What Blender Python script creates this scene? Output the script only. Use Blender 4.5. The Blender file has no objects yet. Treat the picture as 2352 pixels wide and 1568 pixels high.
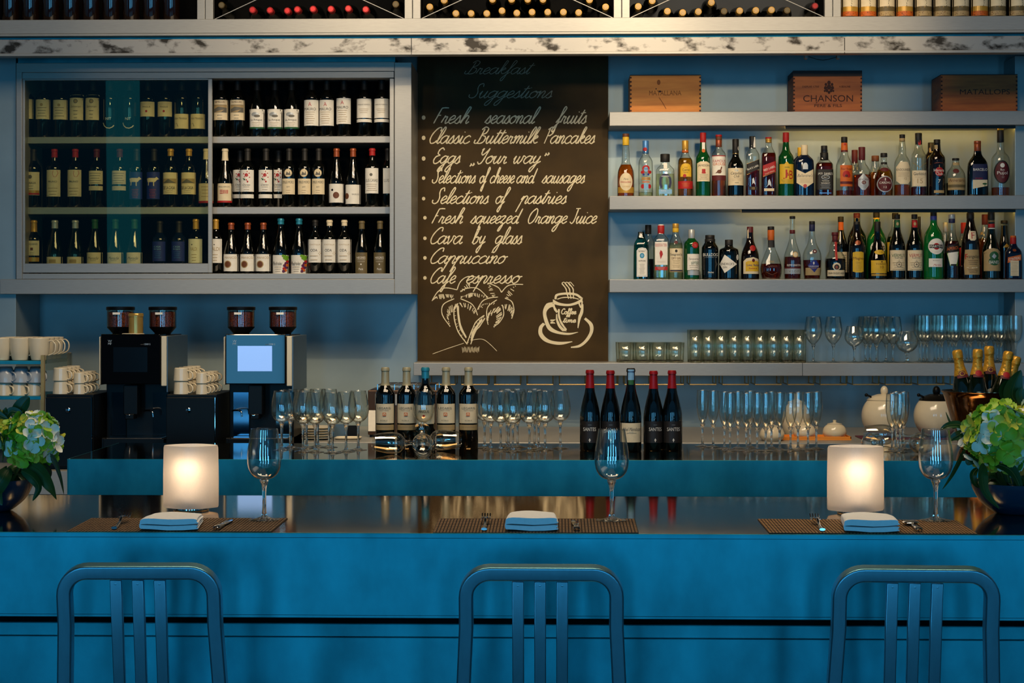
import bpy, math, random
from math import sin, cos, pi, radians
from mathutils import Vector, Matrix

# ------------------------------------------------------------------ camera
sc = bpy.context.scene
F, CX, HY, CAMZ = 4200.0, 1176.0, 700.0, 1.62       # focal length in px of the 2352x1568 frame, horizon row, eye height
TH = math.atan(109 / F)                              # the camera is turned a little to the left of the wall's normal
cam_d = bpy.data.cameras.new('camera'); cam = bpy.data.objects.new('camera', cam_d)
sc.collection.objects.link(cam); sc.camera = cam
cam_d.sensor_width = 36; cam_d.lens = F / 2352 * 36
cam_d.shift_y = -(784 - HY) / 2352
cam_d.clip_start = .05; cam_d.clip_end = 200
cam.location = (0, 0, CAMZ); cam.rotation_euler = (pi / 2, 0, TH)

# ------------------------------------------------------------------ world, light, exposure
vs = sc.view_settings
sc.display_settings.display_device = 'sRGB'
vs.view_transform = 'Standard'; vs.look = 'None'; vs.gamma = 1; vs.use_curve_mapping = False
vs.exposure = 0.0
sc.cycles.transparent_max_bounces = 64
sc.cycles.max_bounces = 12; sc.cycles.glossy_bounces = 6; sc.cycles.diffuse_bounces = 4
sc.cycles.sample_clamp_indirect = 4.0
sc.cycles.caustics_reflective = False

w = bpy.data.worlds.new('street_daylight'); sc.world = w; w.use_nodes = True
wn = w.node_tree.nodes; wl = w.node_tree.links
bg = wn['Background']
tc = wn.new('ShaderNodeTexCoord'); sx = wn.new('ShaderNodeSeparateXYZ'); rp = wn.new('ShaderNodeValToRGB')
wl.new(tc.outputs['Generated'], sx.inputs[0]); wl.new(sx.outputs['Z'], rp.inputs[0]); wl.new(rp.outputs[0], bg.inputs[0])
rp.color_ramp.elements[0].position = 0.0; rp.color_ramp.elements[0].color = (.004, .04, .085, 1)
rp.color_ramp.elements[1].position = .35; rp.color_ramp.elements[1].color = (.03, .18, .36, 1)
bg.inputs[1].default_value = 0.55

def light(name, kind, loc, target, energy, color, **kw):
    d = bpy.data.lights.new(name, kind); d.energy = energy; d.color = color
    for k, v in kw.items(): setattr(d, k, v)
    o = bpy.data.objects.new(name, d); sc.collection.objects.link(o); o.location = loc
    if target is not None:
        o.rotation_euler = (Vector(target) - Vector(loc)).to_track_quat('-Z', 'Y').to_euler()
    return o
BLUE = (.13, .57, 1.0); WARM = (1.0, .74, .44)
# added area lights for assumed tall windows behind the camera; no windows are built
for wx, ww, e in ((-3.05, .75, 54), (-.7, .45, 34), (1.3, .5, 36), (3.6, .6, 34)):
    light('assumed_window_light', 'AREA', (wx, -2.2, 1.75), (wx, 5, 1.75), e, BLUE, shape='RECTANGLE', size=ww, size_y=2.6)
light('assumed_window_light', 'AREA', (-4.69, -2.2, 3.05), (-4.0, 5, 2.6), .9, (.04, .6, .8), shape='RECTANGLE', size=.36, size_y=2.0)  # another assumed window, added for the tall streak mirrored in the sliding door
# added broad warm fill below the ceiling, softens the light on the wall
light('warm_fill', 'AREA', (-.25, 5.5, 4.45), (-.25, 8.0, 1.9), 150, (1, .79, .55), shape='RECTANGLE', size=2.6, size_y=2.0)
# warm ceiling spots, unseen: some assumed from cast shadows, others added for light
for lx, ly, lz, tx, ty, tz, e, an in ((.30, 5.5, 4.03, -.45, 8.9, 2.0, 165, 44), (1.15, 6.13, 4.5, .55, 8.9, 2.0, 110, 50), (-.95, 5.6, 4.03, -.85, 8.9, 2.0, 60, 44), (.95, 3.2, 3.3, .9, 8.9, 2.85, 250, 20), (-1.1, 3.2, 3.3, -1.5, 8.9, 2.75, 110, 19), (-1.9, 5.2, 4.05, -1.85, 7.9, 1.25, 110, 34),
                                  (-1.25, 4.5, 4.1, -1.25, 4.7, 1.1, 45, 60), (.2, 4.5, 4.1, .2, 4.7, 1.1, 45, 60), (1.5, 4.5, 4.1, 1.5, 4.7, 1.1, 60, 60), (.9, 6.0, 4.1, .9, 6.9, 1.0, 60, 60), (-.7, 6.0, 4.1, -.7, 6.9, 1.0, 50, 56)):
    light('assumed_ceiling_spot', 'SPOT', (lx, ly, lz), (tx, ty, tz), e, WARM, spot_size=radians(an), spot_blend=.5, shadow_soft_size=.03 if lx == .30 else .14)

# ------------------------------------------------------------------ pixel rays into the room
_s, _c = sin(TH), cos(TH)
def _ray(px):
    xc = (px - CX) / F
    return xc * _c - _s, xc * _s + _c
def X(px, Y): dx, dy = _ray(px); return dx / dy * Y
def S(px, Y): return F * _ray(px)[1] / Y             # pixels per metre at depth Y
def Z(px, py, Y): return CAMZ - (py - HY) / S(px, Y)
def P(px, py, Y): return Vector((X(px, Y), Y, Z(px, py, Y)))
rnd = random.Random(7)

# ------------------------------------------------------------------ materials
def lin(h):
    h = h.lstrip('#'); out = []
    for i in (0, 2, 4):
        c = int(h[i:i + 2], 16) / 255
        out.append(c / 12.92 if c <= .04045 else ((c + .055) / 1.055) ** 2.4)
    return tuple(out) + (1,)
MATS = {}
def mat(name, col='888888', rough=.5, metal=0., var=.12, scale=30., stretch=(1, 1, 1), bump=0., spec=.5, coat=0., emit=0., col2=None, sharp=None, detail=4, grain=0.):
    """principled surface whose colour drifts with a noise pattern in the object's own space"""
    if name in MATS: return MATS[name]
    m = bpy.data.materials.new(name); m.use_nodes = True; MATS[name] = m
    nt = m.node_tree; b = nt.nodes['Principled BSDF']
    c = lin(col); d = lin(col2) if col2 else tuple(x * (1 - var) for x in c[:3]) + (1,)
    t = nt.nodes.new('ShaderNodeTexCoord'); mp = nt.nodes.new('ShaderNodeMapping'); n = nt.nodes.new('ShaderNodeTexNoise'); r = nt.nodes.new('ShaderNodeValToRGB')
    nt.links.new(t.outputs['Object'], mp.inputs[0]); nt.links.new(mp.outputs[0], n.inputs['Vector'])
    mp.inputs['Scale'].default_value = stretch; n.inputs['Scale'].default_value = scale; n.inputs['Detail'].default_value = detail
    nt.links.new(n.outputs[0], r.inputs[0]); nt.links.new(r.outputs[0], b.inputs['Base Color'])
    lo, hi = sharp or (.3, .7)
    r.color_ramp.elements[0].position = lo; r.color_ramp.elements[0].color = d
    r.color_ramp.elements[1].position = hi; r.color_ramp.elements[1].color = c
    b.inputs['Roughness'].default_value = rough; b.inputs['Metallic'].default_value = metal
    b.inputs['Specular IOR Level'].default_value = spec; b.inputs['Coat Weight'].default_value = coat; b.inputs['Coat Roughness'].default_value = .05
    if emit:
        nt.links.new(r.outputs[0], b.inputs['Emission Color']); b.inputs['Emission Strength'].default_value = emit
    if grain:
        g = nt.nodes.new('ShaderNodeTexNoise'); g.inputs['Scale'].default_value = 1100; g.inputs['Detail'].default_value = 3; bp = nt.nodes.new('ShaderNodeBump'); bp.inputs['Strength'].default_value = grain; bp.inputs['Distance'].default_value = .002
        nt.links.new(mp.outputs[0], g.inputs['Vector']); nt.links.new(g.outputs[0], bp.inputs['Height']); nt.links.new(bp.outputs[0], b.inputs['Normal'])
        mr = nt.nodes.new('ShaderNodeMapRange'); mr.inputs['To Min'].default_value = rough - .10; mr.inputs['To Max'].default_value = rough + .12; nt.links.new(n.outputs[0], mr.inputs[0]); nt.links.new(mr.outputs[0], b.inputs['Roughness'])
    if bump:
        bp = nt.nodes.new('ShaderNodeBump'); bp.inputs['Strength'].default_value = bump; bp.inputs['Distance'].default_value = .01
        nt.links.new(n.outputs[0], bp.inputs['Height']); nt.links.new(bp.outputs[0], b.inputs['Normal'])
    return m
def glass(name, tint='ffffff', edge='c8d2d0', rough=.02, ior=1.45, gloss=1.0):
    """sheet glass: passes light with a tint that deepens at grazing angles, mirrors by Fresnel"""
    if name in MATS: return MATS[name]
    m = bpy.data.materials.new(name); m.use_nodes = True; MATS[name] = m
    nt = m.node_tree; nt.nodes.remove(nt.nodes['Principled BSDF']); out = nt.nodes['Material Output']
    lw = nt.nodes.new('ShaderNodeLayerWeight'); lw.inputs[0].default_value = .35
    r = nt.nodes.new('ShaderNodeValToRGB'); r.color_ramp.elements[0].color = lin(tint); r.color_ramp.elements[1].color = lin(edge); r.color_ramp.elements[0].position = .25
    nt.links.new(lw.outputs['Facing'], r.inputs[0])
    tr = nt.nodes.new('ShaderNodeBsdfTransparent'); gl = nt.nodes.new('ShaderNodeBsdfGlossy'); mx = nt.nodes.new('ShaderNodeMixShader')
    l2 = nt.nodes.new('ShaderNodeLayerWeight'); l2.inputs[0].default_value = .5
    pw = nt.nodes.new('ShaderNodeMath'); pw.operation = 'POWER'; pw.inputs[1].default_value = 4.2; ml = nt.nodes.new('ShaderNodeMath'); ml.operation = 'MULTIPLY_ADD'
    f0 = ((ior - 1) / (ior + 1)) ** 2; ml.inputs[1].default_value = (1 - f0) * .8; ml.inputs[2].default_value = f0 * 2
    nt.links.new(l2.outputs['Facing'], pw.inputs[0]); nt.links.new(pw.outputs[0], ml.inputs[0]); fr = ml
    gl.inputs['Roughness'].default_value = rough; gl.inputs['Color'].default_value = (gloss, gloss, gloss, 1)
    nt.links.new(r.outputs[0], tr.inputs[0]); nt.links.new(fr.outputs[0], mx.inputs[0]); nt.links.new(tr.outputs[0], mx.inputs[1]); nt.links.new(gl.outputs[0], mx.inputs[2])
    nt.links.new(mx.outputs[0], out.inputs[0]); return m
def solid_glass(name, col='ffffff', rough=0.0):
    if name in MATS: return MATS[name]
    m = bpy.data.materials.new(name); m.use_nodes = True; MATS[name] = m
    b = m.node_tree.nodes['Principled BSDF']; b.inputs['Base Color'].default_value = lin(col)
    b.inputs['Transmission Weight'].default_value = 1; b.inputs['Roughness'].default_value = rough; b.inputs['IOR'].default_value = 1.48
    return m

STEEL = mat('brushed_steel', 'a6a5a0', .42, .35, .10, 60, (.4, 1, 6), .03)
ZINC = mat('zinc_sheet', '9aacb0', .45, .4, .14, 5, (1, 1, 1), .02)
PANEL = mat('daylight_tinted_steel', '30a8b8', .40, .8, .45, 5, (1.6, 1, 1), 0, detail=8, grain=.12)  # blue daylight mirrored by the steel is put into its base colour
CHAIRM = mat('brushed_aluminium', '74aebf', .33, .9, .08, 90, (1, 1, .2), .02)
TOPM = mat('polished_bar_top', 'd6b078', .07, 1., .10, 12, (1, 1, 1), 0)
STAIN = mat('stained_beam_steel', 'a3a19c', .5, .55, .1, 13, (1, 1, 1.6), .05, col2='2c2822', sharp=(.36, .50), detail=12)
DARK = mat('dark_interior', '050505', .7, 0, .3, 20, spec=.1)
BLACK = mat('black_plastic', '08090a', .4, 0, .2, 40, spec=.2)
GLOSSBLK = mat('gloss_black_panel', '07080a', .03, 0, .1, 10, spec=.25, coat=.08)
BOARD = mat('chalkboard_slate', '4c3a1c', .6, 0, .1, 6, col2='3a2c16', detail=7, spec=.15)
CHALK = mat('chalk', 'f4e6c0', .9, 0, .12, 400)
CHALKF = mat('faint_chalk', 'b9ad92', .9, 0, .2, 400)
BRASS = mat('brass_rod', 'c4a468', .25, .45, .1, 60)
CHROME = mat('chrome', 'c9ccd0', .08, 1., .05, 40)
CERAM = mat('cream_ceramic', 'e2d5b8', .18, 0, .06, 20, coat=.5)
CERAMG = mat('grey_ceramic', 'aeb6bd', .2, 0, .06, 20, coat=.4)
WINE = mat('dark_wine_glass', '060807', .05, 0, .2, 20, spec=.7, coat=.4)
WINEG = mat('dark_green_wine_glass', '0a1408', .05, 0, .2, 20, spec=.7, coat=.4)
BROWNG = mat('dark_brown_glass', '120805', .06, 0, .2, 20, spec=.7, coat=.4)
NAVYG = mat('navy_bottle_glass', '0c1830', .08, 0, .2, 20, spec=.6, coat=.5)
GREENG = mat('green_bottle_glass', '0a4a1c', .06, 0, .3, 12, spec=.6, coat=.5)
MARTG = mat('bright_green_bottle_glass', '0e6a2a', .06, 0, .3, 12, spec=.6, coat=.5)
CLEAR = glass('clear_bottle_glass', 'f6f8f4', '7e8478', .03, 1.5)
BLUEG = glass('teal_bottle_glass', '5fd0c8', '0f6a70', .03, 1.5)
STEMW = glass('clear_stemware', 'fdfefc', 'b4bab8', .012, 1.62)
TUMB = glass('clear_tumbler_glass', 'fefefa', 'd4d8c6', .02, 1.6)
STEMS = solid_glass('clear_stem_glass', 'fbfbf6')
PANE = glass('sliding_door_glass', 'f4f4e2', '8aa0a0', .01, 1.36)
AMB = glass('amber_spirit', 'eda04a', 'a8561a', .1, 1.05)
GOLDL = glass('golden_spirit', 'e0b030', '9a6a10', .1, 1.05)
COGN = glass('cognac_spirit', 'b85a1e', '6a2408', .1, 1.05)
REDL = glass('dark_red_spirit', '5a1812', '280806', .1, 1.05)
PALE = glass('pale_spirit', 'f0f0d8', 'b8b890', .1, 1.05)
WOOD = mat('pine_crate_wood', 'f8a038', .55, 0, .2, 4, (1, 1, 9), .05, col2='d87c1c', detail=6)
WOODR = mat('red_crate_wood', 'd87426', .55, 0, .2, 4, (1, 1, 9), .05, col2='a24c12', detail=6)
BURN = mat('burnt_wood_print', '4a1f10', .7, 0, .2, 60)
LINEN = mat('white_linen', 'eef2f4', .85, 0, .06, 120, bump=.05)
MATM = mat('woven_brown_placemat', '86663e', .7, 0, .3, 60)
MATD = mat('dark_placemat_thread', '2a2118', .7, 0, .3, 60)
INK = {}
for k, nm, h in (('cr', 'cream_paper', 'ead9b4'), ('wh', 'white_paper', 'f0ece0'), ('bk', 'black_ink', '15130f'), ('gy', 'grey_ink', '6b675c'), ('rd', 'red_ink', 'b01818'), ('gd', 'gold_foil', 'c99a3c'),
                 ('ye', 'yellow_paper', 'e3b72c'), ('gn', 'green_ink', '1c5a30'), ('lg', 'lime_ink', '6aa01e'), ('bl', 'blue_ink', '1d2f86'), ('lb', 'pale_blue_ink', '7fb2d8'), ('or', 'orange_ink', 'd0641c'),
                 ('mr', 'maroon_ink', '5a1018'), ('si', 'silver_foil', 'b8bcbc'), ('tn', 'tan_paper', 'b49a6a'), ('cp', 'copper_foil', '9a4a26'), ('te', 'teal_foil', '2a8aa0'), ('pk', 'rose_ink', 'c04a4a'),
                 ('br', 'brown_ink', '6a3a1c'), ('pu', 'grape_ink', '5a1a4a'), ('ol', 'olive_paper', '6a5c3a'), ('sk', 'sky_foil', '4a86c8'), ('nv', 'navy_paper', '141c48')):
    INK[k] = mat(nm, h, .35 if 'foil' in nm else .6, .25 if 'foil' in nm else 0, .08, 60)

# ------------------------------------------------------------------ mesh building
COL = sc.collection
class MB:
    def __init__(s): s.v = []; s.f = []; s.m = []; s.mats = []; s.sm = []
    def mi(s, m):
        if m not in s.mats: s.mats.append(m)
        return s.mats.index(m)
    def add(s, vs_, fs, m, smooth=False):
        o = len(s.v); k = s.mi(m); s.v += [tuple(p) for p in vs_]
        for f in fs: s.f.append([i + o for i in f]); s.m.append(k); s.sm.append(smooth)
    def box(s, x0, x1, y0, y1, z0, z1, m):
        if x0 > x1: x0, x1 = x1, x0
        if z0 > z1: z0, z1 = z1, z0
        v = [(x, y, z) for z in (z0, z1) for y in (y0, y1) for x in (x0, x1)]
        s.add(v, [(0, 2, 3, 1), (4, 5, 7, 6), (0, 1, 5, 4), (1, 3, 7, 5), (3, 2, 6, 7), (2, 0, 4, 6)], m)
    def lathe(s, prof, m, seg=24, n=2., dr=1., c=(0, 0, 0), axis='z', closed=False, caps=True):
        """prof: (radius, height) from the bottom up; n is the superellipse exponent of the cross-section, dr its depth ratio"""
        vs_ = []; fs = []
        for r, h in prof:
            for i in range(seg):
                a = 2 * pi * (i + .5) / seg; ca, sa = cos(a), sin(a)
                k = (abs(ca) ** n + abs(sa) ** n) ** (-1 / n)
                p = (r * ca * k, r * dr * sa * k, h)
                if axis == 'y': p = (p[0], p[2], p[1])
                vs_.append((p[0] + c[0], p[1] + c[1], p[2] + c[2]))
        N = len(prof)
        for j in range(N if closed else N - 1):
            for i in range(seg):
                a, b = j * seg + i, j * seg + (i + 1) % seg
                k = (j + 1) % N
                q = (a, b, k * seg + (i + 1) % seg, k * seg + i)
                fs.append(q if axis == 'z' else q[::-1])
        if caps and not closed:
            f0 = list(range(seg))[::-1]; f1 = [(N - 1) * seg + i for i in range(seg)]
            fs.append(f0 if axis == 'z' else f0[::-1]); fs.append(f1 if axis == 'z' else f1[::-1])
        s.add(vs_, fs, m, True)
    def sweep(s, pts, rx, ry, m, up=None, seg=8, n=2., closed=False, taper=None):
        """a section rx (across, in the plane of the path) by ry (along up) swept along pts"""
        pts = [Vector(p) for p in pts]; N = len(pts); vs_ = []; fs = []
        if n == 'rr': seg = 12
        ref = Vector(up) if up else None
        for i, p in enumerate(pts):
            a = pts[(i - 1) % N] if (closed or i) else p; b = pts[(i + 1) % N] if (closed or i < N - 1) else p
            t = (b - a).normalized()
            if up is None:
                if ref is None: ref = Vector((0, 0, 1)) if abs(t.z) < .9 else Vector((0, 1, 0))
            u = (ref - t * ref.dot(t)); u = u.normalized() if u.length > 1e-6 else t.orthogonal().normalized()
            if up is None: ref = u
            r = t.cross(u); k0 = taper[i] if taper else 1
            if n == 'rr':
                c_ = min(rx, ry) * .3
                for sx_, sy_, a0 in ((1, 1, 0), (-1, 1, 1), (-1, -1, 2), (1, -1, 3)):
                    for q in (0, 1, 2):
                        an = (a0 + q / 2) * pi / 2; vs_.append(p + r * ((sx_ * (rx - c_) + c_ * cos(an)) * k0) + u * ((sy_ * (ry - c_) + c_ * sin(an)) * k0))
                continue
            for j in range(seg):
                an = 2 * pi * (j + .5) / seg; ca, sa = cos(an), sin(an)
                k = (abs(ca) ** n + abs(sa) ** n) ** (-1 / n) * k0
                vs_.append(p + r * (ca * k * rx) + u * (sa * k * ry))
        for i in range(N if closed else N - 1):
            for j in range(seg):
                a, b = i * seg + j, i * seg + (j + 1) % seg; k = (i + 1) % N
                fs.append((a, b, k * seg + (j + 1) % seg, k * seg + j))
        if not closed: fs += [list(range(seg))[::-1], [(N - 1) * seg + j for j in range(seg)]]
        s.add(vs_, fs, m, True)
    def tube(s, pts, r, m, seg=8, closed=False): s.sweep(pts, r, r, m, None, seg, 2., closed)
    def ball(s, c, r, m, sc3=(1, 1, 1), seg=16, rings=10, a0=0., a1=pi):
        pr = [(r * sin(a0 + (a1 - a0) * i / rings) + 1e-5, -r * cos(a0 + (a1 - a0) * i / rings)) for i in range(rings + 1)]
        o = len(s.v); s.lathe(pr, m, seg)
        for i in range(o, len(s.v)):
            x, y, z = s.v[i]; s.v[i] = (x * sc3[0] + c[0], y * sc3[1] + c[1], z * sc3[2] + c[2])
    def mesh(s, name):
        me = bpy.data.meshes.new(name); me.from_pydata(s.v, [], s.f)
        for m in s.mats: me.materials.append(m)
        me.polygons.foreach_set('material_index', s.m); me.polygons.foreach_set('use_smooth', s.sm); me.update()
        return me
def obj(name, mb, parent=None, loc=None, bevel=0., wn_=False, **props):
    me = mb.mesh(name) if isinstance(mb, MB) else mb
    o = bpy.data.objects.new(name, me); COL.objects.link(o)
    if parent: o.parent = parent
    if loc is not None: o.location = loc
    if bevel:
        b = o.modifiers.new('edge', 'BEVEL'); b.width = bevel; b.segments = 2; b.limit_method = 'ANGLE'
    elif any(mb.sm) if isinstance(mb, MB) else False:
        me.set_sharp_from_angle(angle=radians(50))
    if wn_: o.modifiers.new('weighted', 'WEIGHTED_NORMAL').weight = 90
    for k, v in props.items(): o[k] = v
    return o
def thing(name, label, cat, loc=(0, 0, 0), group=None, rz=0.):
    o = bpy.data.objects.new(name, None); COL.objects.link(o); o.empty_display_size = .05
    o.location = loc; o.rotation_euler = (0, 0, rz); o['label'] = label; o['category'] = cat
    if group: o['group'] = group
    return o
def dup(root, loc, label=None, group=None, rot=None):
    r = root.copy(); COL.objects.link(r); r.location = loc
    if rot is not None: r.rotation_euler = rot
    if label: r['label'] = label
    if group: r['group'] = group
    for ch in list(root.children):
        c = ch.copy(); COL.objects.link(c); c.parent = r
        for g in list(ch.children):
            d = g.copy(); COL.objects.link(d); d.parent = c
    return r
ORD = 'first second third fourth fifth sixth seventh eighth ninth tenth eleventh twelfth thirteenth fourteenth fifteenth sixteenth seventeenth eighteenth nineteenth twentieth'.split()

# ------------------------------------------------------------------ lettering (the built-in font), cached per string
_TXT = {}
def glyphs(s):
    if s not in _TXT:
        cu = bpy.data.curves.new('t', 'FONT'); cu.body = s; cu.size = 1; cu.resolution_u = 3
        o = bpy.data.objects.new('t', cu); COL.objects.link(o)
        me = bpy.data.meshes.new_from_object(o.evaluated_get(bpy.context.evaluated_depsgraph_get()))
        vs_ = [(v.co.x, v.co.y) for v in me.vertices]; fs = [tuple(p.vertices) for p in me.polygons]
        bpy.data.objects.remove(o); bpy.data.curves.remove(cu); bpy.data.meshes.remove(me)
        x0 = min(v[0] for v in vs_); x1 = max(v[0] for v in vs_); y0 = min(v[1] for v in vs_); y1 = max(v[1] for v in vs_)
        _TXT[s] = ([((x - x0) / (x1 - x0) - .5, (y - y0) / (y1 - y0) - .5) for x, y in vs_], fs)
    return _TXT[s]
def decals(mb, items, cv, surf, eps=.0006):
    """flat shapes laid on a front surface. cv maps picture units to local (x,z); surf(x,z) gives the y of the surface there"""
    for k, it in enumerate(items):
        e = eps * (1 + .8 * min(k, 3) + .15 * max(0, k - 3)); kind = it[0]
        def put(pts, fs, c):
            vs_ = []
            for q in pts:
                x, z = cv(*q); vs_.append((x, surf(x, z) - e, z))
            mb.add(vs_, fs, INK.get(c) or c)
        if kind == 'r':
            _, x0, x1, y0, y1, c = it; nx, ny = 12, 7
            pts = [(x0 + (x1 - x0) * i / nx, y1 + (y0 - y1) * j / ny) for j in range(ny + 1) for i in range(nx + 1)]
            put(pts, [(j * (nx + 1) + i, j * (nx + 1) + i + 1, (j + 1) * (nx + 1) + i + 1, (j + 1) * (nx + 1) + i) for j in range(ny) for i in range(nx)], c)
        elif kind in 'ep':
            if kind == 'e':
                _, cx, cy, rx, ry, c = it; ring = [(cx + rx * cos(a * pi / 14), cy - ry * sin(a * pi / 14)) for a in range(28)]
                n = len(ring); pts = [(cx, cy)] + [(cx + (x - cx) * t, cy + (y - cy) * t) for t in (.33, .67, 1) for x, y in ring]
                fs = [(0, 1 + i, 1 + (i + 1) % n) for i in range(n)]
                for q in (0, 1): fs += [(1 + q * n + i, 1 + q * n + n + i, 1 + q * n + n + (i + 1) % n, 1 + q * n + (i + 1) % n) for i in range(n)]
                put(pts, fs, c)
            else:                                                     # polygon, sliced into upright strips so that it follows the curve
                _, poly, c = it; x0, x1 = min(p[0] for p in poly), max(p[0] for p in poly); xs = sorted({x0 + (x1 - x0) * (i / 12 + (1e-4 if i == 0 else -1e-4 if i == 12 else 0)) for i in range(13)} | {p[0] for p in poly if x0 < p[0] < x1}); pts = []; ok = []
                for x in xs:
                    ys = []
                    for p, q in zip(poly, poly[1:] + poly[:1]):
                        if min(p[0], q[0]) <= x <= max(p[0], q[0]):
                            if p[0] == q[0]: ys += [p[1], q[1]]
                            else: ys.append(p[1] + (q[1] - p[1]) * (x - p[0]) / (q[0] - p[0]))
                    lo, hi = max(ys), min(ys); pts += [(x, lo + (hi - lo) * t / 4) for t in range(5)]
                put(pts, [(k_ * 5 + t, (k_ + 1) * 5 + t, (k_ + 1) * 5 + t + 1, k_ * 5 + t + 1) for k_ in range(len(xs) - 1) for t in range(4)], c)
        elif kind == 't':
            s, cx, cy, wd, ht, c = it[1:7]; sh = it[7] if len(it) > 7 else 0; ro = it[8] if len(it) > 8 else 0
            vs_, fs = glyphs(s); pts = []
            for x, y in vs_:
                X_, Y_ = x * wd + sh * y * ht, y * ht
                pts.append((cx + X_ * cos(ro) + Y_ * sin(ro), cy - Y_ * cos(ro) + X_ * sin(ro)))
            put(pts, fs, c)
        elif kind == 'm':                                             # rows of small print
            _, cx, y0, y1, wd, n, c = it
            for i in range(n):
                y = y0 + (y1 - y0) * i / max(1, n - 1); h = abs(y1 - y0) / max(1, n) * .11; wi = wd * (1 - .35 * ((i * 7) % 3) / 3)
                put([(cx - wi / 2 + wi * t / 8, y + h) for t in range(9)] + [(cx - wi / 2 + wi * t / 8, y - h) for t in range(9)], [(t, t + 1, t + 10, t + 9) for t in range(8)], c)
        elif kind == 'l':
            _, pl, wd, c = it; L = []; R = []
            for i, p in enumerate(pl):
                a = pl[max(0, i - 1)]; b = pl[min(len(pl) - 1, i + 1)]; dx, dy = b[0] - a[0], b[1] - a[1]; d = math.hypot(dx, dy) or 1
                L.append((p[0] - dy / d * wd / 2, p[1] + dx / d * wd / 2)); R.append((p[0] + dy / d * wd / 2, p[1] - dx / d * wd / 2))
            n = len(pl); put(L + R, [(i, i + 1, n + i + 1, n + i) for i in range(n - 1)], c)
# ================================================================== the room
YB, YW = 4.2, 9.08                                     # bar front edge, back wall
def spanx(a, b, Y): return X(a, Y), X(b, Y)
def struct(name, mb, **kw): return obj(name, mb, kind='structure', **kw)
FLOOR = mat('dark_floor_tile', '2a2c2e', .35, 0, .25, 3)
m = MB(); m.box(-6, 6, -3, YW + .2, -.1, 0, FLOOR); struct('floor', m)
m = MB(); m.box(-6, 6, -.2, YW + .2, 4.6, 4.7, mat('dark_ceiling', '15171a', .8, 0, .2, 3)); struct('ceiling', m)
m = MB(); m.box(-6, 6, YW, YW + .2, 0, 4.6, ZINC); struct('wall_back', m)
m = MB(); m.box(-6.2, -6, -.2, YW + .2, 0, 4.6, ZINC); struct('wall_left', m)
m = MB(); m.box(6, 6.2, -.2, YW + .2, 0, 4.6, ZINC); struct('wall_right', m)
# panels on the back wall at both ends of the niche
m = MB(); a, b = X(-260, 8.68), X(36.5, 8.68); m.box(a, b, 8.68, YW, 1.0, Z(20, 128, 8.68), ZINC); struct('trim_1', m, bevel=.003)
m = MB(); m.box(X(2331, 8.86), X(2600, 8.86), 8.86, YW, 1.0, Z(2340, 128, 8.86), ZINC); struct('trim_2', m, bevel=.003)
m = MB(); m.box(X(47, 9.06), X(49, 9.06), 9.07, YW, 1., 2.7, DARK); struct('trim_3', m)
# stained steel beam and its lips
BX0, BX1 = X(-260, 8.5), X(2620, 8.5)
m = MB(); m.box(BX0, BX1, 8.42, 8.46, Z(1176, 121, 8.42), Z(1176, 86.5, 8.42), STAIN)
m.box(BX0, BX1, 8.395, 8.46, Z(1176, 125, 8.395), Z(1176, 118.5, 8.395), STEEL); struct('trim_4', m, bevel=.002)
m = MB(); m.box(BX0, BX1, 8.47, 8.52, Z(1176, 100, 8.49), Z(1176, 78, 8.49), PANEL); struct('trim_5', m)
# long sill under the racks
m = MB(); m.box(BX0, BX1, 8.43, YW, Z(1176, 73.5, 8.43), Z(1176, 41, 8.43), STEEL)
m.box(BX0, BX1, 8.41, 8.6, Z(1176, 79, 8.41), Z(1176, 73.5, 8.41), STEEL); struct('trim_6', m, bevel=.002)
m = MB()
for px in (945, 1940): m.box(X(px, 8.42) - .0015, X(px, 8.42) + .0015, 8.4185, 8.42, Z(px, 119, 8.42), Z(px, 87, 8.42), DARK); m.box(X(px, 8.395) - .0012, X(px, 8.395) + .0012, 8.394, 8.395, Z(px, 125, 8.395), Z(px, 119, 8.395), DARK)
struct('trim_7', m)

# ================================================================== racks above the beam
RZ = Z(1176, 41, 8.43)                                 # rack floor
YR = 8.45
units = [(-150, 470.5), (471.5, 947), (948, 1427.5), (1428.5, 1912.5), (1913.5, 2520)]
desc = ['steel rack unit of upright dark bottles at the left end above the beam', 'steel rack unit holding red-capped lying bottles above the wine cabinet',
        'steel rack unit of lying bottles above the chalkboard', 'steel rack unit of lying bottles above the upper crate shelf', 'steel rack unit of pale standing bottles at the right end above the beam']
RACKBACK = mat('rack_back_sheet', '2b3036', .6, .3, .2, 5)
for i, (a, b) in enumerate(units):
    x0, x1 = X(a, YR), X(b, YR); xm = (x0 + x1) / 2; H = .62
    t = thing('wine_rack', desc[i], 'wine rack', (xm, YR, RZ), 'wine racks above the beam'); hw = (x1 - x0) / 2
    pw = 18 / S(1176, YR)
    for sgn in (-1, 1):
        m = MB(); m.box(sgn * hw, sgn * (hw - pw), 0, .035, 0, H, STEEL); m.box(sgn * hw, sgn * (hw - .006), .035, .55, 0, H, DARK); obj('post', m, t, bevel=.002)
    m = MB(); m.box(-hw + .006, hw - .006, .54, .55, 0, H, RACKBACK if i == 3 else DARK); obj('back_panel', m, t)
    m = MB(); m.box(-hw, hw, 0, .55, H, H + .03, STEEL); obj('top_panel', m, t)
    if i in (1, 2, 3):
        for sgn in (-1, 1):
            m = MB(); m.tube([(sgn * (hw - pw - .005), .012, .004), (-sgn * (hw - pw - .005), .012, .41)], .0022, STEEL, 6); obj('cross_wire', m, t)
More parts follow.
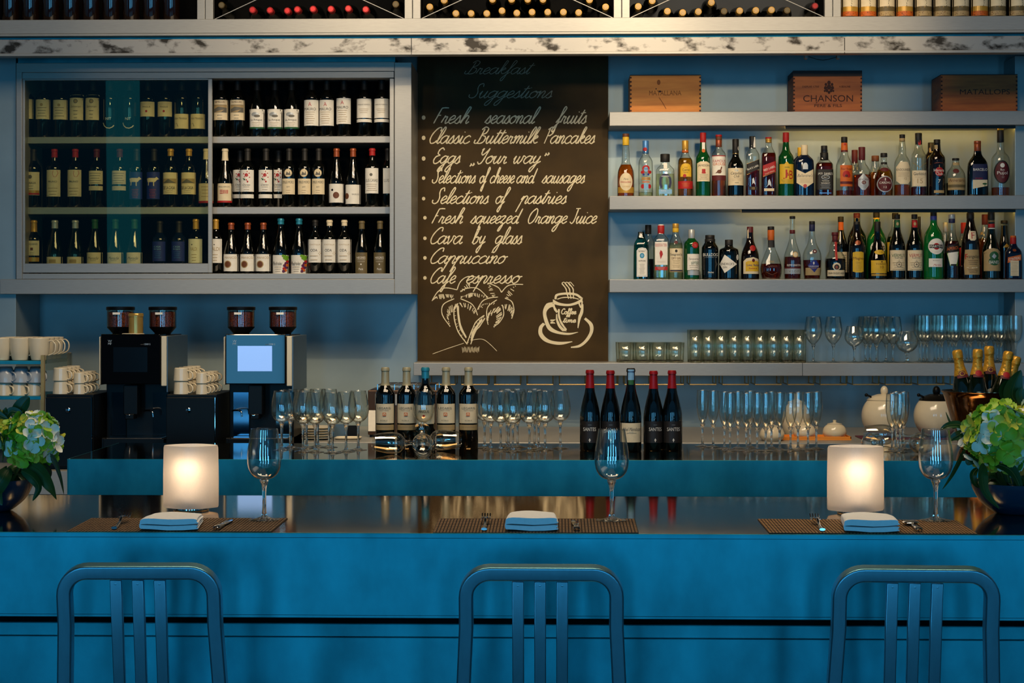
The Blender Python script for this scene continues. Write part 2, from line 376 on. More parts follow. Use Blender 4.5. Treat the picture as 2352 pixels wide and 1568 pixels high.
# standing bottles, left unit
BORD = [(.92, 0), (1, .015), (1, .655), (.975, .685), (.87, .715), (.62, .75), (.45, .785), (.385, .815), (.36, .955), (.41, .96), (.41, .985), (.36, 1)]
BURG = [(.95, 0), (1, .015), (1, .40), (.975, .46), (.88, .54), (.72, .63), (.55, .71), (.43, .79), (.37, .86), (.35, .955), (.40, .96), (.40, .985), (.35, 1)]
def lathe_mesh(name, prof, R, H, m, seg=24, axis='z'):
    b = MB(); b.lathe([(r * R, z * H) for r, z in prof], m, seg, axis=axis); me = b.mesh(name); me.set_sharp_from_angle(angle=radians(50)); return me
up_body = lathe_mesh('glass_body', BORD, .040, .31, mat('amber_brown_bottle', '1c0d06', .06, 0, .2, 20, spec=.7, coat=.4))
cap_me = lathe_mesh('capsule', [(.40, .80), (.385, .955), (.43, .96), (.43, .985), (.38, 1.003)], .040, .31, BLACK)
for k in range(9):
    px = 24 + 46.2 * k
    t = thing('wine_bottle', 'dark upright bottle, %s from the left in the rack at the left end' % ORD[k], 'bottle', (X(px, 8.53), 8.53, RZ), 'upright dark bottles in the left rack')
    obj('glass_body', up_body, t); obj('capsule', cap_me, t)
# pale labelled bottles, right unit
pb = lathe_mesh('glass_body', BORD, .0405, .32, mat('frosted_pale_bottle', '3a2f1c', .25, 0, .2, 20))
capg = lathe_mesh('capsule', [(.40, .80), (.385, .955), (.43, .96), (.43, .985), (.38, 1.003)], .0405, .32, INK['gd'])
for k, (a, b) in enumerate(((1933, 1970), (1974, 2012), (2016, 2055), (2058, 2097), (2100, 2141), (2145, 2182), (2187, 2225), (2231, 2268), (2271, 2310), (2318, 2356))):
    px = (a + b) / 2; Y = 8.53; s = S(px, Y); R = .0405
    t = thing('wine_bottle', 'pale bottle with scribbled label, %s from left in the rightmost rack' % ORD[k], 'bottle', (X(px, Y), Y, RZ), 'pale bottles in the right rack')
    obj('glass_body', pb, t); obj('capsule', capg, t)
    m = MB(); gold = k in (0, 1, 3, 7); surf = lambda x, z: -math.sqrt(max(0, R * R - x * x))
    W = .0395; sx = .004 if k < 5 else .012
    it = [('r', -W, W, .052, .185, 'cr'), ('r', -W, W, .018, .056, 'ol' if not gold else 'gd'), ('r', -W, W, .012, .034, 'or' if gold else 'tn'), ('l', [(-W, .0525), (-W / 2, .0525), (0, .0525), (W / 2, .0525), (W, .0525)], .0012, 'gd')]
    for q in range(7): it.append(('l', [(sx + rnd.uniform(-.003, .003), .055 + q * .011), (sx + rnd.uniform(-.004, .004), .062 + q * .011)], .0016, 'bk'))
    for q in range(16): it.append(('e', rnd.uniform(-W, W) * .9, rnd.uniform(.014, .032), .0014, .0014, 'br'))
    decals(m, it, lambda x, z: (x, z), surf, .0004); obj('label', m, t)
# lying bottles, neck to the room
ly_body = lathe_mesh('glass_body', [(.95, .305), (1, .30), (1, .125), (.9, .10), (.6, .075), (.42, .055), (.39, .03), (.38, .0)][::-1], .037, 1, WINE, 20, 'y')
ly_cap = {k: lathe_mesh('capsule', [(.385, -.004), (.44, -.001), (.45, .004), (.43, .012), (.43, .05)], .037, 1, m_, 16, 'y') for k, m_ in (('r', INK['rd']), ('g', INK['gd']), ('d', mat('dull_gold_foil', '5c4a28', .4, .6, .2, 60)), ('m', INK['mr']))}
ly_end = {k: lathe_mesh('foil_end', [(.30, -.0065), (.34, -.0045)], .037, 1, m_, 14, 'y') for k, m_ in (('r', mat('bright_red_foil', 'd01a1e', .35, .3, .1, 60)), ('g', mat('cork_top', 'd8b070', .5, 0, .3, 200)), ('d', INK['ol']), ('m', INK['rd']))}
LY = [(580, 23, 'r'), (620, 24, 'r'), (660, 25, 'r'), (683, 22, 'r'), (719, 21, 'r'), (760, 21, 'r'), (800, 20, 'r'), (840, 22, 'r'), (909, 10, 'd'), (509, 12, 'd'),
      (987, 16, 'g'), (1020, 1, 'g'), (1047, 31, 'g'), (1082, 31, 'g'), (1118, 31, 'g'), (1153, 25, 'g'), (1187, 30, 'g'), (1222, 28, 'g'), (1258, 28, 'g'), (1294, 28, 'g'), (1329, 29, 'g'), (1391, 16, 'g'), (1354, 0, 'g'), (1131, -1, 'g'), (1175, -1, 'g'), (1212, -1, 'g'), (1247, -1, 'g'),
      (1466, 15, 'g'), (1498, 2, 'g'), (1533, 26, 'g'), (1568, 29, 'g'), (1604, 27, 'g'), (1634, 6, 'g'), (1663, 26, 'd'), (1699, 25, 'g'), (1736, 24, 'g'), (1772, 23, 'g'), (1808, 24, 'd'), (1872, 14, 'm')]
cnt = {}
for px, py, k in LY:
    Y = 8.475 if k != 'r' or px != 660 else 8.53
    u = next(i for i, (a, b) in enumerate(units) if a < px < b)
    row = 'bottom layer' if py > 18 else 'upper layer'
    where = {1: 'rack above the wine cabinet', 2: 'rack above the chalkboard', 3: 'rack above the crates'}[u]
    order = sorted(q[0] for q in LY if units[u][0] < q[0] < units[u][1] and (q[1] > 18) == (py > 18)).index(px)
    t = thing('wine_bottle', 'lying %s bottle, %s from left, %s, %s' % ({'r': 'red-capped', 'g': 'gold-capped', 'd': 'dull-capped', 'm': 'maroon-capped'}[k], ORD[order], row, where), 'bottle', P(px, py, Y), 'lying bottles in the racks')
    obj('glass_body', ly_body, t); obj('capsule', ly_cap[k], t); obj('foil_end', ly_end[k], t)

# ================================================================== wine cabinet
YC = 8.65
cab = thing('wine_cabinet', 'steel wall wine cabinet with sliding glass door left of the chalkboard', 'wine cabinet', (X(490, YC), YC, Z(490, 675, YC)))
ox, oy, oz = cab.location
def cbox(m, a, b, y0, y1, Yf, Yk, mt, Yref=None):     # picture rectangle at depth Yf, reaching back to Yk, in the cabinet's own space
    Yr = Yref or Yf
    m.box(X(a, Yr) - ox, X(b, Yr) - ox, Yf - oy, Yk - oy, Z(1176 if False else (a + b) / 2, y1, Yr) - oz, Z((a + b) / 2, y0, Yr) - oz, mt)
for (a, b, y0, y1, nm) in ((37, 906, 143, 165, 'top_rail'), (0, 906, 641, 675, 'bottom_rail'), (37, 50, 165, 641, 'left_stile'), (906, 945, 143, 675, 'right_stile')):
    m = MB(); cbox(m, a, b, y0, y1, YC, 9.07 if nm != 'left_stile' else 9.0, STEEL); obj(nm, m, cab, bevel=.002)
m = MB(); cbox(m, 37, 906, 130, 143, 8.68, 9.06, PANEL, 8.65); obj('top_panel', m, cab)  # blue metal puts the shadow on this top strip into its colour
m = MB()
for (a, b, y0, y1) in ((50, 905, 165.5, 180), (50, 905, 628, 640.5), (895, 905, 180, 628)): cbox(m, a, b, y0, y1, YC + .012, 8.74, STEEL)
obj('inner_frame', m, cab, bevel=.0015)
m = MB(); cbox(m, 37, 906, 165, 641, 9.05, 9.07, DARK, 8.8); obj('back_panel', m, cab)
SHELFZ = []
for y0, y1 in ((313, 328), (475, 491)):
    m = MB(); m.box(X(50, 8.70) - ox, X(900, 8.70) - ox, 8.75 - oy, 9.05 - oy, Z(700, y1, 8.75) - oz, Z(700, y0, 8.75) - oz, STEEL); obj('shelf', m, cab, bevel=.0015)
    SHELFZ.append(Z(700, y0, 8.75))
SHELFZ.append(Z(700, 636, 8.75))
m = MB(); m.box(X(45, 8.7) - ox, X(905, 8.7) - ox, 8.74 - oy, 9.05 - oy, Z(700, 641, 8.75) - oz, SHELFZ[2] - oz, STEEL); obj('floor_panel', m, cab)
m = MB()
for (a, b, y0, y1) in ((50, 57, 181, 626), (478, 487, 181, 626), (57, 478, 605, 626), (57, 478, 181, 184)): cbox(m, a, b, y0, y1, 8.672, 8.69, STEEL)
dr = obj('sliding_door', m, cab, bevel=.001, label='sliding glass door with thin steel frame')
m = MB(); cbox(m, 57, 478, 184, 605, 8.679, 8.683, PANE); obj('door_glass', m, dr)

# ---- wine bottles in the cabinet: (name in label, px centre, row, shape, cap, decals in picture pixels)
bodies = {}
def wine_body(kind, R, H, mt):
    k = (kind, round(R, 4), round(H, 3), mt.name)
    if k not in bodies: bodies[k] = lathe_mesh('glass_body', BORD if kind == 'b' else BURG, R, H, mt)
    return bodies[k]
def caps(kind, R, H, mt, z0):
    k = ('cap', kind, round(R, 4), round(H, 3), mt.name, z0)
    if k not in bodies:
        pr = BORD if kind == 'b' else BURG
        bodies[k] = lathe_mesh('capsule', [(interp(pr, z0) + .03, z0)] + [(r + .03, z) for r, z in pr if z > z0 and z < 1] + [(.37, 1.004)], R, H, mt, 20)
    return bodies[k]
def interp(pr, z):
    for (r0, z0), (r1, z1) in zip(pr, pr[1:]):
        if z0 <= z <= z1: return r0 + (r1 - r0) * (z - z0) / max(1e-9, z1 - z0)
    return pr[-1][0]
def wine(label, px, base, Y, kind, R, H, cap, items, glassm=None, capz=.80, group=None, name='wine_bottle'):
    t = thing(name, label, 'bottle', (X(px, Y), Y, base), group)
    obj('glass_body', wine_body(kind, R, H, glassm or WINE), t)
    if cap: obj('capsule', caps(kind, R, H, INK.get(cap) or cap, capz), t)
    if items:
        s = S(px, Y); pr = BORD if kind == 'b' else BURG; z0 = base
        def surf(x, z):
            a = interp(pr, max(0, z / H)) * R; return -math.sqrt(max(a * a * .03, a * a - x * x))
        m = MB(); decals(m, items, lambda x, y: (max(-R * .985, min(R * .985, (x - px) / s)), Z(px, y, Y) - z0), surf, .0006); obj('label', m, t)
    return t
R1, HB, YWB = .0375, .283, 8.80
def std(x0, x1, y0, y1, c='cr', *more): return [('r', x0, x1, y0, y1, c)] + list(more)
CABG = 'wine bottles in the wall cabinet'
def wc(label, px, row, kind, cap, items, **k): wine(label, px, SHELFZ[row], k.pop('Y', YWB), kind, k.pop('R', R1), k.pop('H', HB), cap, items, group=CABG, **k)
T1 = 'behind glass, top shelf'
for i, px in enumerate((61, 100, 140)):
    wc('bottle with plain cream label, %s from left %s' % (ORD[i], T1), px, 0, 'b', 'bk', std(px - 17, px + 17, 229 + i, 274 + i, 'cr', ('e', px, 241 + i, 3.5, 3.5, 'tn'), ('m', px, 249, 268, 22, 4, 'gy')))
for i, px in enumerate((178, 214)):
    wc('bottle with tall cream label and round seal, %s, %s' % (('left of the pair', 'right of the pair')[i], T1), px, 0, 'b', 'bk', std(px - 15.5, px + 15.5, 219, 277, 'cr', ('e', px, 234, 5, 5, 'gy'), ('e', px, 234, 3.6, 3.6, 'tn'), ('t', 'Salvueros' if False else 'Salmoran', px, 246, 22, 5, 'gy', .3), ('m', px, 256, 272, 10, 3, 'gy')))
for i, px in enumerate((253, 298)):
    wc('unlabelled black bottle with small white print, %s, %s' % (('left of the pair', 'right of the pair')[i], T1), px, 0, 'b', 'bk', [('t', 'NIT', px, 274, 13, 6, 'wh'), ('l', [(px - 13, 283), (px - 10, 290), (px - 4, 295), (px + 3, 296), (px + 9, 293), (px + 12, 289)], 2, 'cr')])
for i, px in enumerate((340, 380)):
    wc('bottle with square cream label and red dot, %s, %s' % (('left of the pair', 'right of the pair')[i], T1), px, 0, 'b', 'bk', std(px - 16.5, px + 16.5, 235, 269, 'cr', ('t', 'PINGUS', px, 247, 18, 4, 'bk'), ('e', px, 257, 2.6, 2.6, 'rd'), ('m', px, 239, 242, 24, 2, 'gy')), Y=8.81)
for i, px in enumerate((418, 455)):
    wc('bottle with low cream label and curved stroke, %s, %s' % (('left of the pair', 'right of the pair')[i], T1), px, 0, 'b', 'bk', std(px - 17, px + 17, 263, 297, 'cr', ('l', [(px - 14, 286), (px - 9, 284), (px - 6, 292)], 1, 'bk'), ('t', 'Abel Mendoza', px, 273, 28, 5, 'gy', .3)))
T1 = 'top shelf, open side'
for i, px in enumerate((508, 546)):
    wc('bottle with landscape engraving label, %s, %s' % (('left of the pair', 'right of the pair')[i], T1), px, 0, 'b', 'bk', std(px - 17, px + 17, 231, 277, 'cr', ('r', px - 14, px + 15, 242, 260, 'gy'), ('p', [(px - 14, 252), (px - 4, 247), (px + 15, 249), (px + 15, 243), (px - 14, 243)], 'tn'), ('p', [(px - 13, 259), (px + 10, 253), (px + 3, 259)], 'tn'), ('t', 'REMELLURI', px, 236, 22, 3, 'br'), ('m', px, 266, 273, 12, 2, 'gy')))
for i, px in enumerate((591, 632, 670)):
    wc('bottle with tree sketch label and green foot band, %s of three, %s' % (ORD[i], T1), px, 0, 'r', 'bk', std(px - 18, px + 18, 252, 297, 'wh', ('r', px - 18, px + 18, 293, 297, 'gn'), ('e', px - 2, 264, 9, 5, 'si'), ('e', px + 2, 268, 7, 3, 'gy'), ('t', 'La Antigua', px, 277, 26, 6, 'gy'), ('m', px, 283, 290, 20, 3, 'tn')))
for i, (px, dy) in enumerate(((716, 0), (751, 0), (790, -4))):
    wc('bottle with tall white label under a red emblem, %s of three, %s' % (ORD[i], T1), px, 0, 'b', 'bk', std(px - 16.5, px + 16.5, 231 + dy, 290 + dy, 'wh', ('t', 'A', px - 2, 241 + dy, 8, 9, 'pk'), ('t', 'MAURO', px - 2, 252 + dy, 27, 6, 'bk'), ('m', px - 2, 259 + dy, 284 + dy, 22, 6, 'tn')))
for i, px in enumerate((837, 877)):
    wc('bottle with white label over a thin strip, %s, %s' % (('second from the right', 'rightmost')[i], T1), px, 0, 'b', 'bk', std(px - 18.5, px + 18.5, 228, 272.5, 'wh', ('r', px - 18.5, px + 18.5, 275, 282, 'wh'), ('t', 'MARQUES MURRIETA', px, 242, 28, 3, 'gy'), ('m', px, 252, 260, 22, 3, 'tn')))
T2 = 'behind glass, middle shelf'
px = 77; wc('bottle with cream label over a red and gold band ' + T2, px, 1, 'b', 'bk', std(px - 17, px + 16, 396, 449, 'cr', ('e', px - 3, 407, 4.5, 4.5, 'gy'), ('t', 'LIBERALIA', px - 2, 421, 24, 5, 'bk'), ('r', px - 17, px + 16, 438, 445, 'gd'), ('r', px - 17, px + 16, 444, 448, 'rd'), ('m', px - 2, 428, 434, 14, 2, 'gy')))
for i, px in enumerate((125, 173)):
    wc('red-capped bottle with looped cream label, %s, %s' % (('left of the pair', 'right of the pair')[i], T2), px, 1, 'b', 'rd', std(px - 16, px + 16, 391, 452, 'cr', ('l', [(px + 2, 393), (px, 400), (px + 3, 407), (px + 8, 407), (px + 12, 399), (px + 10, 392)], .9, 'pk'), ('t', 'PRUNO', px, 418, 20, 4, 'bk'), ('m', px, 433, 447, 22, 3, 'tn')), capz=.86)
for i, px in enumerate((222, 275)):
    wc('bottle with rounded cream two-part label, %s, %s' % (('left of the pair', 'right of the pair')[i], T2), px, 1, 'b', 'mr', std(px - 16, px + 16, 393, 424, 'cr', ('r', px - 16, px + 16, 428, 438, 'cr'), ('m', px, 399, 421, 26, 5, 'gy'), ('m', px, 431, 435, 20, 2, 'gy')), capz=.86)
for i, px in enumerate((314, 354)):
    bull = [(px - 14, 411), (px - 8, 409.5), (px + 6, 410), (px + 9, 407), (px + 14, 412), (px + 10, 414), (px + 6, 420), (px + 5, 428), (px + 3, 428), (px + 2, 421), (px - 7, 421), (px - 10, 427), (px - 12, 420)]
    wc('bottle with deep blue label and pale bull, %s, %s' % (('left of the pair', 'right of the pair')[i], T2), px, 1, 'b', 'bk', std(px - 15, px + 15, 396, 458, 'bl', ('p', bull[:6] + [(px + 6, 419), (px - 12, 419)], 'cr'), ('l', [(px - 9, 419), (px - 10, 427)], 2, 'cr'), ('l', [(px + 3, 419), (px + 3, 428)], 2, 'cr'), ('m', px, 436, 454, 16, 6, 'pk')))
for i, px in enumerate((392, 434)):
    wc('gold-capped bottle with vineyard sketch label, %s, %s' % (('left of the pair', 'right of the pair')[i], T2), px, 1, 'b', 'gd', std(px - 17, px + 17, 397, 447, 'cr', ('r', px - 15, px + 15, 411, 422, 'tn'), ('p', [(px - 15, 421), (px - 2, 412), (px + 15, 421)], 'gy'), ('t', 'DE LA CASA', px - 1, 432, 27, 7, 'bk'), ('m', px, 439, 443, 18, 2, 'gy')), capz=.88)
px = 474; wc('burgundy-shaped bottle with red foot band half behind the door post', px, 1, 'r', 'cr', std(px - 17, px + 17, 422, 467, 'cr', ('r', px - 17, px + 17, 462, 467, 'rd'), ('m', px, 430, 452, 18, 4, 'tn')), capz=.82)
T2 = 'middle shelf, open side'
px = 517; wc('cream-capped bottle with red stripe mark and red foot band ' + T2, px, 1, 'r', 'cr', std(px - 17, px + 17, 422, 466, 'cr', ('r', px - 17, px + 17, 461.5, 466, 'rd'), ('t', 'PEQUEROS', px, 430, 26, 3, 'gy'), ('r', px - 9, px - 2, 437, 438.5, 'rd'), ('r', px - 9, px - 2, 440.5, 442, 'rd'), ('r', px - 9, px - 2, 444, 445.5, 'rd')) + [('r', px - 1 + 3 * q, px + .5 + 3 * q, 437, 445.5, 'rd') for q in range(4)], capz=.80)
for i, (px, Y) in enumerate(((569, 8.80), (611, 8.80), (640, 8.90), (552, 8.90))):
    fl = [('e', px + dx * .9, 403 + dy, rr, rr, c) for dx, dy, rr, c in ((0, 0, 4, 'rd'), (2, 1, 2.5, 'pk'), (-7, -3, 1.3, 'rd'), (7, -4, 1.3, 'rd'), (-5, 4, 1.3, 'rd'), (8, 5, 1.2, 'rd'), (-5, 10, 2, 'gn'), (-8, 8, 1.2, 'gn'), (0, 11, 1.6, 'pk'), (3, 15, 2, 'rd'), (2, -8, 1.2, 'rd'))]
    wc(('bottle with red flower label, left of the front pair, %s', 'bottle with red flower label, right of the front pair, %s', 'flower-label bottle standing behind, right of the front pair %s', 'flower-label bottle standing behind, left of the front pair %s')[i] % T2, px, 1, 'b', 'bk', std(px - 15.5, px + 15.5, 391, 441, 'wh', *fl, ('r', px - 15.5, px + 15.5, 447, 456, 'wh'), ('t', 'Craneo', px, 425, 17, 4, 'gy', .3), ('m', px, 430, 436, 14, 2, 'tn')), Y=Y)
for i, px in enumerate((664, 700, 732)):
    wc('bottle with round picture medallion over a cream label, %s of three, %s' % (ORD[i], T2), px, 1, 'b', 'bk', std(px - 14.5, px + 14.5, 411, 447, 'cr', ('e', px, 398, 9, 9.5, 'tn'), ('e', px, 398, 8, 8.5, 'cr'), ('p', [(px - 6, 403), (px - 3, 395), (px + 2, 399), (px + 4, 393), (px + 6, 403)], 'gy'), ('t', 'EMILIO MORO', px, 419, 25, 6, 'gy'), ('t', '2019', px, 430, 7, 3, 'gy'), ('m', px, 438, 443, 10, 2, 'tn')), R=.035)
px = 773; wc('copper-capped bottle with black dot and large brown dot ' + T2, px, 1, 'r', 'cp', std(px - 17, px + 17, 423, 466, 'wh', ('e', px - 8, 437, 2.6, 2.6, 'bk'), ('e', px + 1, 449, 7, 7.5, 'br')), capz=.86)
px = 811; wc('copper-capped bottle with brown dot at the label edge ' + T2, px, 1, 'r', 'cp', std(px - 18.5, px + 18, 425, 469, 'wh', ('e', px - 13, 451, 5, 7, 'br'), ('t', 'BASSUS', px + 7, 447, 15, 3, 'gy')), capz=.86)
px = 855; wc('red and gold capped bottle with white label and round seal ' + T2, px, 1, 'b', 'rd', std(px - 15, px + 15, 387, 445, 'wh', ('e', px - 1, 402, 3.5, 3.5, 'gy'), ('t', 'LUIS CANAS', px, 415, 27, 7, 'gy'), ('m', px, 424, 438, 24, 4, 'tn')), capz=.88)
px = 890; wc('shadowed bottle at the right end, ' + T2, px, 1, 'b', 'bk', std(px - 9, px + 14, 387, 445, 'wh', ('t', 'LUIS', px - 1, 415, 12, 7, 'gy')), R=.030)
T3 = 'behind glass, bottom shelf'
px = 78; wc('gold-capped bottle with cream label over a gold strip ' + T3, px, 2, 'b', 'gd', std(px - 16, px + 15, 553, 587, 'cr', ('r', px - 16, px + 15, 591, 601, 'gd'), ('t', 'LEGARIS', px, 561, 24, 4, 'gy'), ('r', px - 3, px + 3, 569, 575, 'br'), ('m', px, 580, 584, 10, 2, 'gy')), H=.275)
for i, px in enumerate((126, 173)):
    wc('silver-capped sloping bottle with very low label, %s, %s' % (('left of the pair', 'right of the pair')[i], T3), px, 2, 'r', 'si', std(px - 19, px + 19, 590, 608, 'cr', ('r', px - 9, px + 7, 596, 604, 'tn')), glassm=WINEG, capz=.86, H=.275, R=.0405)
for i, px in enumerate((218, 265, 309)):
    wc('green-capped sloping bottle with low cream label, %s of three, %s' % (ORD[i], T3), px, 2, 'r', 'gn', std(px - 18.5, px + 18.5, 580, 608, 'cr', ('t', 'Menade', px, 593, 24, 7, 'gy', .3), ('m', px, 599, 602, 14, 1, 'gy')), glassm=WINEG, capz=.84, H=.28, R=.0395)
for i, px in enumerate((367, 411)):
    wc('bottle with blue label and white print, %s, %s' % (('left of the pair', 'right of the pair')[i], T3), px, 2, 'b', 'bk', std(px - 15, px + 15, 555, 600, 'bl', ('t', 'CASA', px - 2, 567, 16, 4, 'lb'), ('t', 'ROJO', px - 2, 573, 16, 4, 'lb'), ('m', px - 1, 579, 592, 16, 4, 'sk')), glassm=NAVYG, H=.27)
px = 450; wc('gold-necked bottle with white label beside the door post ' + T3, px, 2, 'b', 'gd', std(px - 16, px + 16, 549, 604, 'wh', ('p', [(px - 8, 561), (px - 4, 561), (px - 6, 564)], 'bk'), ('t', 'VALDI', px - 2, 572, 16, 8, 'tn'), ('m', px - 1, 585, 598, 12, 3, 'tn')), capz=.83, H=.28)
T3 = 'bottom shelf, open side'
px = 496; wc('gold-necked bottle with white label, first ' + T3, px, 2, 'b', 'gd', std(px - 15, px + 15, 549, 604, 'wh', ('p', [(px - 3, 561), (px + 1, 561), (px - 1, 564)], 'bk'), ('t', 'VALDI', px, 572, 22, 8, 'tn'), ('m', px, 585, 598, 14, 3, 'tn')), capz=.83, H=.28, R=.034)
for i, px in enumerate((531, 569, 605)):
    wc('copper-capped bottle with brown disc on white label, %s of three, %s' % (ORD[i], T3), px, 2, 'r', 'cp', std(px - 17.5, px + 17.5, 584, 623, 'wh', ('t', 'MANICO', px + 1, 592, 27, 5, 'tn'), ('e', px - 5, 607, 8.5, 8.5, 'tn'), ('e', px - 5, 607, 6.5, 6.8, 'br')), capz=.88, H=.262, R=.038)
for i, px in enumerate((645, 687)):
    gr = [('e', px + 14 + dx, 590 + dy, 3.2, 3.2, c) for dx, dy, c in ((-6, -2, 'lg'), (-1, -1, 'lg'), (3, 1, 'lg'), (-3, 3, 'lg'), (1, 6, 'lg'), (3, 11, 'rd'), (0, 15, 'pu'), (3, 19, 'or'), (-3, 20, 'pu'), (0, 25, 'pu'), (-4, 27, 'rd'), (-1, 31, 'or'), (-5, 33, 'pu'))]
    wc('teal-capped bottle with grape bunch label, %s, %s' % (('left of the pair', 'right of the pair')[i], T3), px, 2, 'r', 'te', std(px - 19.5, px + 19.5, 586, 630, 'wh', *gr, ('t', 'Pedrales', px - 5, 605, 22, 8, 'gy', .3), ('m', px - 4, 613, 623, 16, 3, 'tn')), capz=.90, H=.283, R=.0405)
for i, px in enumerate((724, 757, 791)):
    wc('bottle with white label and edge dots, %s of three, %s' % (ORD[i], T3), px, 2, 'b', 'cr' if i else 'bk', std(px - 16.5, px + 16.5, 550, 603, 'wh', ('t', 'CASTILLA', px + 1, 562, 24, 3, 'tn'), ('t', 'ODA', px - 1, 575, 16, 6, 'bk'), *[('e', px + 12 + dx, 582 + dy, .8, .8, 'tn') for dx, dy in ((0, -3), (2, 0), (0, 3), (-2, 0))], ('m', px - 1, 588, 597, 18, 2, 'tn')), capz=.9, H=.275, R=.0355)
for i, px in enumerate((831, 873)):
    wc('dark bottle with olive label and white print, %s, %s' % (('left of the pair', 'rightmost')[i], T3), px, 2, 'r', 'ol', std(px - 13.5, px + 13.5, 580, 628, 'ol', ('t', 'LES', px, 585, 12, 3, 'gy'), ('t', 'NEGRES', px, 592, 20, 5, 'wh'), ('m', px, 597, 601, 20, 2, 'wh'), ('e', px, 607, 1.6, 1.6, 'wh'), ('t', 'Petit', px, 618, 10, 5, 'wh')), capz=.86, H=.27, R=.036)
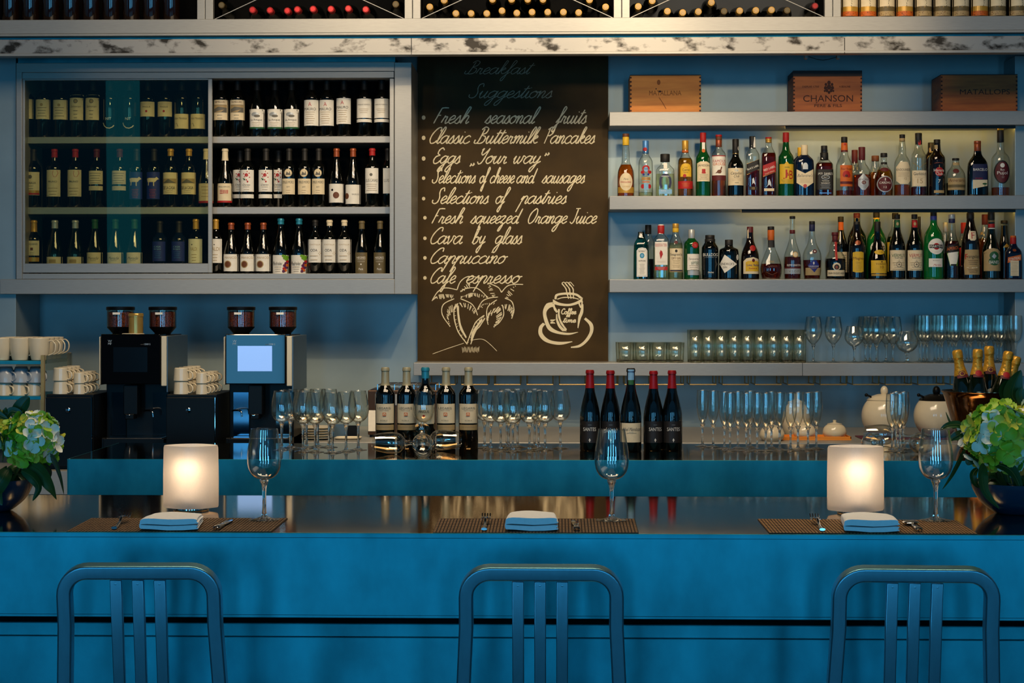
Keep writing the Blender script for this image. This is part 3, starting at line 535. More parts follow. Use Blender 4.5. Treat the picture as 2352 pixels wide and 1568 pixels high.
# ================================================================== chalkboard
YBD = 9.045
bx0, bx1 = X(959, YBD), X(1397, YBD)
brd = thing('chalkboard', 'tall black chalkboard with handwritten breakfast list', 'chalkboard', ((bx0 + bx1) / 2, YBD, Z(1176, 828, YBD)))
kx, ky, kz = brd.location
m = MB(); m.box(bx0 - kx, bx1 - kx, 0, .02, 0, Z(1176, 118, YBD) - kz, BOARD); obj('slate', m, brd)
m = MB(); m.box(bx0 - kx, bx1 - kx, -.012, .02, -.008, .006, BOARD); obj('chalk_ledge', m, brd)
G = {  # joined-up hand: strokes in x-height units before slanting
 'a': (.95, [[(.75, .85), (.45, 1), (.1, .7), (.05, .25), (.3, 0), (.6, .3), (.8, 1), (.72, .3), (.85, 0), (1.05, .25)]]),
 'b': (.85, [[(0, .1), (.3, 1.2), (.38, 2), (.22, 2.1), (.12, 1.2), (.1, .2), (.35, 0), (.65, .35), (.6, .85), (.3, .8)], [(.6, .8), (.9, .75)], [(.05, 1.75), (.5, 1.85)]]),
 'c': (.72, [[(.7, .8), (.5, 1), (.15, .75), (.05, .3), (.3, 0), (.6, .1), (.78, .3)]]),
 'd': (.95, [[(.7, .8), (.42, 1), (.08, .65), (.08, .2), (.3, 0), (.6, .3), (.88, 2.0)], [(.88, 2), (.72, .3), (.82, 0), (1, .2)]]),
 'e': (.68, [[(.0, .35), (.5, .6), (.55, .9), (.35, 1), (.1, .65), (.1, .2), (.35, 0), (.72, .3)]]),
 'f': (.55, [[(0, .1), (.45, 1.2), (.66, 1.9), (.5, 2.15), (.36, 1.8), (.25, .4), (.15, -.7), (.0, -1.1), (-.14, -.8), (.1, -.2), (.5, .3)]]),
 'g': (.92, [[(.75, .85), (.45, 1), (.1, .7), (.08, .25), (.3, .05), (.6, .35), (.8, 1), (.65, -.2), (.45, -.95), (.2, -1.05), (.15, -.7), (.5, -.15), (1.0, .3)]]),
 'h': (.88, [[(0, .1), (.38, 1.2), (.52, 1.95), (.36, 2.1), (.25, 1.6), (.1, 0)], [(.1, 0), (.25, .6), (.5, 1), (.68, .85), (.62, .2), (.72, 0), (.92, .25)]]),
 'i': (.45, [[(0, .1), (.2, 1), (.15, .2), (.3, 0), (.5, .25)], [(.25, 1.42), (.29, 1.5)]]),
 'k': (.78, [[(0, .1), (.35, 1.2), (.5, 1.95), (.35, 2.1), (.25, 1.6), (.1, 0)], [(.15, .45), (.5, .98), (.62, .8), (.25, .5)], [(.25, .5), (.5, .05), (.82, .2)]]),
 'l': (.44, [[(0, .1), (.38, 1.1), (.52, 1.9), (.38, 2.1), (.2, 1.5), (.12, .3), (.25, 0), (.47, .25)]]),
 'm': (1.1, [[(0, .7), (.14, 1), (.1, 0)], [(.1, 0), (.28, .75), (.45, 1), (.53, .8), (.45, 0)], [(.45, 0), (.63, .75), (.8, 1), (.9, .8), (.82, .2), (.92, 0), (1.12, .25)]]),
 'n': (.82, [[(0, .7), (.14, 1), (.1, 0)], [(.1, 0), (.28, .75), (.48, 1), (.6, .8), (.52, .2), (.62, 0), (.84, .25)]]),
 'o': (.78, [[(.45, 1), (.1, .75), (.05, .3), (.3, 0), (.6, .25), (.65, .75), (.45, 1), (.5, .82), (.88, .92)]]),
 'p': (.82, [[(0, .5), (.2, 1), (.06, -.2), (-.06, -1.1)], [(.1, .2), (.3, .85), (.5, 1), (.66, .8), (.58, .2), (.68, 0), (.86, .25)]]),
 'q': (.92, [[(.75, .85), (.45, 1), (.1, .7), (.08, .25), (.3, 0), (.6, .35), (.8, 1), (.68, 0), (.6, -.6)], [(.68, .1), (.95, .3)]]),
 'r': (.66, [[(0, .1), (.15, .95), (.2, .82), (.42, .85), (.38, .3), (.48, 0), (.7, .2)]]),
 's': (.6, [[(-.05, .1), (.35, 1), (.42, .72), (.5, .35), (.35, 0), (.08, .1)], [(.35, 0), (.65, .25)]]),
 't': (.48, [[(0, .1), (.3, 1.1), (.42, 1.75)], [(.42, 1.75), (.2, .3), (.3, 0), (.52, .25)], [(.1, 1.28), (.66, 1.4)]]),
 'u': (.86, [[(0, .5), (.15, 1), (.1, .3), (.25, 0), (.5, .3), (.65, 1)], [(.65, 1), (.58, .2), (.7, 0), (.9, .25)]]),
 'v': (.78, [[(0, .7), (.12, 1), (.2, .2), (.3, 0), (.55, .5), (.6, 1), (.88, .85)]]),
 'w': (1.1, [[(0, .5), (.12, 1), (.1, .3), (.25, 0), (.45, .4), (.52, .95)], [(.52, .95), (.48, .3), (.62, 0), (.85, .4), (.9, 1), (1.15, .85)]]),
 'y': (.84, [[(0, .5), (.15, 1), (.1, .4), (.25, .1), (.5, .35), (.65, 1)], [(.65, 1), (.5, -.2), (.25, -1.05), (.08, -.95), (.1, -.6), (.45, -.1), (.9, .3)]]),
 'z': (.74, [[(0, .85), (.2, 1), (.5, .95), (.1, .1), (.35, .1), (.45, -.3), (.25, -1), (.1, -.9), (.3, -.3), (.78, .25)]]),
 'B': (1.0, [[(-.2, .5), (-.22, .1), (.1, .05), (.25, .6), (.4, 1.9)], [(.1, 1.75), (.4, 2.1), (.8, 1.9), (.72, 1.35), (.3, 1.1), (.8, .85), (.82, .3), (.5, .02), (.1, .05)]]),
 'C': (.85, [[(.9, 1.55), (.85, 2), (.5, 1.95), (.12, 1.25), (.05, .5), (.3, .03), (.65, .1), (.88, .4)]]),
 'E': (.82, [[(.85, 1.75), (.6, 2.05), (.28, 1.8), (.25, 1.3), (.55, 1.1), (.15, .9), (.02, .4), (.25, 0), (.6, .1), (.85, .45)]]),
 'F': (.85, [[(.1, 0), (.2, 1.0), (.3, 1.95)], [(.3, 1.95), (.6, 2.0), (1.0, 1.98)], [(.2, 1.02), (.5, 1.05)]]),
 'J': (.8, [[(.25, 2), (.85, 2.02)], [(.58, 2), (.55, .4), (.35, 0), (.05, .22)]]),
 'O': (1.05, [[(.55, 2), (.12, 1.4), (.05, .5), (.32, 0), (.72, .3), (.9, 1.2), (.75, 1.9), (.5, 2)]]),
 'P': (.8, [[(.15, 0), (.28, 2)], [(.05, 1.75), (.4, 2.08), (.8, 1.9), (.75, 1.3), (.45, 1.0), (.2, 1.05)]]),
 'S': (.82, [[(.82, 1.6), (.7, 2.05), (.38, 1.9), (.36, 1.4), (.55, .8), (.5, .2), (.2, 0), (-.1, .2), (-.12, .5)]]),
 'Y': (.9, [[(.05, 1.7), (.18, 2), (.12, 1.4), (.3, 1.12), (.65, 1.6), (.8, 2)], [(.8, 2), (.65, .8), (.5, .1), (.25, -.05), (.05, .25)]]),
 ',': (.3, [[(.1, .2), (.2, .1), (.05, -.25)]])}
def spline(pts, n=4):
    if len(pts) < 3: return list(pts)
    out = []
    for i in range(len(pts) - 1):
        p0, p1, p2, p3 = pts[max(0, i - 1)], pts[i], pts[i + 1], pts[min(len(pts) - 1, i + 2)]
        for k in range(n):
            t = k / n
            out.append(tuple(.5 * (2 * b + (c - a) * t + (2 * a - 5 * b + 4 * c - d) * t * t + (3 * b - a - 3 * c + d) * t ** 3) for a, b, c, d in zip(p0, p1, p2, p3)))
    return out + [pts[-1]]
def bcv(px, py): return X(px, YBD) - kx, Z(px, py, YBD) - kz
BEPS = [0]
def chalk(mb, pl, wd, c=None):
    """a chalk stroke: a thin raised ribbon on the slate, tapering at its ends"""
    BEPS[0] = (BEPS[0] + 1) % 9; y0_ = .0007 + .00012 * BEPS[0]
    q = [bcv(*p) for p in pl]; L = []; R = []; n = len(q); s = S(1180, YBD)
    for i, p in enumerate(q):
        a = q[max(0, i - 1)]; b = q[min(n - 1, i + 1)]; dx, dy = b[0] - a[0], b[1] - a[1]; d = math.hypot(dx, dy) or 1
        y = -y0_ - i * .000012; k = wd * .88 / s / 2 * (.75 if i in (0, n - 1) else 1) * (1 + .12 * sin(i * 1.7))
        L.append((p[0] - dy / d * k, y, p[1] + dx / d * k)); R.append((p[0] + dy / d * k, y, p[1] - dx / d * k))
    mb.add(L + R, [(i, n + i, n + i + 1, i + 1) for i in range(n - 1)], c or CHALK)
def word(mb, s, x0, x1, base, xh, wd, c=None, slant=.36):
    strokes = []; cur = 0
    for ch in s:
        adv, st = G[ch]
        for q in st: strokes.append([(cur + x + slant * y, y) for x, y in q])
        cur += adv
    xs = [p[0] for q in strokes for p in q]; a, b = min(xs), max(xs)
    for q in strokes: chalk(mb, [(x0 + (x - a) / (b - a) * (x1 - x0), base - y * xh) for x, y in spline(q)], wd, c)
LINES = [('Breakfast', 170, 14.5, 1.6, [('Breakfast', 1067, 1229)]), ('Suggestions', 225, 16, 2.0, [('Suggestions', 1077, 1268)]),
 ('fruits', 283.5, 18, 3, [('Fresh', 996, 1082), ('seasonal', 1113, 1241), ('fruits', 1268, 1347)]), ('pancakes', 329.5, 18, 3, [('Classic', 988, 1081), ('Buttermilk', 1089, 1241), ('Pancakes', 1250, 1366)]),
 ('eggs', 375.5, 17.5, 3, [('Eggs', 996, 1057), ('Your', 1097, 1164), ('way', 1180, 1242)]), ('cheese', 420.5, 17, 2.8, [('Selections', 993, 1092), ('of', 1102, 1126), ('cheese', 1126, 1182), ('and', 1187, 1235), ('sausages', 1244, 1343)]),
 ('pastries', 467.5, 17.5, 2.9, [('Selections', 993, 1122), ('of', 1139, 1172), ('pastries', 1184, 1301)]), ('juice', 513, 17, 2.9, [('Fresh', 992, 1067), ('squeezed', 1080, 1201), ('Orange', 1214, 1303), ('Juice', 1309, 1371)]),
 ('cava', 560, 18.5, 2.9, [('Cava', 990, 1063), ('by', 1084, 1115), ('glass', 1132, 1199)]), ('cappuccino', 605, 17.5, 2.9, [('Cappuccino', 990, 1167)]), ('espresso', 650.5, 17.5, 2.9, [('Cafe', 990, 1047), ('espresso', 1071, 1200)])]
for nm, base, xh, wd, words in LINES:
    for s_, a, b in words: m = MB(); word(m, s_, a, b, base, xh, wd, CHALKF if base < 230 else CHALK); obj('chalk_word', m, brd)
    if nm == 'eggs':
        m = MB()
        for qx, qy in ((1080, 376), (1086, 375), (1252, 352), (1258, 351)): chalk(m, [(qx + 2, qy - 1), (qx + 3, qy + 2), (qx - 1, qy + 6)], 4)
        obj('quotation_marks', m, brd)
for i, py in enumerate((270, 316.5, 364, 409, 456, 500, 547, 592, 638)):
    px = 973 + (i > 4) * 3; m = MB(); decals(m, [('e', px, py, 4.3 - (i > 2) * .4, 5 - (i > 2) * .8, CHALK)], bcv, lambda x, z: 0, .001); obj('chalk_bullet', m, brd)
def C2(pts): return [(940 + x / 3.825, 440 + y / 3.825) for x, y in pts]
def draw(mb, pts, wd, sp=True): chalk(mb, spline(C2(pts)) if sp else C2(pts), wd)
def hatch(mb, a, b, n, wd=2, jit=2):                 # leaf strokes hanging between two curves
    A = spline(C2(a), 6); B = spline(C2(b), 6)
    for i in range(n):
        p = A[int(i * (len(A) - 1) / max(1, n - 1))]; q = B[int(i * (len(B) - 1) / max(1, n - 1))]
        chalk(mb, [p, (q[0] + rnd.uniform(-jit, jit), q[1] + rnd.uniform(-jit, jit))], wd)
m = MB()  # two palms
for f in ([(200, 960), (250, 880), (320, 845), (420, 862)], [(420, 862), (450, 790), (520, 745), (640, 760)], [(450, 880), (500, 850), (600, 850), (690, 930)], [(395, 940), (300, 990), (290, 1080), (360, 1185)],
          [(450, 940), (540, 980), (580, 1030), (600, 1085)], [(600, 1035), (640, 965), (700, 935), (780, 925)], [(810, 885), (780, 840), (690, 800)], [(810, 885), (860, 830), (920, 815), (1000, 815)],
          [(840, 935), (900, 965), (920, 1040), (900, 1115)], [(770, 950), (700, 1000), (680, 1060), (690, 1160)], [(820, 1000), (830, 1080), (790, 1150), (740, 1185)]): draw(m, f, 2.4)
hatch(m, [(210, 950), (260, 905), (320, 900), (385, 905)], [(230, 925), (270, 940), (330, 935), (380, 930)], 16, 2.4)
hatch(m, [(450, 870), (500, 815), (530, 800)], [(470, 870), (520, 850), (535, 820)], 7, 2.6)
hatch(m, [(455, 935), (520, 895), (580, 890), (690, 920)], [(455, 920), (520, 925), (580, 920), (690, 935)], 20, 2.6)
hatch(m, [(430, 980), (350, 1010), (330, 1090), (355, 1180)], [(400, 1030), (360, 1070), (350, 1110), (358, 1180)], 14, 2.4)
hatch(m, [(440, 975), (520, 985), (570, 1030), (598, 1080)], [(460, 1005), (510, 1030), (555, 1060), (596, 1080)], 12, 2.4)
hatch(m, [(600, 1030), (650, 985), (750, 975)], [(600, 1040), (660, 1000), (740, 990)], 12, 2.2)
hatch(m, [(700, 805), (730, 850), (765, 930)], [(690, 810), (700, 860), (725, 925)], 9, 2.4)
hatch(m, [(850, 930), (870, 870), (930, 825)], [(860, 940), (900, 900), (935, 830)], 8, 2.4)
hatch(m, [(810, 995), (880, 990), (915, 1040), (903, 1110)], [(820, 1010), (870, 1040), (895, 1075), (900, 1112)], 13, 2.6)
hatch(m, [(790, 1010), (720, 1040), (680, 1100), (690, 1160)], [(740, 1060), (700, 1100), (690, 1130), (690, 1165)], 12, 2.4)
hatch(m, [(800, 1020), (815, 1080), (790, 1140), (745, 1185)], [(760, 1060), (770, 1110), (765, 1150), (742, 1186)], 14, 2.6)
for a in ([(395, 1010), (395, 1110), (430, 1230), (510, 1340)], [(420, 985), (430, 1100), (450, 1200), (500, 1285)], [(660, 1085), (590, 1140), (550, 1220), (505, 1340)], [(665, 1110), (620, 1180), (580, 1230), (540, 1340)]): draw(m, a, 2.8)
draw(m, [(428, 1000), (435, 1100), (455, 1190), (500, 1280)], 4.2); draw(m, [(640, 1120), (590, 1190), (560, 1240), (548, 1310)], 5.5)
hatch(m, [(395, 1010), (395, 1110), (430, 1230), (505, 1335)], [(412, 1012), (412, 1105), (445, 1215), (505, 1325)], 11, 1.4, .5)
hatch(m, [(660, 1085), (590, 1140), (550, 1220), (510, 1330)], [(650, 1110), (600, 1165), (565, 1230), (520, 1320)], 9, 1.4, .5)
draw(m, [(205, 1425), (330, 1380), (480, 1330)], 1.4); draw(m, [(540, 1310), (580, 1298), (650, 1298), (710, 1340), (770, 1400)], 1.4)
zz = [(465 + 5 * i, 1365 + (45 if i % 2 else 0) + 6 * sin(i)) for i in range(31)]; chalk(m, C2(zz), 1.3)
obj('palm_drawing', m, brd)
m = MB()  # cup and saucer
def fill(outer, inner): hatch_n = 26; A = spline(C2(outer), 8); B = spline(C2(inner), 8); n = min(len(A), len(B)); BEPS[0] += 1; y = -.0009; m.add([(bcv(*p)[0], y, bcv(*p)[1]) for p in A[:n] + B[:n]], [(i, n + i, n + i + 1, i + 1) for i in range(n - 1)], CHALK)
fill([(1275, 945), (1290, 900), (1380, 885), (1470, 895), (1525, 935)], [(1295, 945), (1305, 915), (1380, 905), (1460, 912), (1500, 940)])
fill([(1262, 945), (1320, 975), (1400, 985), (1470, 965), (1525, 930)], [(1262, 985), (1320, 1000), (1400, 1005), (1470, 990), (1520, 965)])
draw(m, [(1300, 945), (1350, 930), (1430, 930), (1490, 945)], 2.5)
fill([(1262, 970), (1205, 985), (1175, 1050), (1185, 1130), (1220, 1210), (1290, 1245), (1400, 1258), (1485, 1235)], [(1280, 1010), (1235, 1020), (1205, 1060), (1215, 1120), (1245, 1185), (1310, 1225), (1400, 1240), (1480, 1232)])
draw(m, [(1262, 985), (1280, 1030), (1300, 1060)], 6); fill([(1290, 1075), (1290, 1130), (1310, 1185), (1345, 1225)], [(1300, 1075), (1305, 1120), (1335, 1180), (1385, 1225)])
draw(m, [(1315, 1030), (1315, 1090), (1335, 1150), (1380, 1215)], 5)
fill([(1530, 990), (1528, 1060), (1505, 1120), (1485, 1200)], [(1520, 985), (1500, 1060), (1485, 1100), (1478, 1195)]); draw(m, [(1490, 975), (1510, 1020), (1520, 960)], 4)
fill([(1175, 1150), (1140, 1190), (1140, 1260), (1200, 1320), (1320, 1345), (1435, 1320)], [(1195, 1165), (1170, 1200), (1175, 1250), (1230, 1300), (1320, 1318), (1430, 1314)])
fill([(1550, 1105), (1610, 1160), (1615, 1230), (1570, 1310), (1500, 1365), (1420, 1372)], [(1535, 1120), (1580, 1170), (1585, 1230), (1545, 1300), (1490, 1345), (1420, 1362)])
for sx_ in (0, 30, 62): draw(m, [(1340 + sx_ * .9, 805 - sx_ * .1), (1375 + sx_, 850), (1385 + sx_ * .9, 890), (1400 + sx_ * .7, 940)], 3); draw(m, [(1340 + sx_ * .9, 805), (1360 + sx_ * .9, 795), (1385 + sx_, 830)], 2)
draw(m, [(1240, 1130), (1280, 1128), (1250, 1142), (1280, 1152), (1240, 1152)], 5, False)
word(m, 'Coffee', *[940 + v / 3.825 for v in (1338, 1468)], 440 + 1075 / 3.825, 6, 2.6, slant=.05); word(m, 'time', *[940 + v / 3.825 for v in (1350, 1466)], 440 + 1148 / 3.825, 6, 2.6, slant=.1)
obj('coffee_cup_drawing', m, brd)

# ================================================================== shelves right of the chalkboard
YS, YSB = 8.80, 9.08
SH = []
for i, (a, y0, y1, nm) in enumerate(((1400, 257, 289, 'thick steel wall shelf carrying the wooden crates'), (1400, 450, 481, 'thick steel wall shelf carrying the upper row of spirits'), (1400, 641.5, 671, 'thick steel wall shelf carrying the lower row of spirits'), (950, 833, 862.5, 'long steel wall shelf carrying the drinking glasses'))):
    x0, x1 = X(a, YS), X(2420, YS); t = thing('wall_shelf', nm, 'shelf', ((x0 + x1) / 2, YS, Z(1400, y1, YS)), 'steel wall shelves')
    m = MB(); h = Z(1400, y0, YS) - Z(1400, y1, YS); m.box(x0 - t.location.x, x1 - t.location.x, 0, YSB - YS, 0, h, STEEL); obj('shelf_board', m, t, bevel=.002)
    SH.append(t.location.z + h)
    if i < 2:                                            # light strip tucked under the back of the board
        xa, xb = X((1800, 1700)[i], 8.9) - t.location.x, X(2325, 8.9) - t.location.x
        m = MB(); m.box(xa, xb, .035, .040, -.014, 0, mat('dark_channel', '2a2620', .6, 0, .2, 10)); m.box(xa, xb, .040, .052, -.012, 0, mat('light_strip', 'ffcf7a', .5, emit=.5)); obj('light_strip', m, t)
        light('shelf_light', 'AREA', (t.location.x + (xa + xb) / 2, 8.86, t.location.z - .008), (t.location.x + (xa + xb) / 2, 9.08, t.location.z - .045), .8, (1, .55, .09), shape='RECTANGLE', size=xb - xa, size_y=.012)
    if i == 3:
        for k in range(18):
            px = 985 + 75 * k; xa, xb = X(px, 8.84) - t.location.x, X(px + 60, 8.84) - t.location.x; zb = Z(px, 883, 8.84) - t.location.z
            m = MB(); m.tube([(xa, .25, zb), (xa, .07, zb), (xa, .045, zb), (xb, .045, zb), (xb, .07, zb), (xb, .25, zb)], .0035, BRASS, 8)
            for xx in (xa, xb):
                for yy in (.065, .235): m.tube([(xx, yy, 0), (xx, yy, zb)], .0032, BRASS, 6)
            obj('hanger_rail', m, t)
        for px in (1843,): m = MB(); m.box(X(px, YS) - t.location.x - .001, X(px, YS) - t.location.x + .001, -.001, 0, 0, h, DARK); obj('joint', m, t)
# crates
def crate(label, x0, x1, y0, wood, text, lid=False):
    Y = 8.835; xa, xb = X(x0, Y), X(x1, Y); z0 = SH[0]; h = Z((x0 + x1) / 2, y0, Y) - z0; W = (xb - xa) / 2
    t = thing('wooden_crate', label, 'crate', ((xa + xb) / 2, Y, z0), 'wooden wine crates')
    D = .205; m = MB(); d = .009
    hh = h - (.028 if lid else 0)
    m.box(-W, W, 0, d, 0, hh, wood); obj('front_panel', m, t, bevel=.001)
    for sg in (-1, 1): m = MB(); m.box(sg * W, sg * (W - d), d, D, 0, hh, wood); obj('side_panel', m, t, bevel=.001)
    m = MB(); m.box(-W, W, D, D + d, 0, hh, wood); obj('rear_panel', m, t)
    m = MB(); m.box(-W + d, W - d, d, D, 0, d, wood); obj('bottom_panel', m, t)
    m = MB()
    if lid: m.box(-W, W, -.001, D + d, hh, h, mat('dark_lid_wood', '2a1610', .6, 0, .3, 8))
    else: m.box(-W, W, 0, D + d, hh - .001, hh + .003, mat('dark_lid_wood', '2a1610', .6, 0, .3, 8))
    obj('lid', m, t)
    m = MB(); n = 9
    for k in range(n):                                   # finger joints at both ends of the front board
        z = hh * (k + .25) / n
        for sg in (-1, 1): m.box(sg * W, sg * (W - .008), -.0006, .0002, z, z + hh / n * .42, BURN)
    obj('finger_joints', m, t)
    s = S((x0 + x1) / 2, Y); pc = (x0 + x1) / 2; m = MB()
    decals(m, text, lambda px, py: ((px - pc) / s, Z(pc, py, Y) - z0), lambda x, z: -.0005, .0005); obj('printed_marks', m, t)
    return t
BURNL = mat('pale_burnt_print', 'a05a20', .7, 0, .2, 60)
crate('pale pine crate at the left end of the top shelf', 1447, 1610, 173, WOOD, [('t', 'MATALLANA', 1528, 213.5, 74, 11, BURNL), ('e', 1513, 189, 4, 6, BURNL), ('l', [(1514, 224), (1522, 236), (1530, 250)], 1.6, BURNL), ('e', 1507, 204, 1.5, 1.5, BURN), ('e', 1516, 210, 3, 2.2, BURN)])
crest = [('e', 1904 + dx, 200 + dy, r, r * 1.2, BURN) for dx, dy, r in ((0, -10, 4), (-7, -6, 3), (7, -6, 3), (-8, 2, 3.5), (8, 2, 3.5), (0, 0, 5), (-5, 8, 3.2), (5, 8, 3.2), (0, 12, 3), (-10, 9, 2), (10, 9, 2))]
crate('orange wooden crate with dark lid and printed crest on the top shelf', 1822, 1980, 162, WOODR, crest + [('t', 'CHANSON', 1902, 226, 114, 15, BURN), ('t', 'PERE & FILS', 1902, 242.5, 63, 6.5, BURN), ('l', [(1874, 236.5), (1877, 235)], 1.6, BURN), ('t', 'DEPUIS 1750', 1862, 199, 38, 4, BURN), ('t', 'A BEAUNE', 1940, 199, 26, 4, BURN)], True)
crate('dark reddish wooden crate at the right end of the top shelf', 2161, 2337, 172, WOODR, [('t', 'MATALLOPS', 2262, 211, 114, 12, BURN), ('m', 2255, 226, 228, 36, 2, BURN), ('m', 2255, 195, 197, 36, 2, BURN)])
m = MB()
for px in (1852, 1926): m.box(X(px, 8.6) - .006, X(px, 8.6) + .006, 8.6, 8.64, Z(px, 134, 8.6), Z(px, 124, 8.6), STEEL)
m.tube(spline([(X(1857, 8.62), 8.62, Z(1857, 130, 8.62)), (X(1890, 8.62), 8.62, Z(1890, 138, 8.62)), (X(1925, 8.62), 8.62, Z(1925, 130, 8.62))], 8), .0015, BLACK, 6)
struct('trim_8', m)

# ================================================================== spirits
def pchip(o): 
    """outline 'y:halfwidth ...' from the base up -> softened list"""
    p = [tuple(map(float, q.split(':'))) for q in o.split()]
    for _ in range(2):
        q = [p[0]]
        for a, b in zip(p, p[1:]): q += [(a[0] * .75 + b[0] * .25, a[1] * .75 + b[1] * .25), (a[0] * .25 + b[0] * .75, a[1] * .25 + b[1] * .75)]
        p = q + [p[-1]]
    return p
CR = (1400, 270, 4.704)
def spirit(name, label, xc, outline, glassm, capl, items, row, back=False, liquid=None, n=2., dr=1., neck=None, Y=None, group=None, base=None):
    """everything in the coordinates of the enlarged crop CR; outline from the base up, capl = 'y0:y1:hw:ink' rings from low to high"""
    ox_, oy_, k = CR; Y = Y or (8.965 if back else 8.862); px = ox_ + xc / k; s = S(px, Y) * k
    z0 = base if base is not None else SH[row]; ol = pchip(outline); yb = ol[0][0]
    sq = (s / k) / S(px, 8.862) * k / k
    hz = lambda y: (yb - y) / s
    t = thing(name, label, 'bottle', (X(px, Y), Y, z0), group or ('spirits on the upper spirit shelf' if row == 1 else 'spirits on the lower spirit shelf'))
    b = MB(); b.lathe([(max(.001, hw / s), hz(y)) for y, hw in ol], glassm, 28, n, dr); obj('glass_body', b, t)
    def hw_at(z):
        for (y0, h0), (y1, h1) in zip(ol, ol[1:]):
            if hz(y0) <= z <= hz(y1): return (h0 + (h1 - h0) * (z - hz(y0)) / max(1e-9, hz(y1) - hz(y0))) / s
        return ol[-1][1] / s
    if liquid:
        lm, ly = liquid; b = MB()
        pts = [(max(.001, hw / s * .93), hz(y) + .004) for y, hw in ol if hz(y) + .004 < hz(ly)] + [(hw_at(hz(ly)) * .93, hz(ly))]
        b.lathe(pts, lm, 24, n, dr); obj('liquid', b, t)
    if capl:
        b = MB()
        for q in capl.split():
            a, c, h, ink = q.split(':'); a, c, h = float(a), float(c), float(h)
            b.lathe([(h / s * .97, hz(a)), (h / s, hz(a) + .001), (h / s, hz(c) - .0015), (h / s * .93, hz(c))], INK[ink], 20)
        obj('cap', b, t)
    def surf(x, z):
        a = hw_at(z) + .0002; return -a * dr * max(.02, 1 - min(1, abs(x) / a) ** n) ** (1 / n)
    cv = lambda x, y: (max(-hw_at(hz(y)) * .985, min(hw_at(hz(y)) * .985, (x - xc) / s)), hz(y))
    for nm, its in (('label', items), ('neck_label', neck)):
        if its: b = MB(); decals(b, its, cv, surf, .0006); obj(nm, b, t)
    return t
W_ = 'whisky_bottle'
spirit('brandy_bottle', 'bulb-necked amber bottle with oval cream label, leftmost on the upper spirit shelf', 176, '845:92 640:93 560:85 500:55 470:40 400:42 340:38 290:32 190:32', CLEAR, '290:200:36:ye 200:165:36:br', [('r', 90, 262, 745, 808, 'gd'), ('e', 175, 688, 70, 97, 'cr'), ('t', 'Pere', 176, 660, 48, 22, 'gy', .3), ('t', 'MAGLOIRE', 174, 692, 110, 18, 'rd'), ('t', 'CALVADOS', 176, 740, 76, 14, 'gd')], 1, liquid=(AMB, 500))
spirit('tequila_bottle', 'clear bottle with blue cap and red floral print on the upper spirit shelf', 390, '845:78 840:80 480:80 440:68 400:38 370:34 250:33', CLEAR, '380:240:34:sk', [('e', 390, 545, 40, 36, 'rd'), ('e', 355, 585, 20, 18, 'rd'), ('e', 430, 585, 20, 18, 'rd'), ('e', 390, 555, 24, 26, 'lb'), ('e', 380, 550, 6, 7, 'bl'), ('e', 401, 550, 6, 7, 'bl'), ('e', 365, 610, 12, 12, 'bl'), ('e', 415, 610, 12, 12, 'bl'), ('r', 345, 438, 640, 672, 'gd'), ('t', 'CUERVO', 391, 657, 74, 18, 'bl'), ('r', 350, 430, 685, 697, 'or'), ('e', 355, 738, 18, 24, 'rd'), ('e', 428, 738, 18, 24, 'rd'), ('r', 368, 416, 712, 772, 'lb')], 1, neck=[('e', 383, 335, 22, 20, 'rd')], liquid=(PALE, 800))
spirit('tequila_bottle', 'short clear bottle with wide black cap and horseshoe label on the upper spirit shelf', 600, '845:102 840:104 560:102 530:80 505:50 470:45 440:44', CLEAR, '470:385:51:bk', [('l', [(558, 755), (545, 700), (550, 650), (572, 620), (600, 610), (628, 620), (650, 650), (655, 700), (642, 755)], 26, 'nv'), ('t', 'HERRADURA', 600, 628, 88, 14, 'si'), ('r', 530, 670, 770, 818, 'lb'), ('t', 'PLATA', 580, 785, 52, 12, 'wh')], 1, n=4, dr=.6, liquid=(PALE, 600), neck=[('r', 582, 620, 478, 545, 'wh')])
spirit('tequila_bottle', 'gold-capped golden bottle with arched yellow label and red band on the upper spirit shelf', 818, '845:84 840:84 470:84 440:70 400:42 370:35 250:34', CLEAR, '372:345:36:or 345:240:35:gd', [('p', [(762, 635), (762, 540), (775, 505), (800, 492), (840, 492), (865, 505), (878, 540), (878, 635)], 'ye'), ('t', 'Jose', 820, 535, 36, 16, 'br'), ('t', 'Cuervo', 820, 560, 76, 28, 'bk'), ('t', 'Especial', 820, 590, 50, 14, 'br'), ('e', 806, 624, 18, 18, 'rd'), ('r', 738, 896, 682, 764, 'rd'), ('m', 820, 705, 735, 90, 3, 'gd')], 1, liquid=(GOLDL, 430))
spirit(W_, 'tall green bottle with red cap and arched cream label on the upper spirit shelf', 1010, '845:80 840:82 440:81 410:70 370:46 330:36 260:32 170:31', GREENG, '262:155:33:rd', [('p', [(943, 685), (943, 490), (975, 470), (1045, 470), (1078, 490), (1078, 685)], 'cr'), ('t', 'JAMESON', 1012, 517, 124, 28, 'bk'), ('r', 992, 1030, 552, 592, 'rd'), ('e', 1012, 594, 24, 8, 'rd'), ('m', 1012, 612, 660, 90, 4, 'gy')], 1, neck=[('r', 996, 1030, 262, 350, 'wh'), ('e', 1012, 352, 19, 20, 'or')])
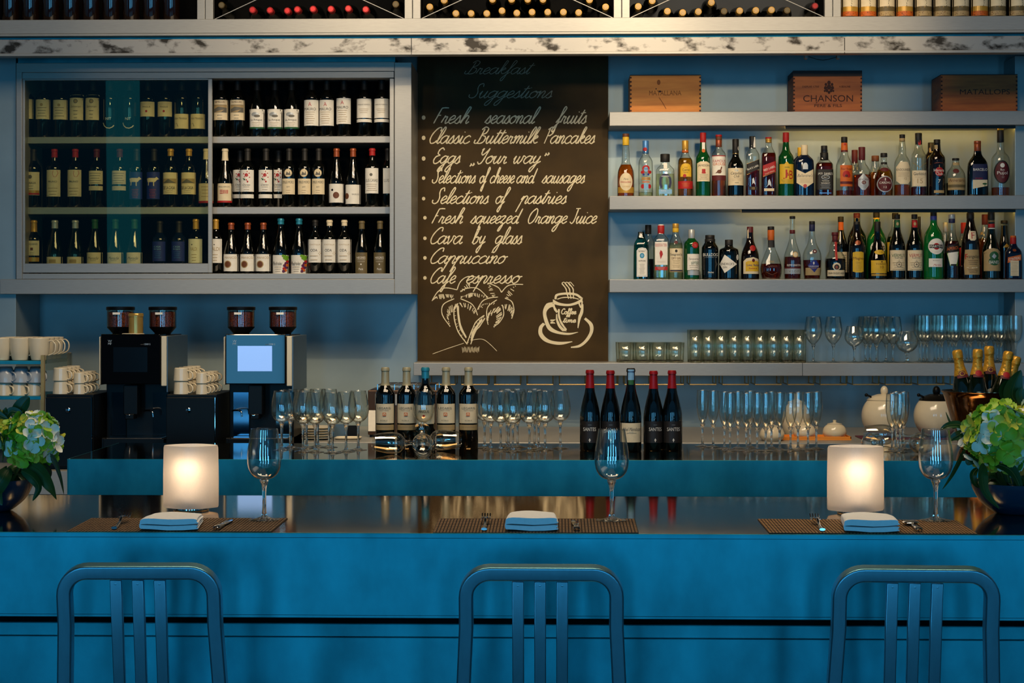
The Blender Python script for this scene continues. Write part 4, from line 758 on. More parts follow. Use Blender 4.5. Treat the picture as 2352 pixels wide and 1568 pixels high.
spirit(W_, 'bottle with red-rimmed brown cap and bird picture on the upper spirit shelf', 1180, '845:77 840:78 400:78 370:70 340:40 310:34 190:33', CLEAR, '310:235:34:cp 235:200:34:br 200:178:35:rd', [('r', 1106, 1254, 405, 620, 'wh'), ('r', 1106, 1254, 405, 414, 'rd'), ('t', 'FAMOUS', 1182, 467, 136, 30, 'rd'), ('t', 'GROUSE', 1182, 500, 136, 26, 'or'), ('e', 1180, 580, 24, 20, 'br'), ('l', [(1192, 570), (1202, 540), (1204, 528)], 13, 'br'), ('p', [(1160, 575), (1135, 598), (1165, 592)], 'br'), ('r', 1106, 1254, 620, 675, 'mr')], 1, liquid=(AMB, 560))
spirit(W_, 'black bottle with cream label in black script on the upper spirit shelf', 1362, '845:84 840:87 520:87 480:75 430:42 400:34 240:33', WINE, '405:378:35:gd 378:225:35:bk', [('r', 1280, 1444, 542, 728, 'cr'), ('t', 'CB', 1365, 568, 36, 20, 'lb'), ('t', 'Canadian', 1365, 597, 122, 28, 'bk', .25), ('t', 'Club', 1365, 630, 60, 28, 'bk', .25), ('t', '1858', 1365, 700, 40, 14, 'gy'), ('m', 1365, 660, 675, 110, 2, 'tn')], 1, neck=[('e', 1392, 325, 10, 24, 'wh')])
spirit(W_, 'square clear bottle with slanted black label on the upper spirit shelf', 1543, '845:73 840:75 400:75 370:62 330:36 310:34 210:30', CLEAR, '325:195:33:bk', [('p', [(1476, 610), (1476, 500), (1612, 448), (1612, 548)], 'bk'), ('t', 'BLACK LABEL', 1545, 535, 132, 20, 'wh', .1, -.36), ('l', [(1478, 612), (1612, 560)], 4, 'gd'), ('l', [(1478, 498), (1612, 446)], 3, 'gd'), ('p', [(1528, 722), (1545, 690), (1535, 660), (1550, 645), (1562, 690), (1568, 722), (1548, 700)], 'si'), ('r', 1505, 1588, 742, 778, 'bk'), ('t', '12', 1546, 760, 26, 20, 'gd')], 1, n=5, dr=.9, liquid=(COGN, 560), neck=[('r', 1552, 1574, 205, 318, 'wh')])
spirit(W_, 'square bottle with slanted red label and gold cap on the upper spirit shelf', 1718, '845:78 840:80 410:80 370:66 320:38 290:34 225:31', CLEAR, '265:240:33:gd 240:222:35:gd 222:205:34:rd', [('p', [(1650, 630), (1650, 515), (1790, 465), (1790, 580)], 'rd'), ('t', 'RED LABEL', 1720, 545, 130, 22, 'wh', .1, -.36), ('t', 'Scotch Whisky', 1724, 590, 110, 16, 'cr', .3, -.36), ('l', [(1652, 634), (1790, 584)], 4, 'gd'), ('p', [(1690, 745), (1712, 700), (1705, 680), (1720, 660), (1735, 700), (1738, 745), (1718, 720)], 'si'), ('r', 1662, 1770, 762, 790, 'cr')], 1, n=5, dr=.9, liquid=(COGN, 375))
spirit(W_, 'tall green bottle with red cap and yellow label on the upper spirit shelf', 1906, '845:86 840:87 430:86 400:74 365:48 330:38 260:33 170:31', GREENG, '262:155:34:rd', [('p', [(1833, 712), (1833, 500), (1880, 500), (1905, 470), (1932, 500), (1982, 500), (1982, 712)], 'ye'), ('t', 'J', 1888, 610, 44, 100, 'rd'), ('t', '&', 1918, 610, 26, 36, 'rd'), ('t', 'B', 1952, 615, 40, 90, 'rd'), ('t', 'RARE', 1908, 535, 50, 12, 'gn'), ('m', 1908, 672, 700, 120, 3, 'gn')], 1)
spirit(W_, 'wide navy bottle with cream cap and pointed cream label on the upper spirit shelf', 2105, '845:100 840:103 470:103 440:88 410:55 395:40', NAVYG, '400:290:36:cr', [('p', [(2015, 700), (2015, 555), (2105, 600), (2195, 555), (2195, 700), (2105, 760)], 'cr'), ('t', "Ballantine's", 2108, 622, 160, 34, 'gy', .25), ('m', 2105, 655, 695, 130, 4, 'tn'), ('e', 2105, 735, 20, 20, 'pk'), ('e', 2108, 520, 28, 36, 'si'), ('r', 2080, 2136, 530, 556, 'si')], 1, n=3, dr=.6)
spirit(W_, 'navy bottle with cream cap standing behind the pointed-label bottle', 2058, '845:90 840:92 470:92 440:75 410:45 395:30', NAVYG, '400:303:26:ye', None, 1, back=True, n=3, dr=.6)
CR = (1852, 270, 4.704)
spirit(W_, 'square bottle with black cap and black white-print label on the upper spirit shelf', 193, '832:92 828:94 500:94 470:80 440:48 400:44 330:38', CLEAR, '440:360:44:bk 360:340:34:bk 340:285:34:bk', [('r', 105, 280, 545, 765, 'bk'), ('t', 'JACK', 140, 592, 50, 26, 'wh'), ('t', "DANIEL'S", 225, 592, 88, 26, 'wh'), ('e', 195, 630, 44, 24, 'si'), ('e', 195, 630, 38, 19, 'bk'), ('t', 'No.7', 195, 630, 40, 14, 'wh'), ('t', 'Tennessee', 195, 668, 80, 14, 'wh', .2), ('t', 'WHISKEY', 195, 694, 96, 16, 'wh'), ('m', 195, 712, 748, 110, 4, 'si'), ('r', 130, 258, 795, 806, 'sk')], 1, n=5, dr=.9, liquid=(COGN, 470), neck=[('t', 'L4', 198, 385, 22, 24, 'wh')])
spirit(W_, 'tall clear bottle with orange rose label on the upper spirit shelf', 410, '832:90 828:92 520:92 470:84 400:44 350:38 260:34', CLEAR, '252:190:34:bk', [('r', 355, 490, 500, 728, 'or'), ('t', 'Four Roses', 422, 540, 116, 26, 'mr'), ('e', 420, 592, 38, 32, 'rd'), ('e', 400, 605, 22, 24, 'rd'), ('e', 442, 610, 22, 24, 'rd'), ('e', 420, 615, 18, 14, 'mr'), ('r', 355, 490, 675, 702, 'mr')], 1, neck=[('r', 372, 450, 255, 350, 'or'), ('e', 412, 272, 12, 12, 'rd'), ('r', 372, 450, 335, 355, 'mr')], liquid=(AMB, 770))
spirit(W_, 'maroon-capped bottle standing behind the rose-label bottle', 523, '832:80 828:82 560:82 520:60 480:40 440:32', CLEAR, '460:318:33:mr', None, 1, back=True, liquid=(AMB, 600))
spirit(W_, 'round-bodied bottle with maroon cap and silver crest label on the upper spirit shelf', 600, '832:100 828:102 620:102 560:95 510:65 480:40 440:34', CLEAR, '440:300:36:mr', [('p', [(545, 720), (545, 650), (600, 590), (660, 650), (660, 720), (620, 768), (585, 768)], 'si'), ('t', 'CHIVAS REGAL', 605, 655, 130, 20, 'mr'), ('e', 605, 688, 24, 20, 'mr'), ('t', '12', 605, 688, 24, 18, 'wh'), ('m', 605, 720, 745, 66, 3, 'gy')], 1, liquid=(AMB, 600))
spirit(W_, 'brown-capped bottle standing behind the maroon oval label bottle', 745, '832:88 828:90 640:90 560:70 520:46 440:36', CLEAR, '440:380:40:br', None, 1, back=True, liquid=(AMB, 560))
spirit(W_, 'pear-shaped bottle with maroon oval label on the upper spirit shelf', 838, '832:92 828:97 660:100 600:96 540:70 510:42 480:34 420:32', CLEAR, '410:365:36:bk', [('e', 836, 705, 84, 88, 'si'), ('e', 836, 705, 74, 78, 'mr'), ('t', 'CARDHU', 836, 690, 120, 24, 'wh'), ('t', '12', 836, 738, 32, 22, 'wh'), ('l', [(836, 640), (836, 668)], 10, 'wh'), ('e', 835, 548, 46, 22, 'mr')], 1, liquid=(GOLDL, 545), neck=[('r', 805, 870, 465, 490, 'bk')])
spirit(W_, 'tall bulb-necked bottle with black-lettered cream label on the upper spirit shelf', 1036, '832:88 828:90 480:88 430:72 380:38 320:40 260:32 200:28', CLEAR, '240:205:30:tn 205:165:30:bk', [('p', [(962, 670), (962, 520), (1000, 465), (1080, 465), (1115, 520), (1115, 670), (1080, 705), (1000, 705)], 'cr'), ('t', 'KNOCKANDO', 1038, 550, 148, 26, 'bk'), ('t', '12', 1055, 645, 28, 24, 'tn'), ('m', 1038, 580, 620, 120, 4, 'tn')], 1, liquid=(AMB, 710))
spirit(W_, 'tall faceted bottle with black cap and lower cream label on the upper spirit shelf', 1212, '832:84 828:86 400:82 360:60 320:42 280:37 180:35', CLEAR, '272:150:37:bk', [('r', 1134, 1290, 558, 728, 'cr'), ('t', 'Glenfiddich', 1214, 594, 134, 34, 'bk'), ('t', '15', 1214, 672, 60, 50, 'tn'), ('l', [(1140, 475), (1212, 525), (1285, 475)], 4, 'gd'), ('m', 1214, 625, 636, 130, 2, 'tn')], 1, n=3, dr=.95, liquid=(COGN, 735), neck=[('e', 1216, 255, 16, 30, 'rd')])
spirit('rum_bottle', 'black-capped dark bottle standing behind the red disc bottle', 1350, '832:76 828:78 400:78 370:60 340:38 300:34', BROWNG, '340:240:36:bk', None, 1, back=True, neck=[('r', 1322, 1338, 250, 350, 'tn')])
spirit('rum_bottle', 'black bottle with red disc on its label on the upper spirit shelf', 1412, '832:88 828:90 430:90 400:80 365:50 330:38 240:34', BROWNG, '345:220:35:bk', [('e', 1420, 572, 46, 50, 'rd'), ('t', 'Havana', 1418, 556, 112, 32, 'wh'), ('t', 'Club', 1418, 594, 74, 30, 'wh'), ('t', '7', 1418, 674, 26, 38, 'wh'), ('l', [(1330, 490), (1380, 478), (1418, 475), (1455, 478), (1498, 490)], 5, 'cp'), ('l', [(1418, 500), (1418, 532)], 7, 'tn'), ('l', [(1330, 716), (1418, 712), (1498, 716)], 4, 'br'), ('r', 1362, 1474, 772, 802, 'tn')], 1, neck=[('r', 1380, 1412, 280, 325, 'tn')])
spirit('rum_bottle', 'short round bottle with red seal and tan label on the upper spirit shelf', 1614, '832:96 828:100 700:106 600:102 550:80 510:46 480:38 440:34', CLEAR, '445:422:38:bk', [('r', 1520, 1708, 640, 770, 'tn'), ('t', 'Aniversario', 1612, 665, 166, 34, 'br', .2), ('r', 1520, 1708, 712, 742, 'ol'), ('e', 1600, 566, 32, 26, 'mr')], 1, liquid=(REDL, 690), neck=[('r', 1580, 1650, 470, 500, 'tn')])
spirit('rum_bottle', 'wide navy bottle with white lettering on the upper spirit shelf', 1850, '828:108 824:112 500:112 440:90 400:55 370:42 340:38', WINE, '342:262:37:cp 262:232:38:cp', [('r', 1785, 1945, 485, 655, 'nv'), ('t', 'BARCELO', 1868, 544, 154, 28, 'wh'), ('t', 'ANEJO', 1850, 640, 80, 18, 'rd'), ('r', 1785, 1945, 655, 720, 'cr'), ('p', [(1785, 720), (1945, 720), (1785, 752)], 'cr'), ('l', [(1912, 732), (1916, 700)], 6, 'gn'), ('e', 1914, 698, 26, 10, 'gn')], 1, n=3, dr=.55)
spirit('rum_bottle', 'tall clear bottle with dark red oval label, rightmost on the upper spirit shelf', 2098, '826:100 822:102 720:104 440:102 390:84 350:44 300:36 240:34', CLEAR, '245:115:37:bk 115:95:30:ye', [('e', 2095, 572, 84, 126, 'bk'), ('e', 2095, 572, 72, 112, 'mr'), ('e', 2095, 500, 24, 24, 'wh'), ('t', 'Ron', 2095, 547, 42, 22, 'wh'), ('t', 'Pujol', 2095, 586, 110, 44, 'wh'), ('m', 2100, 622, 634, 30, 2, 'wh')], 1, liquid=(AMB, 735), neck=[('r', 2070, 2136, 180, 235, 'mr')])
CR = (1400, 460, 4.704)
spirit('gin_bottle', 'square teal bottle with arched white label, leftmost on the lower spirit shelf', 342, '845:84 840:85 470:83 430:66 400:42 330:30', BLUEG, '405:330:34:bk', [('p', [(290, 815), (290, 535), (310, 508), (348, 500), (388, 508), (405, 535), (405, 815)], 'wh'), ('p', [(296, 806), (296, 540), (315, 515), (348, 507), (382, 515), (399, 540), (399, 806)], 'si'), ('p', [(300, 802), (300, 542), (318, 519), (348, 511), (379, 519), (395, 542), (395, 802)], 'wh'), ('t', 'BOMBAY', 348, 541, 72, 18, 'bk'), ('e', 348, 588, 25, 28, 'te'), ('e', 348, 588, 14, 16, 'lb'), ('t', 'SAPPHIRE', 348, 645, 78, 18, 'bk'), ('m', 348, 680, 785, 56, 8, 'gy')], 2, n=5, dr=.95, neck=[('r', 327, 352, 345, 378, 'wh')], liquid=(glass('teal_gin', '3fc0b0', '0a7a70', .1, 1.05), 470))
spirit('liqueur_bottle', 'black-capped bottle with red drink standing behind the teal bottle', 418, '845:66 840:68 450:68 410:56 370:36 345:32', CLEAR, '350:252:34:bk', None, 2, back=True, liquid=(REDL, 620))
spirit('gin_bottle', 'square clear bottle with red cap and white label on the lower spirit shelf', 556, '845:84 840:86 420:86 390:66 360:40 345:36', CLEAR, '350:262:37:rd 262:250:30:wh', [('r', 487, 622, 440, 688, 'wh'), ('t', 'BEEFEATER', 553, 475, 122, 32, 'rd'), ('p', [(535, 560), (548, 528), (566, 545), (572, 575), (560, 600), (548, 628), (540, 590)], 'rd'), ('m', 553, 650, 660, 100, 2, 'tn'), ('r', 487, 622, 708, 745, 'rd'), ('m', 553, 718, 736, 80, 3, 'wh')], 2, n=5, dr=.95, liquid=(PALE, 500))
spirit('gin_bottle', 'clear bottle with gold cap and tan label on the lower spirit shelf', 714, '845:80 840:82 480:80 420:60 370:38 340:34 300:33', CLEAR, '335:290:34:ye 290:240:34:gd', [('r', 648, 788, 508, 765, 'tn'), ('r', 648, 788, 512, 740, 'cr'), ('e', 716, 538, 14, 16, 'bk'), ('t', "Seagram's", 716, 578, 126, 34, 'bk'), ('t', 'DRY GIN', 716, 616, 92, 22, 'br'), ('m', 716, 640, 710, 80, 5, 'tn'), ('r', 652, 782, 744, 754, 'nv'), ('e', 714, 445, 20, 18, 'mr')], 2, liquid=(PALE, 450))
spirit('gin_bottle', 'green bottle with silver cap and red seal on the lower spirit shelf', 886, '845:80 840:83 480:86 440:76 420:50 400:38', GREENG, '405:305:35:si', [('r', 836, 972, 570, 745, 'wh'), ('t', 'Tanqueray', 905, 626, 118, 28, 'gy', .25), ('t', 'LONDON', 918, 658, 86, 16, 'gn'), ('t', 'DRY GIN', 918, 676, 86, 16, 'gn'), ('m', 905, 695, 735, 100, 3, 'tn'), ('r', 840, 970, 750, 798, 'si'), ('e', 920, 475, 34, 34, 'rd'), ('m', 925, 468, 484, 30, 2, 'wh')], 2)
spirit('gin_bottle', 'black bottle with bold white lettering and wide shoulders on the lower spirit shelf', 1085, '845:84 840:88 520:92 490:88 460:64 430:52 400:42', WINE, '405:365:51:bk 440:405:56:bk', [('t', 'BULLDOG', 1087, 578, 158, 32, 'wh'), ('t', 'LONDON DRY GIN', 1090, 606, 130, 10, 'si'), ('t', 'Distilled', 1087, 768, 60, 18, 'wh'), ('m', 1087, 788, 792, 90, 2, 'gy')], 2)
spirit('gin_bottle', 'squat black bottle with pale diamond label on the lower spirit shelf', 1290, '845:106 840:108 530:108 510:90 495:46 470:42', WINE, '490:415:43:bk', [('p', [(1186, 680), (1235, 578), (1370, 680), (1235, 776)], 'wh'), ('t', "ENDRICK'S", 1266, 678, 140, 26, 'bk'), ('t', 'GIN', 1238, 714, 44, 20, 'bk'), ('e', 1376, 606, 14, 30, 'wh')], 2)
spirit('brandy_bottle', 'dark bottle with maroon cap and ornate yellow label on the lower spirit shelf', 1518, '845:96 840:99 600:100 530:84 460:52 420:38 300:32', BROWNG, '412:275:34:mr', [('p', [(1440, 785), (1440, 650), (1470, 618), (1545, 605), (1600, 625), (1616, 650), (1616, 785)], 'cr'), ('p', [(1462, 758), (1462, 660), (1490, 645), (1585, 645), (1604, 660), (1604, 758)], 'ye'), ('e', 1545, 640, 16, 18, 'mr'), ('t', 'Cardenal', 1500, 690, 60, 24, 'bl'), ('t', 'Mendoza', 1574, 690, 60, 24, 'bl'), ('t', 'Solera', 1540, 725, 90, 14, 'rd'), ('e', 1540, 508, 32, 32, 'rd')], 2, neck=[('r', 1487, 1500, 290, 400, 'cr')])
spirit('brandy_bottle', 'faceted decanter bottle with orange-red cap on the lower spirit shelf', 1744, '845:96 840:100 740:122 660:106 560:68 510:44 420:36 320:34', CLEAR, '420:310:37:or 310:272:36:bk', [('t', '1866', 1738, 652, 60, 22, 'tn', .2), ('t', 'LARIOS', 1752, 702, 96, 20, 'br'), ('l', [(1690, 770), (1744, 795), (1800, 770)], 5, 'br')], 2, n=3, dr=.85, liquid=(COGN, 675), neck=[('r', 1710, 1778, 422, 500, 'bk')])
spirit('cognac_bottle', 'tall slim-necked cognac bottle with silver label on the lower spirit shelf', 1976, '845:84 840:88 700:96 590:94 500:62 430:38 360:28 220:24 180:24', CLEAR, '350:310:29:mr 190:160:30:bk', [('e', 1998, 577, 30, 32, 'gd'), ('e', 1998, 577, 24, 26, 'cr'), ('t', 'REMY MARTIN', 1984, 692, 150, 22, 'wh'), ('r', 1888, 2064, 714, 728, 'mr'), ('r', 1888, 2064, 728, 785, 'si'), ('t', 'V.S.O.P', 1980, 758, 110, 26, 'gy')], 2, liquid=(COGN, 600))
spirit('cognac_bottle', 'bell-shaped cognac bottle with blue lozenge label on the lower spirit shelf', 2188, '845:84 840:86 760:96 610:104 540:92 470:52 400:34 320:31 240:28', CLEAR, '325:250:31:nv 250:215:31:bk', [('r', 2110, 2282, 720, 800, 'tn'), ('p', [(2130, 695), (2180, 640), (2220, 640), (2256, 695), (2200, 770)], 'bl'), ('p', [(2184, 668), (2192, 652), (2202, 668), (2192, 690)], 'wh'), ('t', 'COURVOISIER', 2194, 704, 110, 14, 'wh'), ('t', 'VSOP', 2194, 724, 60, 14, 'gd'), ('e', 2205, 543, 22, 22, 'mr'), ('e', 2205, 543, 9, 9, 'wh')], 2, liquid=(COGN, 635))
CR = (1852, 460, 4.704)
spirit('brandy_bottle', 'round dark bottle with red wax top and ribbon on the lower spirit shelf', 312, '845:100 840:106 640:116 590:100 540:66 480:62 450:50 420:36', CLEAR, '440:370:32:mr 370:335:38:mr', [('r', 220, 402, 745, 810, 'cr'), ('e', 312, 705, 44, 40, 'cr'), ('e', 312, 712, 28, 28, 'bk'), ('e', 312, 714, 16, 18, 'cp'), ('t', 'GRAN DUQUE D ALBA', 311, 780, 172, 24, 'bk')], 2, liquid=(REDL, 620), neck=[('r', 298, 322, 440, 640, 'rd')])
spirit('vermouth_bottle', 'dark bottle with orange neck band standing behind the red-wax bottle', 372, '845:70 840:74 480:74 430:62 360:42 300:30 200:28', WINE, '222:163:31:bk', [('r', 302, 436, 545, 765, 'cr'), ('m', 400, 580, 740, 50, 7, 'gy')], 2, back=True, neck=[('r', 345, 400, 222, 310, 'or')])
spirit('liqueur_bottle', 'large dark bottle with brown cap standing behind the plain yellow label bottle', 545, '845:98 840:104 400:104 340:84 280:46 230:36 180:34', WINE, '225:178:34:tn 178:125:35:mr', None, 2, back=True)
spirit('brandy_bottle', 'slim-necked brown bottle with plain yellow label in red lettering on the lower spirit shelf', 546, '845:86 840:90 500:90 460:84 400:56 330:38 230:34', BROWNG, '300:220:35:bk', [('p', [(490, 760), (490, 555), (520, 546), (580, 546), (608, 555), (608, 760), (580, 770), (520, 770)], 'ye'), ('t', 'Magno', 550, 622, 108, 36, 'mr'), ('m', 550, 660, 745, 70, 6, 'gd'), ('e', 546, 450, 30, 26, 'cp')], 2)
spirit('vermouth_bottle', 'large bright green bottle with round white label standing behind the gold-ring bottle', 757, '845:104 840:108 440:108 360:92 300:56 250:38 190:34', MARTG, '235:175:34:ye 175:118:35:bk', [('e', 760, 500, 80, 74, 'wh'), ('e', 762, 500, 30, 32, 'rd'), ('r', 693, 832, 482, 520, 'bk'), ('t', 'MARTINI', 762, 501, 130, 24, 'wh')], 2, back=True)
spirit('brandy_bottle', 'dark bottle with yellow label and gold shoulder ring on the lower spirit shelf', 768, '845:94 840:98 650:100 560:76 480:50 400:36 300:33 240:31', WINE, '380:220:34:bk', [('r', 690, 862, 640, 778, 'ye'), ('t', 'TORRES', 790, 680, 112, 18, 'br'), ('t', '10', 800, 712, 40, 28, 'br'), ('e', 800, 655, 10, 6, 'br'), ('m', 790, 735, 748, 80, 2, 'gd'), ('r', 692, 860, 786, 808, 'gd'), ('e', 780, 552, 56, 26, 'ye'), ('t', '15', 795, 552, 30, 14, 'br')], 2)
spirit('liqueur_bottle', 'large pale bottle with black cap standing behind the green-banded vermouth', 960, '845:94 840:98 450:98 370:80 310:48 260:36 200:34', CLEAR, '190:125:34:bk', [('r', 870, 1050, 440, 760, 'ye')], 2, back=True, liquid=(REDL, 380))
for xc, c, nm in ((980, 'gn', 'green'), (1168, 'rd', 'red')):
    spirit('vermouth_bottle', 'dark bottle with cream vermouth label in %s lettering and %s neck band' % (nm, nm), xc, '845:82 840:87 500:87 450:80 390:58 320:38 200:30', WINE, '192:142:32:bk', [('r', xc - 80, xc + 82, 530, 750, 'cr'), ('t', 'VERMUT', xc + 4, 588, 144, 36, c), ('t', 'LUSTAU', xc + 6, 614, 84, 16, 'gy'), ('l', [(xc - 74, 636), (xc + 6, 640), (xc + 76, 636)], 3, 'gy'), ('e', xc + 6, 684, 28, 30, 'gy'), ('e', xc + 6, 684, 22, 24, 'cr'), ('e', xc + 6, 684, 10, 11, 'gy'), ('m', xc + 6, 665, 735, 130, 4, 'tn')], 2, neck=[('r', xc - 28, xc + 30, 205, 285, c), ('e', xc, 245, 14, 18, 'tn')])
spirit('liqueur_bottle', 'slim bottle standing behind the red-banded vermouth', 1220, '845:44 840:46 480:46 430:40 370:28 300:20', BROWNG, '300:163:16:bk', None, 2, back=True)
spirit('vermouth_bottle', 'large bright green bottle with round white label in front on the lower spirit shelf', 1375, '845:104 840:108 420:108 340:92 290:58 250:36 170:34', MARTG, '235:160:35:bl 160:98:34:bk', [('e', 1385, 490, 84, 86, 'wh'), ('e', 1385, 490, 34, 36, 'rd'), ('r', 1310, 1460, 472, 508, 'bk'), ('t', 'MARTINI', 1385, 490, 140, 24, 'wh'), ('m', 1385, 545, 555, 50, 2, 'tn'), ('r', 1306, 1454, 620, 712, 'wh'), ('t', 'ROSSO', 1382, 642, 70, 12, 'gy'), ('t', 'Martini', 1395, 690, 80, 22, 'rd', .3)], 2)
spirit('liqueur_bottle', 'bottle with silver cap standing behind the slanted black band bottle', 1503, '845:60 840:62 470:62 420:50 370:34 320:26', CLEAR, '330:225:27:si', None, 2, back=True, liquid=(REDL, 560))
spirit('liqueur_bottle', 'bottle with slanted black label band and clear neck on the lower spirit shelf', 1572, '845:80 840:82 460:82 400:56 340:40 240:34', CLEAR, '235:190:35:nv 190:140:36:si', [('p', [(1494, 560), (1494, 490), (1648, 460), (1648, 540)], 'bk'), ('t', 'APEROL', 1572, 510, 132, 34, 'or', .1, -.16), ('p', [(1510, 560), (1635, 545), (1610, 700), (1540, 700)], 'wh'), ('l', [(1512, 560), (1542, 700)], 10, 'lg'), ('l', [(1632, 548), (1608, 700)], 10, 'lg'), ('r', 1545, 1605, 680, 700, 'bk')], 2, liquid=(COGN, 430))
spirit('liqueur_bottle', 'red-capped bottle standing behind the bell-shaped liqueur', 1700, '845:66 840:68 470:68 410:50 340:32', CLEAR, '345:228:30:rd', [('r', 1640, 1700, 500, 700, 'rd')], 2, back=True, liquid=(REDL, 480))
spirit('liqueur_bottle', 'bell-shaped dark liqueur bottle with shield neck label and cord on the lower spirit shelf', 1772, '845:98 840:104 640:100 500:96 420:94 330:72 260:48 190:38 130:34', BROWNG, '190:128:40:bk 128:104:34:bk', [('p', [(1695, 795), (1690, 690), (1700, 525), (1850, 525), (1862, 690), (1862, 795)], 'tn'), ('t', 'Frangelico', 1780, 604, 160, 46, 'bk'), ('t', 'F', 1712, 600, 26, 56, 'rd'), ('m', 1782, 640, 680, 110, 3, 'br'), ('l', [(1672, 700), (1720, 718), (1780, 722), (1830, 715), (1870, 698)], 8, 'cr'), ('m', 1782, 740, 770, 110, 3, 'br')], 2, neck=[('p', [(1742, 412), (1742, 325), (1818, 325), (1818, 412), (1800, 428), (1758, 428)], 'cr'), ('t', 'F', 1782, 372, 34, 70, 'rd')])
spirit('liqueur_bottle', 'pale bottle with red cap standing behind the green crest bottle', 1930, '845:90 840:92 460:92 400:76 340:48 280:36 250:32', CLEAR, '250:140:34:mr', [('r', 1862, 1900, 330, 360, 'tn')], 2, back=True, liquid=(AMB, 400))
spirit('liqueur_bottle', 'tall green-necked bottle with olive label and green crest on the lower spirit shelf', 1998, '845:96 840:99 560:99 480:82 400:52 340:40 200:36 140:34', WINEG, '200:98:37:bk', [('p', [(1908, 755), (1908, 550), (1940, 520), (1995, 508), (2050, 520), (2088, 550), (2088, 755)], 'tn'), ('e', 2008, 590, 50, 46, 'gn'), ('e', 2008, 650, 60, 44, 'gn'), ('p', [(1982, 600), (2005, 565), (2035, 595), (2008, 625)], 'si'), ('t', 'BAINES', 2008, 660, 104, 34, 'wh')], 2, neck=[('r', 1962, 2036, 245, 285, 'rd'), ('r', 1962, 2036, 206, 228, 'ol'), ('r', 1962, 2036, 290, 300, 'wh')])
spirit('liqueur_bottle', 'black bottle with gold shoulder motif standing behind the red-capped square bottle', 2138, '845:56 840:58 470:58 420:50 360:38 260:34', WINE, '240:205:36:bk', [('p', [(2110, 500), (2150, 455), (2185, 480), (2165, 495)], 'gd')], 2, back=True)
spirit('liqueur_bottle', 'square dark blue bottle with red cap and slanted orange label, rightmost on lower shelf', 2235, '842:84 838:86 560:86 520:70 490:40 460:32', NAVYG, '460:390:33:rd 390:370:31:or', [('p', [(2158, 665), (2162, 605), (2300, 575), (2300, 635)], 'or'), ('t', 'COINTREAU', 2230, 620, 124, 30, 'wh', .1, -.2), ('r', 2185, 2275, 640, 805, 'cr'), ('m', 2230, 660, 790, 70, 9, 'tn')], 2, n=5, dr=.95, neck=[('e', 2232, 528, 20, 14, 'cp')])
# ================================================================== glassware
def bowl_prof(pts, th=.0011):
    """outer outline from the bottom up -> closed thin wall (outer up, inner down)"""
    out = pts; inn = [(max(.0006, r - th), z + (th * 1.4 if i == 0 else 0)) for i, (r, z) in enumerate(pts)]
    return out + inn[::-1]
def smooth(p, it=2):
    for _ in range(it):
        q = [p[0]]
        for a, b in zip(p, p[1:]): q += [(a[0] * .75 + b[0] * .25, a[1] * .75 + b[1] * .25), (a[0] * .25 + b[0] * .75, a[1] * .25 + b[1] * .75)]
        p = q + [p[-1]]
    return p
def stem_meshes(H, bowl, zb, foot, rs=.0042, seg=24):
    """bowl: (radius, height) outline above the stem top zb"""
    m = MB(); m.lathe(bowl_prof(smooth(bowl)), STEMW, seg, caps=False); a = m.mesh('bowl')
    m = MB(); m.lathe(smooth([(rs * 1.9, .0075), (rs * 1.25, .014), (rs * 1.02, .024), (rs * .95, zb * .55), (rs * 1.15, zb * .85), (rs * 2.2, zb - .003), (.012, zb + .003), (.002, zb + .0035)], 2), STEMS, 16); b = m.mesh('stem')
    m = MB(); m.lathe(smooth([(foot * .96, 0), (foot, .0008), (foot * .96, .0016), (foot * .55, .0038), (rs * 1.9, .0085), (.0005, .0095)], 1), STEMW, 32); f = m.mesh('foot')
    return a, b, f
def glass_thing(name, label, meshes, loc, group=None, rot=None, names=('bowl', 'stem', 'foot')):
    t = thing(name, label, 'glass', loc, group)
    if rot is not None: t.rotation_euler = rot
    for n_, me in zip(names, meshes): obj(n_, me, t)
    return t
WINEGL = stem_meshes(.222, [(.006, .104), (.022, .110), (.036, .126), (.0405, .148), (.039, .172), (.034, .200), (.029, .224)], .102, .034)
FLUTE = stem_meshes(.215, [(.004, .088), (.011, .098), (.019, .118), (.0235, .150), (.0235, .180), (.021, .218)], .086, .031, .0038)
BIGGL = stem_meshes(.222, [(.006, .098), (.026, .104), (.039, .122), (.0425, .146), (.0405, .172), (.036, .198), (.0325, .222)], .096, .038, .0047, 32)
# ---- drinking glasses on the long shelf
z4 = SH[3]
def tumbler(R, H, R0):
    m = MB(); m.lathe(bowl_prof([(R0, .001), (R0 + .0005, .003), (R0 * .5 + R * .5, H * .5), (R, H)], .0016), TUMB, 24, caps=False); a = m.mesh('glass_wall')
    m = MB(); m.lathe([(R0 * .92, .0), (R0 * .98, .002), (R0 * .96, .012), (R0 * .7, .0135), (.001, .0135)], solid_glass('thick_glass_base', 'fff6dc', .02), 20); return a, m.mesh('glass_base')
ROCK, HIGH = tumbler(.0405, .097, .036), tumbler(.0325, .158, .030)
NB = ('glass_wall', 'glass_base')
for r_, Y in enumerate((8.858, 8.945)):
    for k in range(4):
        px = 1438.5 + 38.2 * k + r_ * -6
        glass_thing('tumbler', 'short tumbler, %s from left in the %s row, left end of glass shelf' % (ORD[k], ('front', 'back')[r_]), ROCK, (X(px, Y), Y, z4), 'short tumblers', names=NB)
for r_, Y in enumerate((8.85, 8.925)):
    for k in range(9):
        px = 1598 + 29.9 * k - r_ * 5
        glass_thing('highball_glass', 'tall straight glass, %s from the left in the %s row on the glass shelf' % (ORD[k], ('front', 'back')[r_]), HIGH, (X(px, Y), Y, z4), 'tall straight glasses', names=NB)
SHW = stem_meshes(.217, [(.006, .086), (.022, .100), (.038, .124), (.0435, .150), (.041, .18), (.034, .222)], .084, .036)
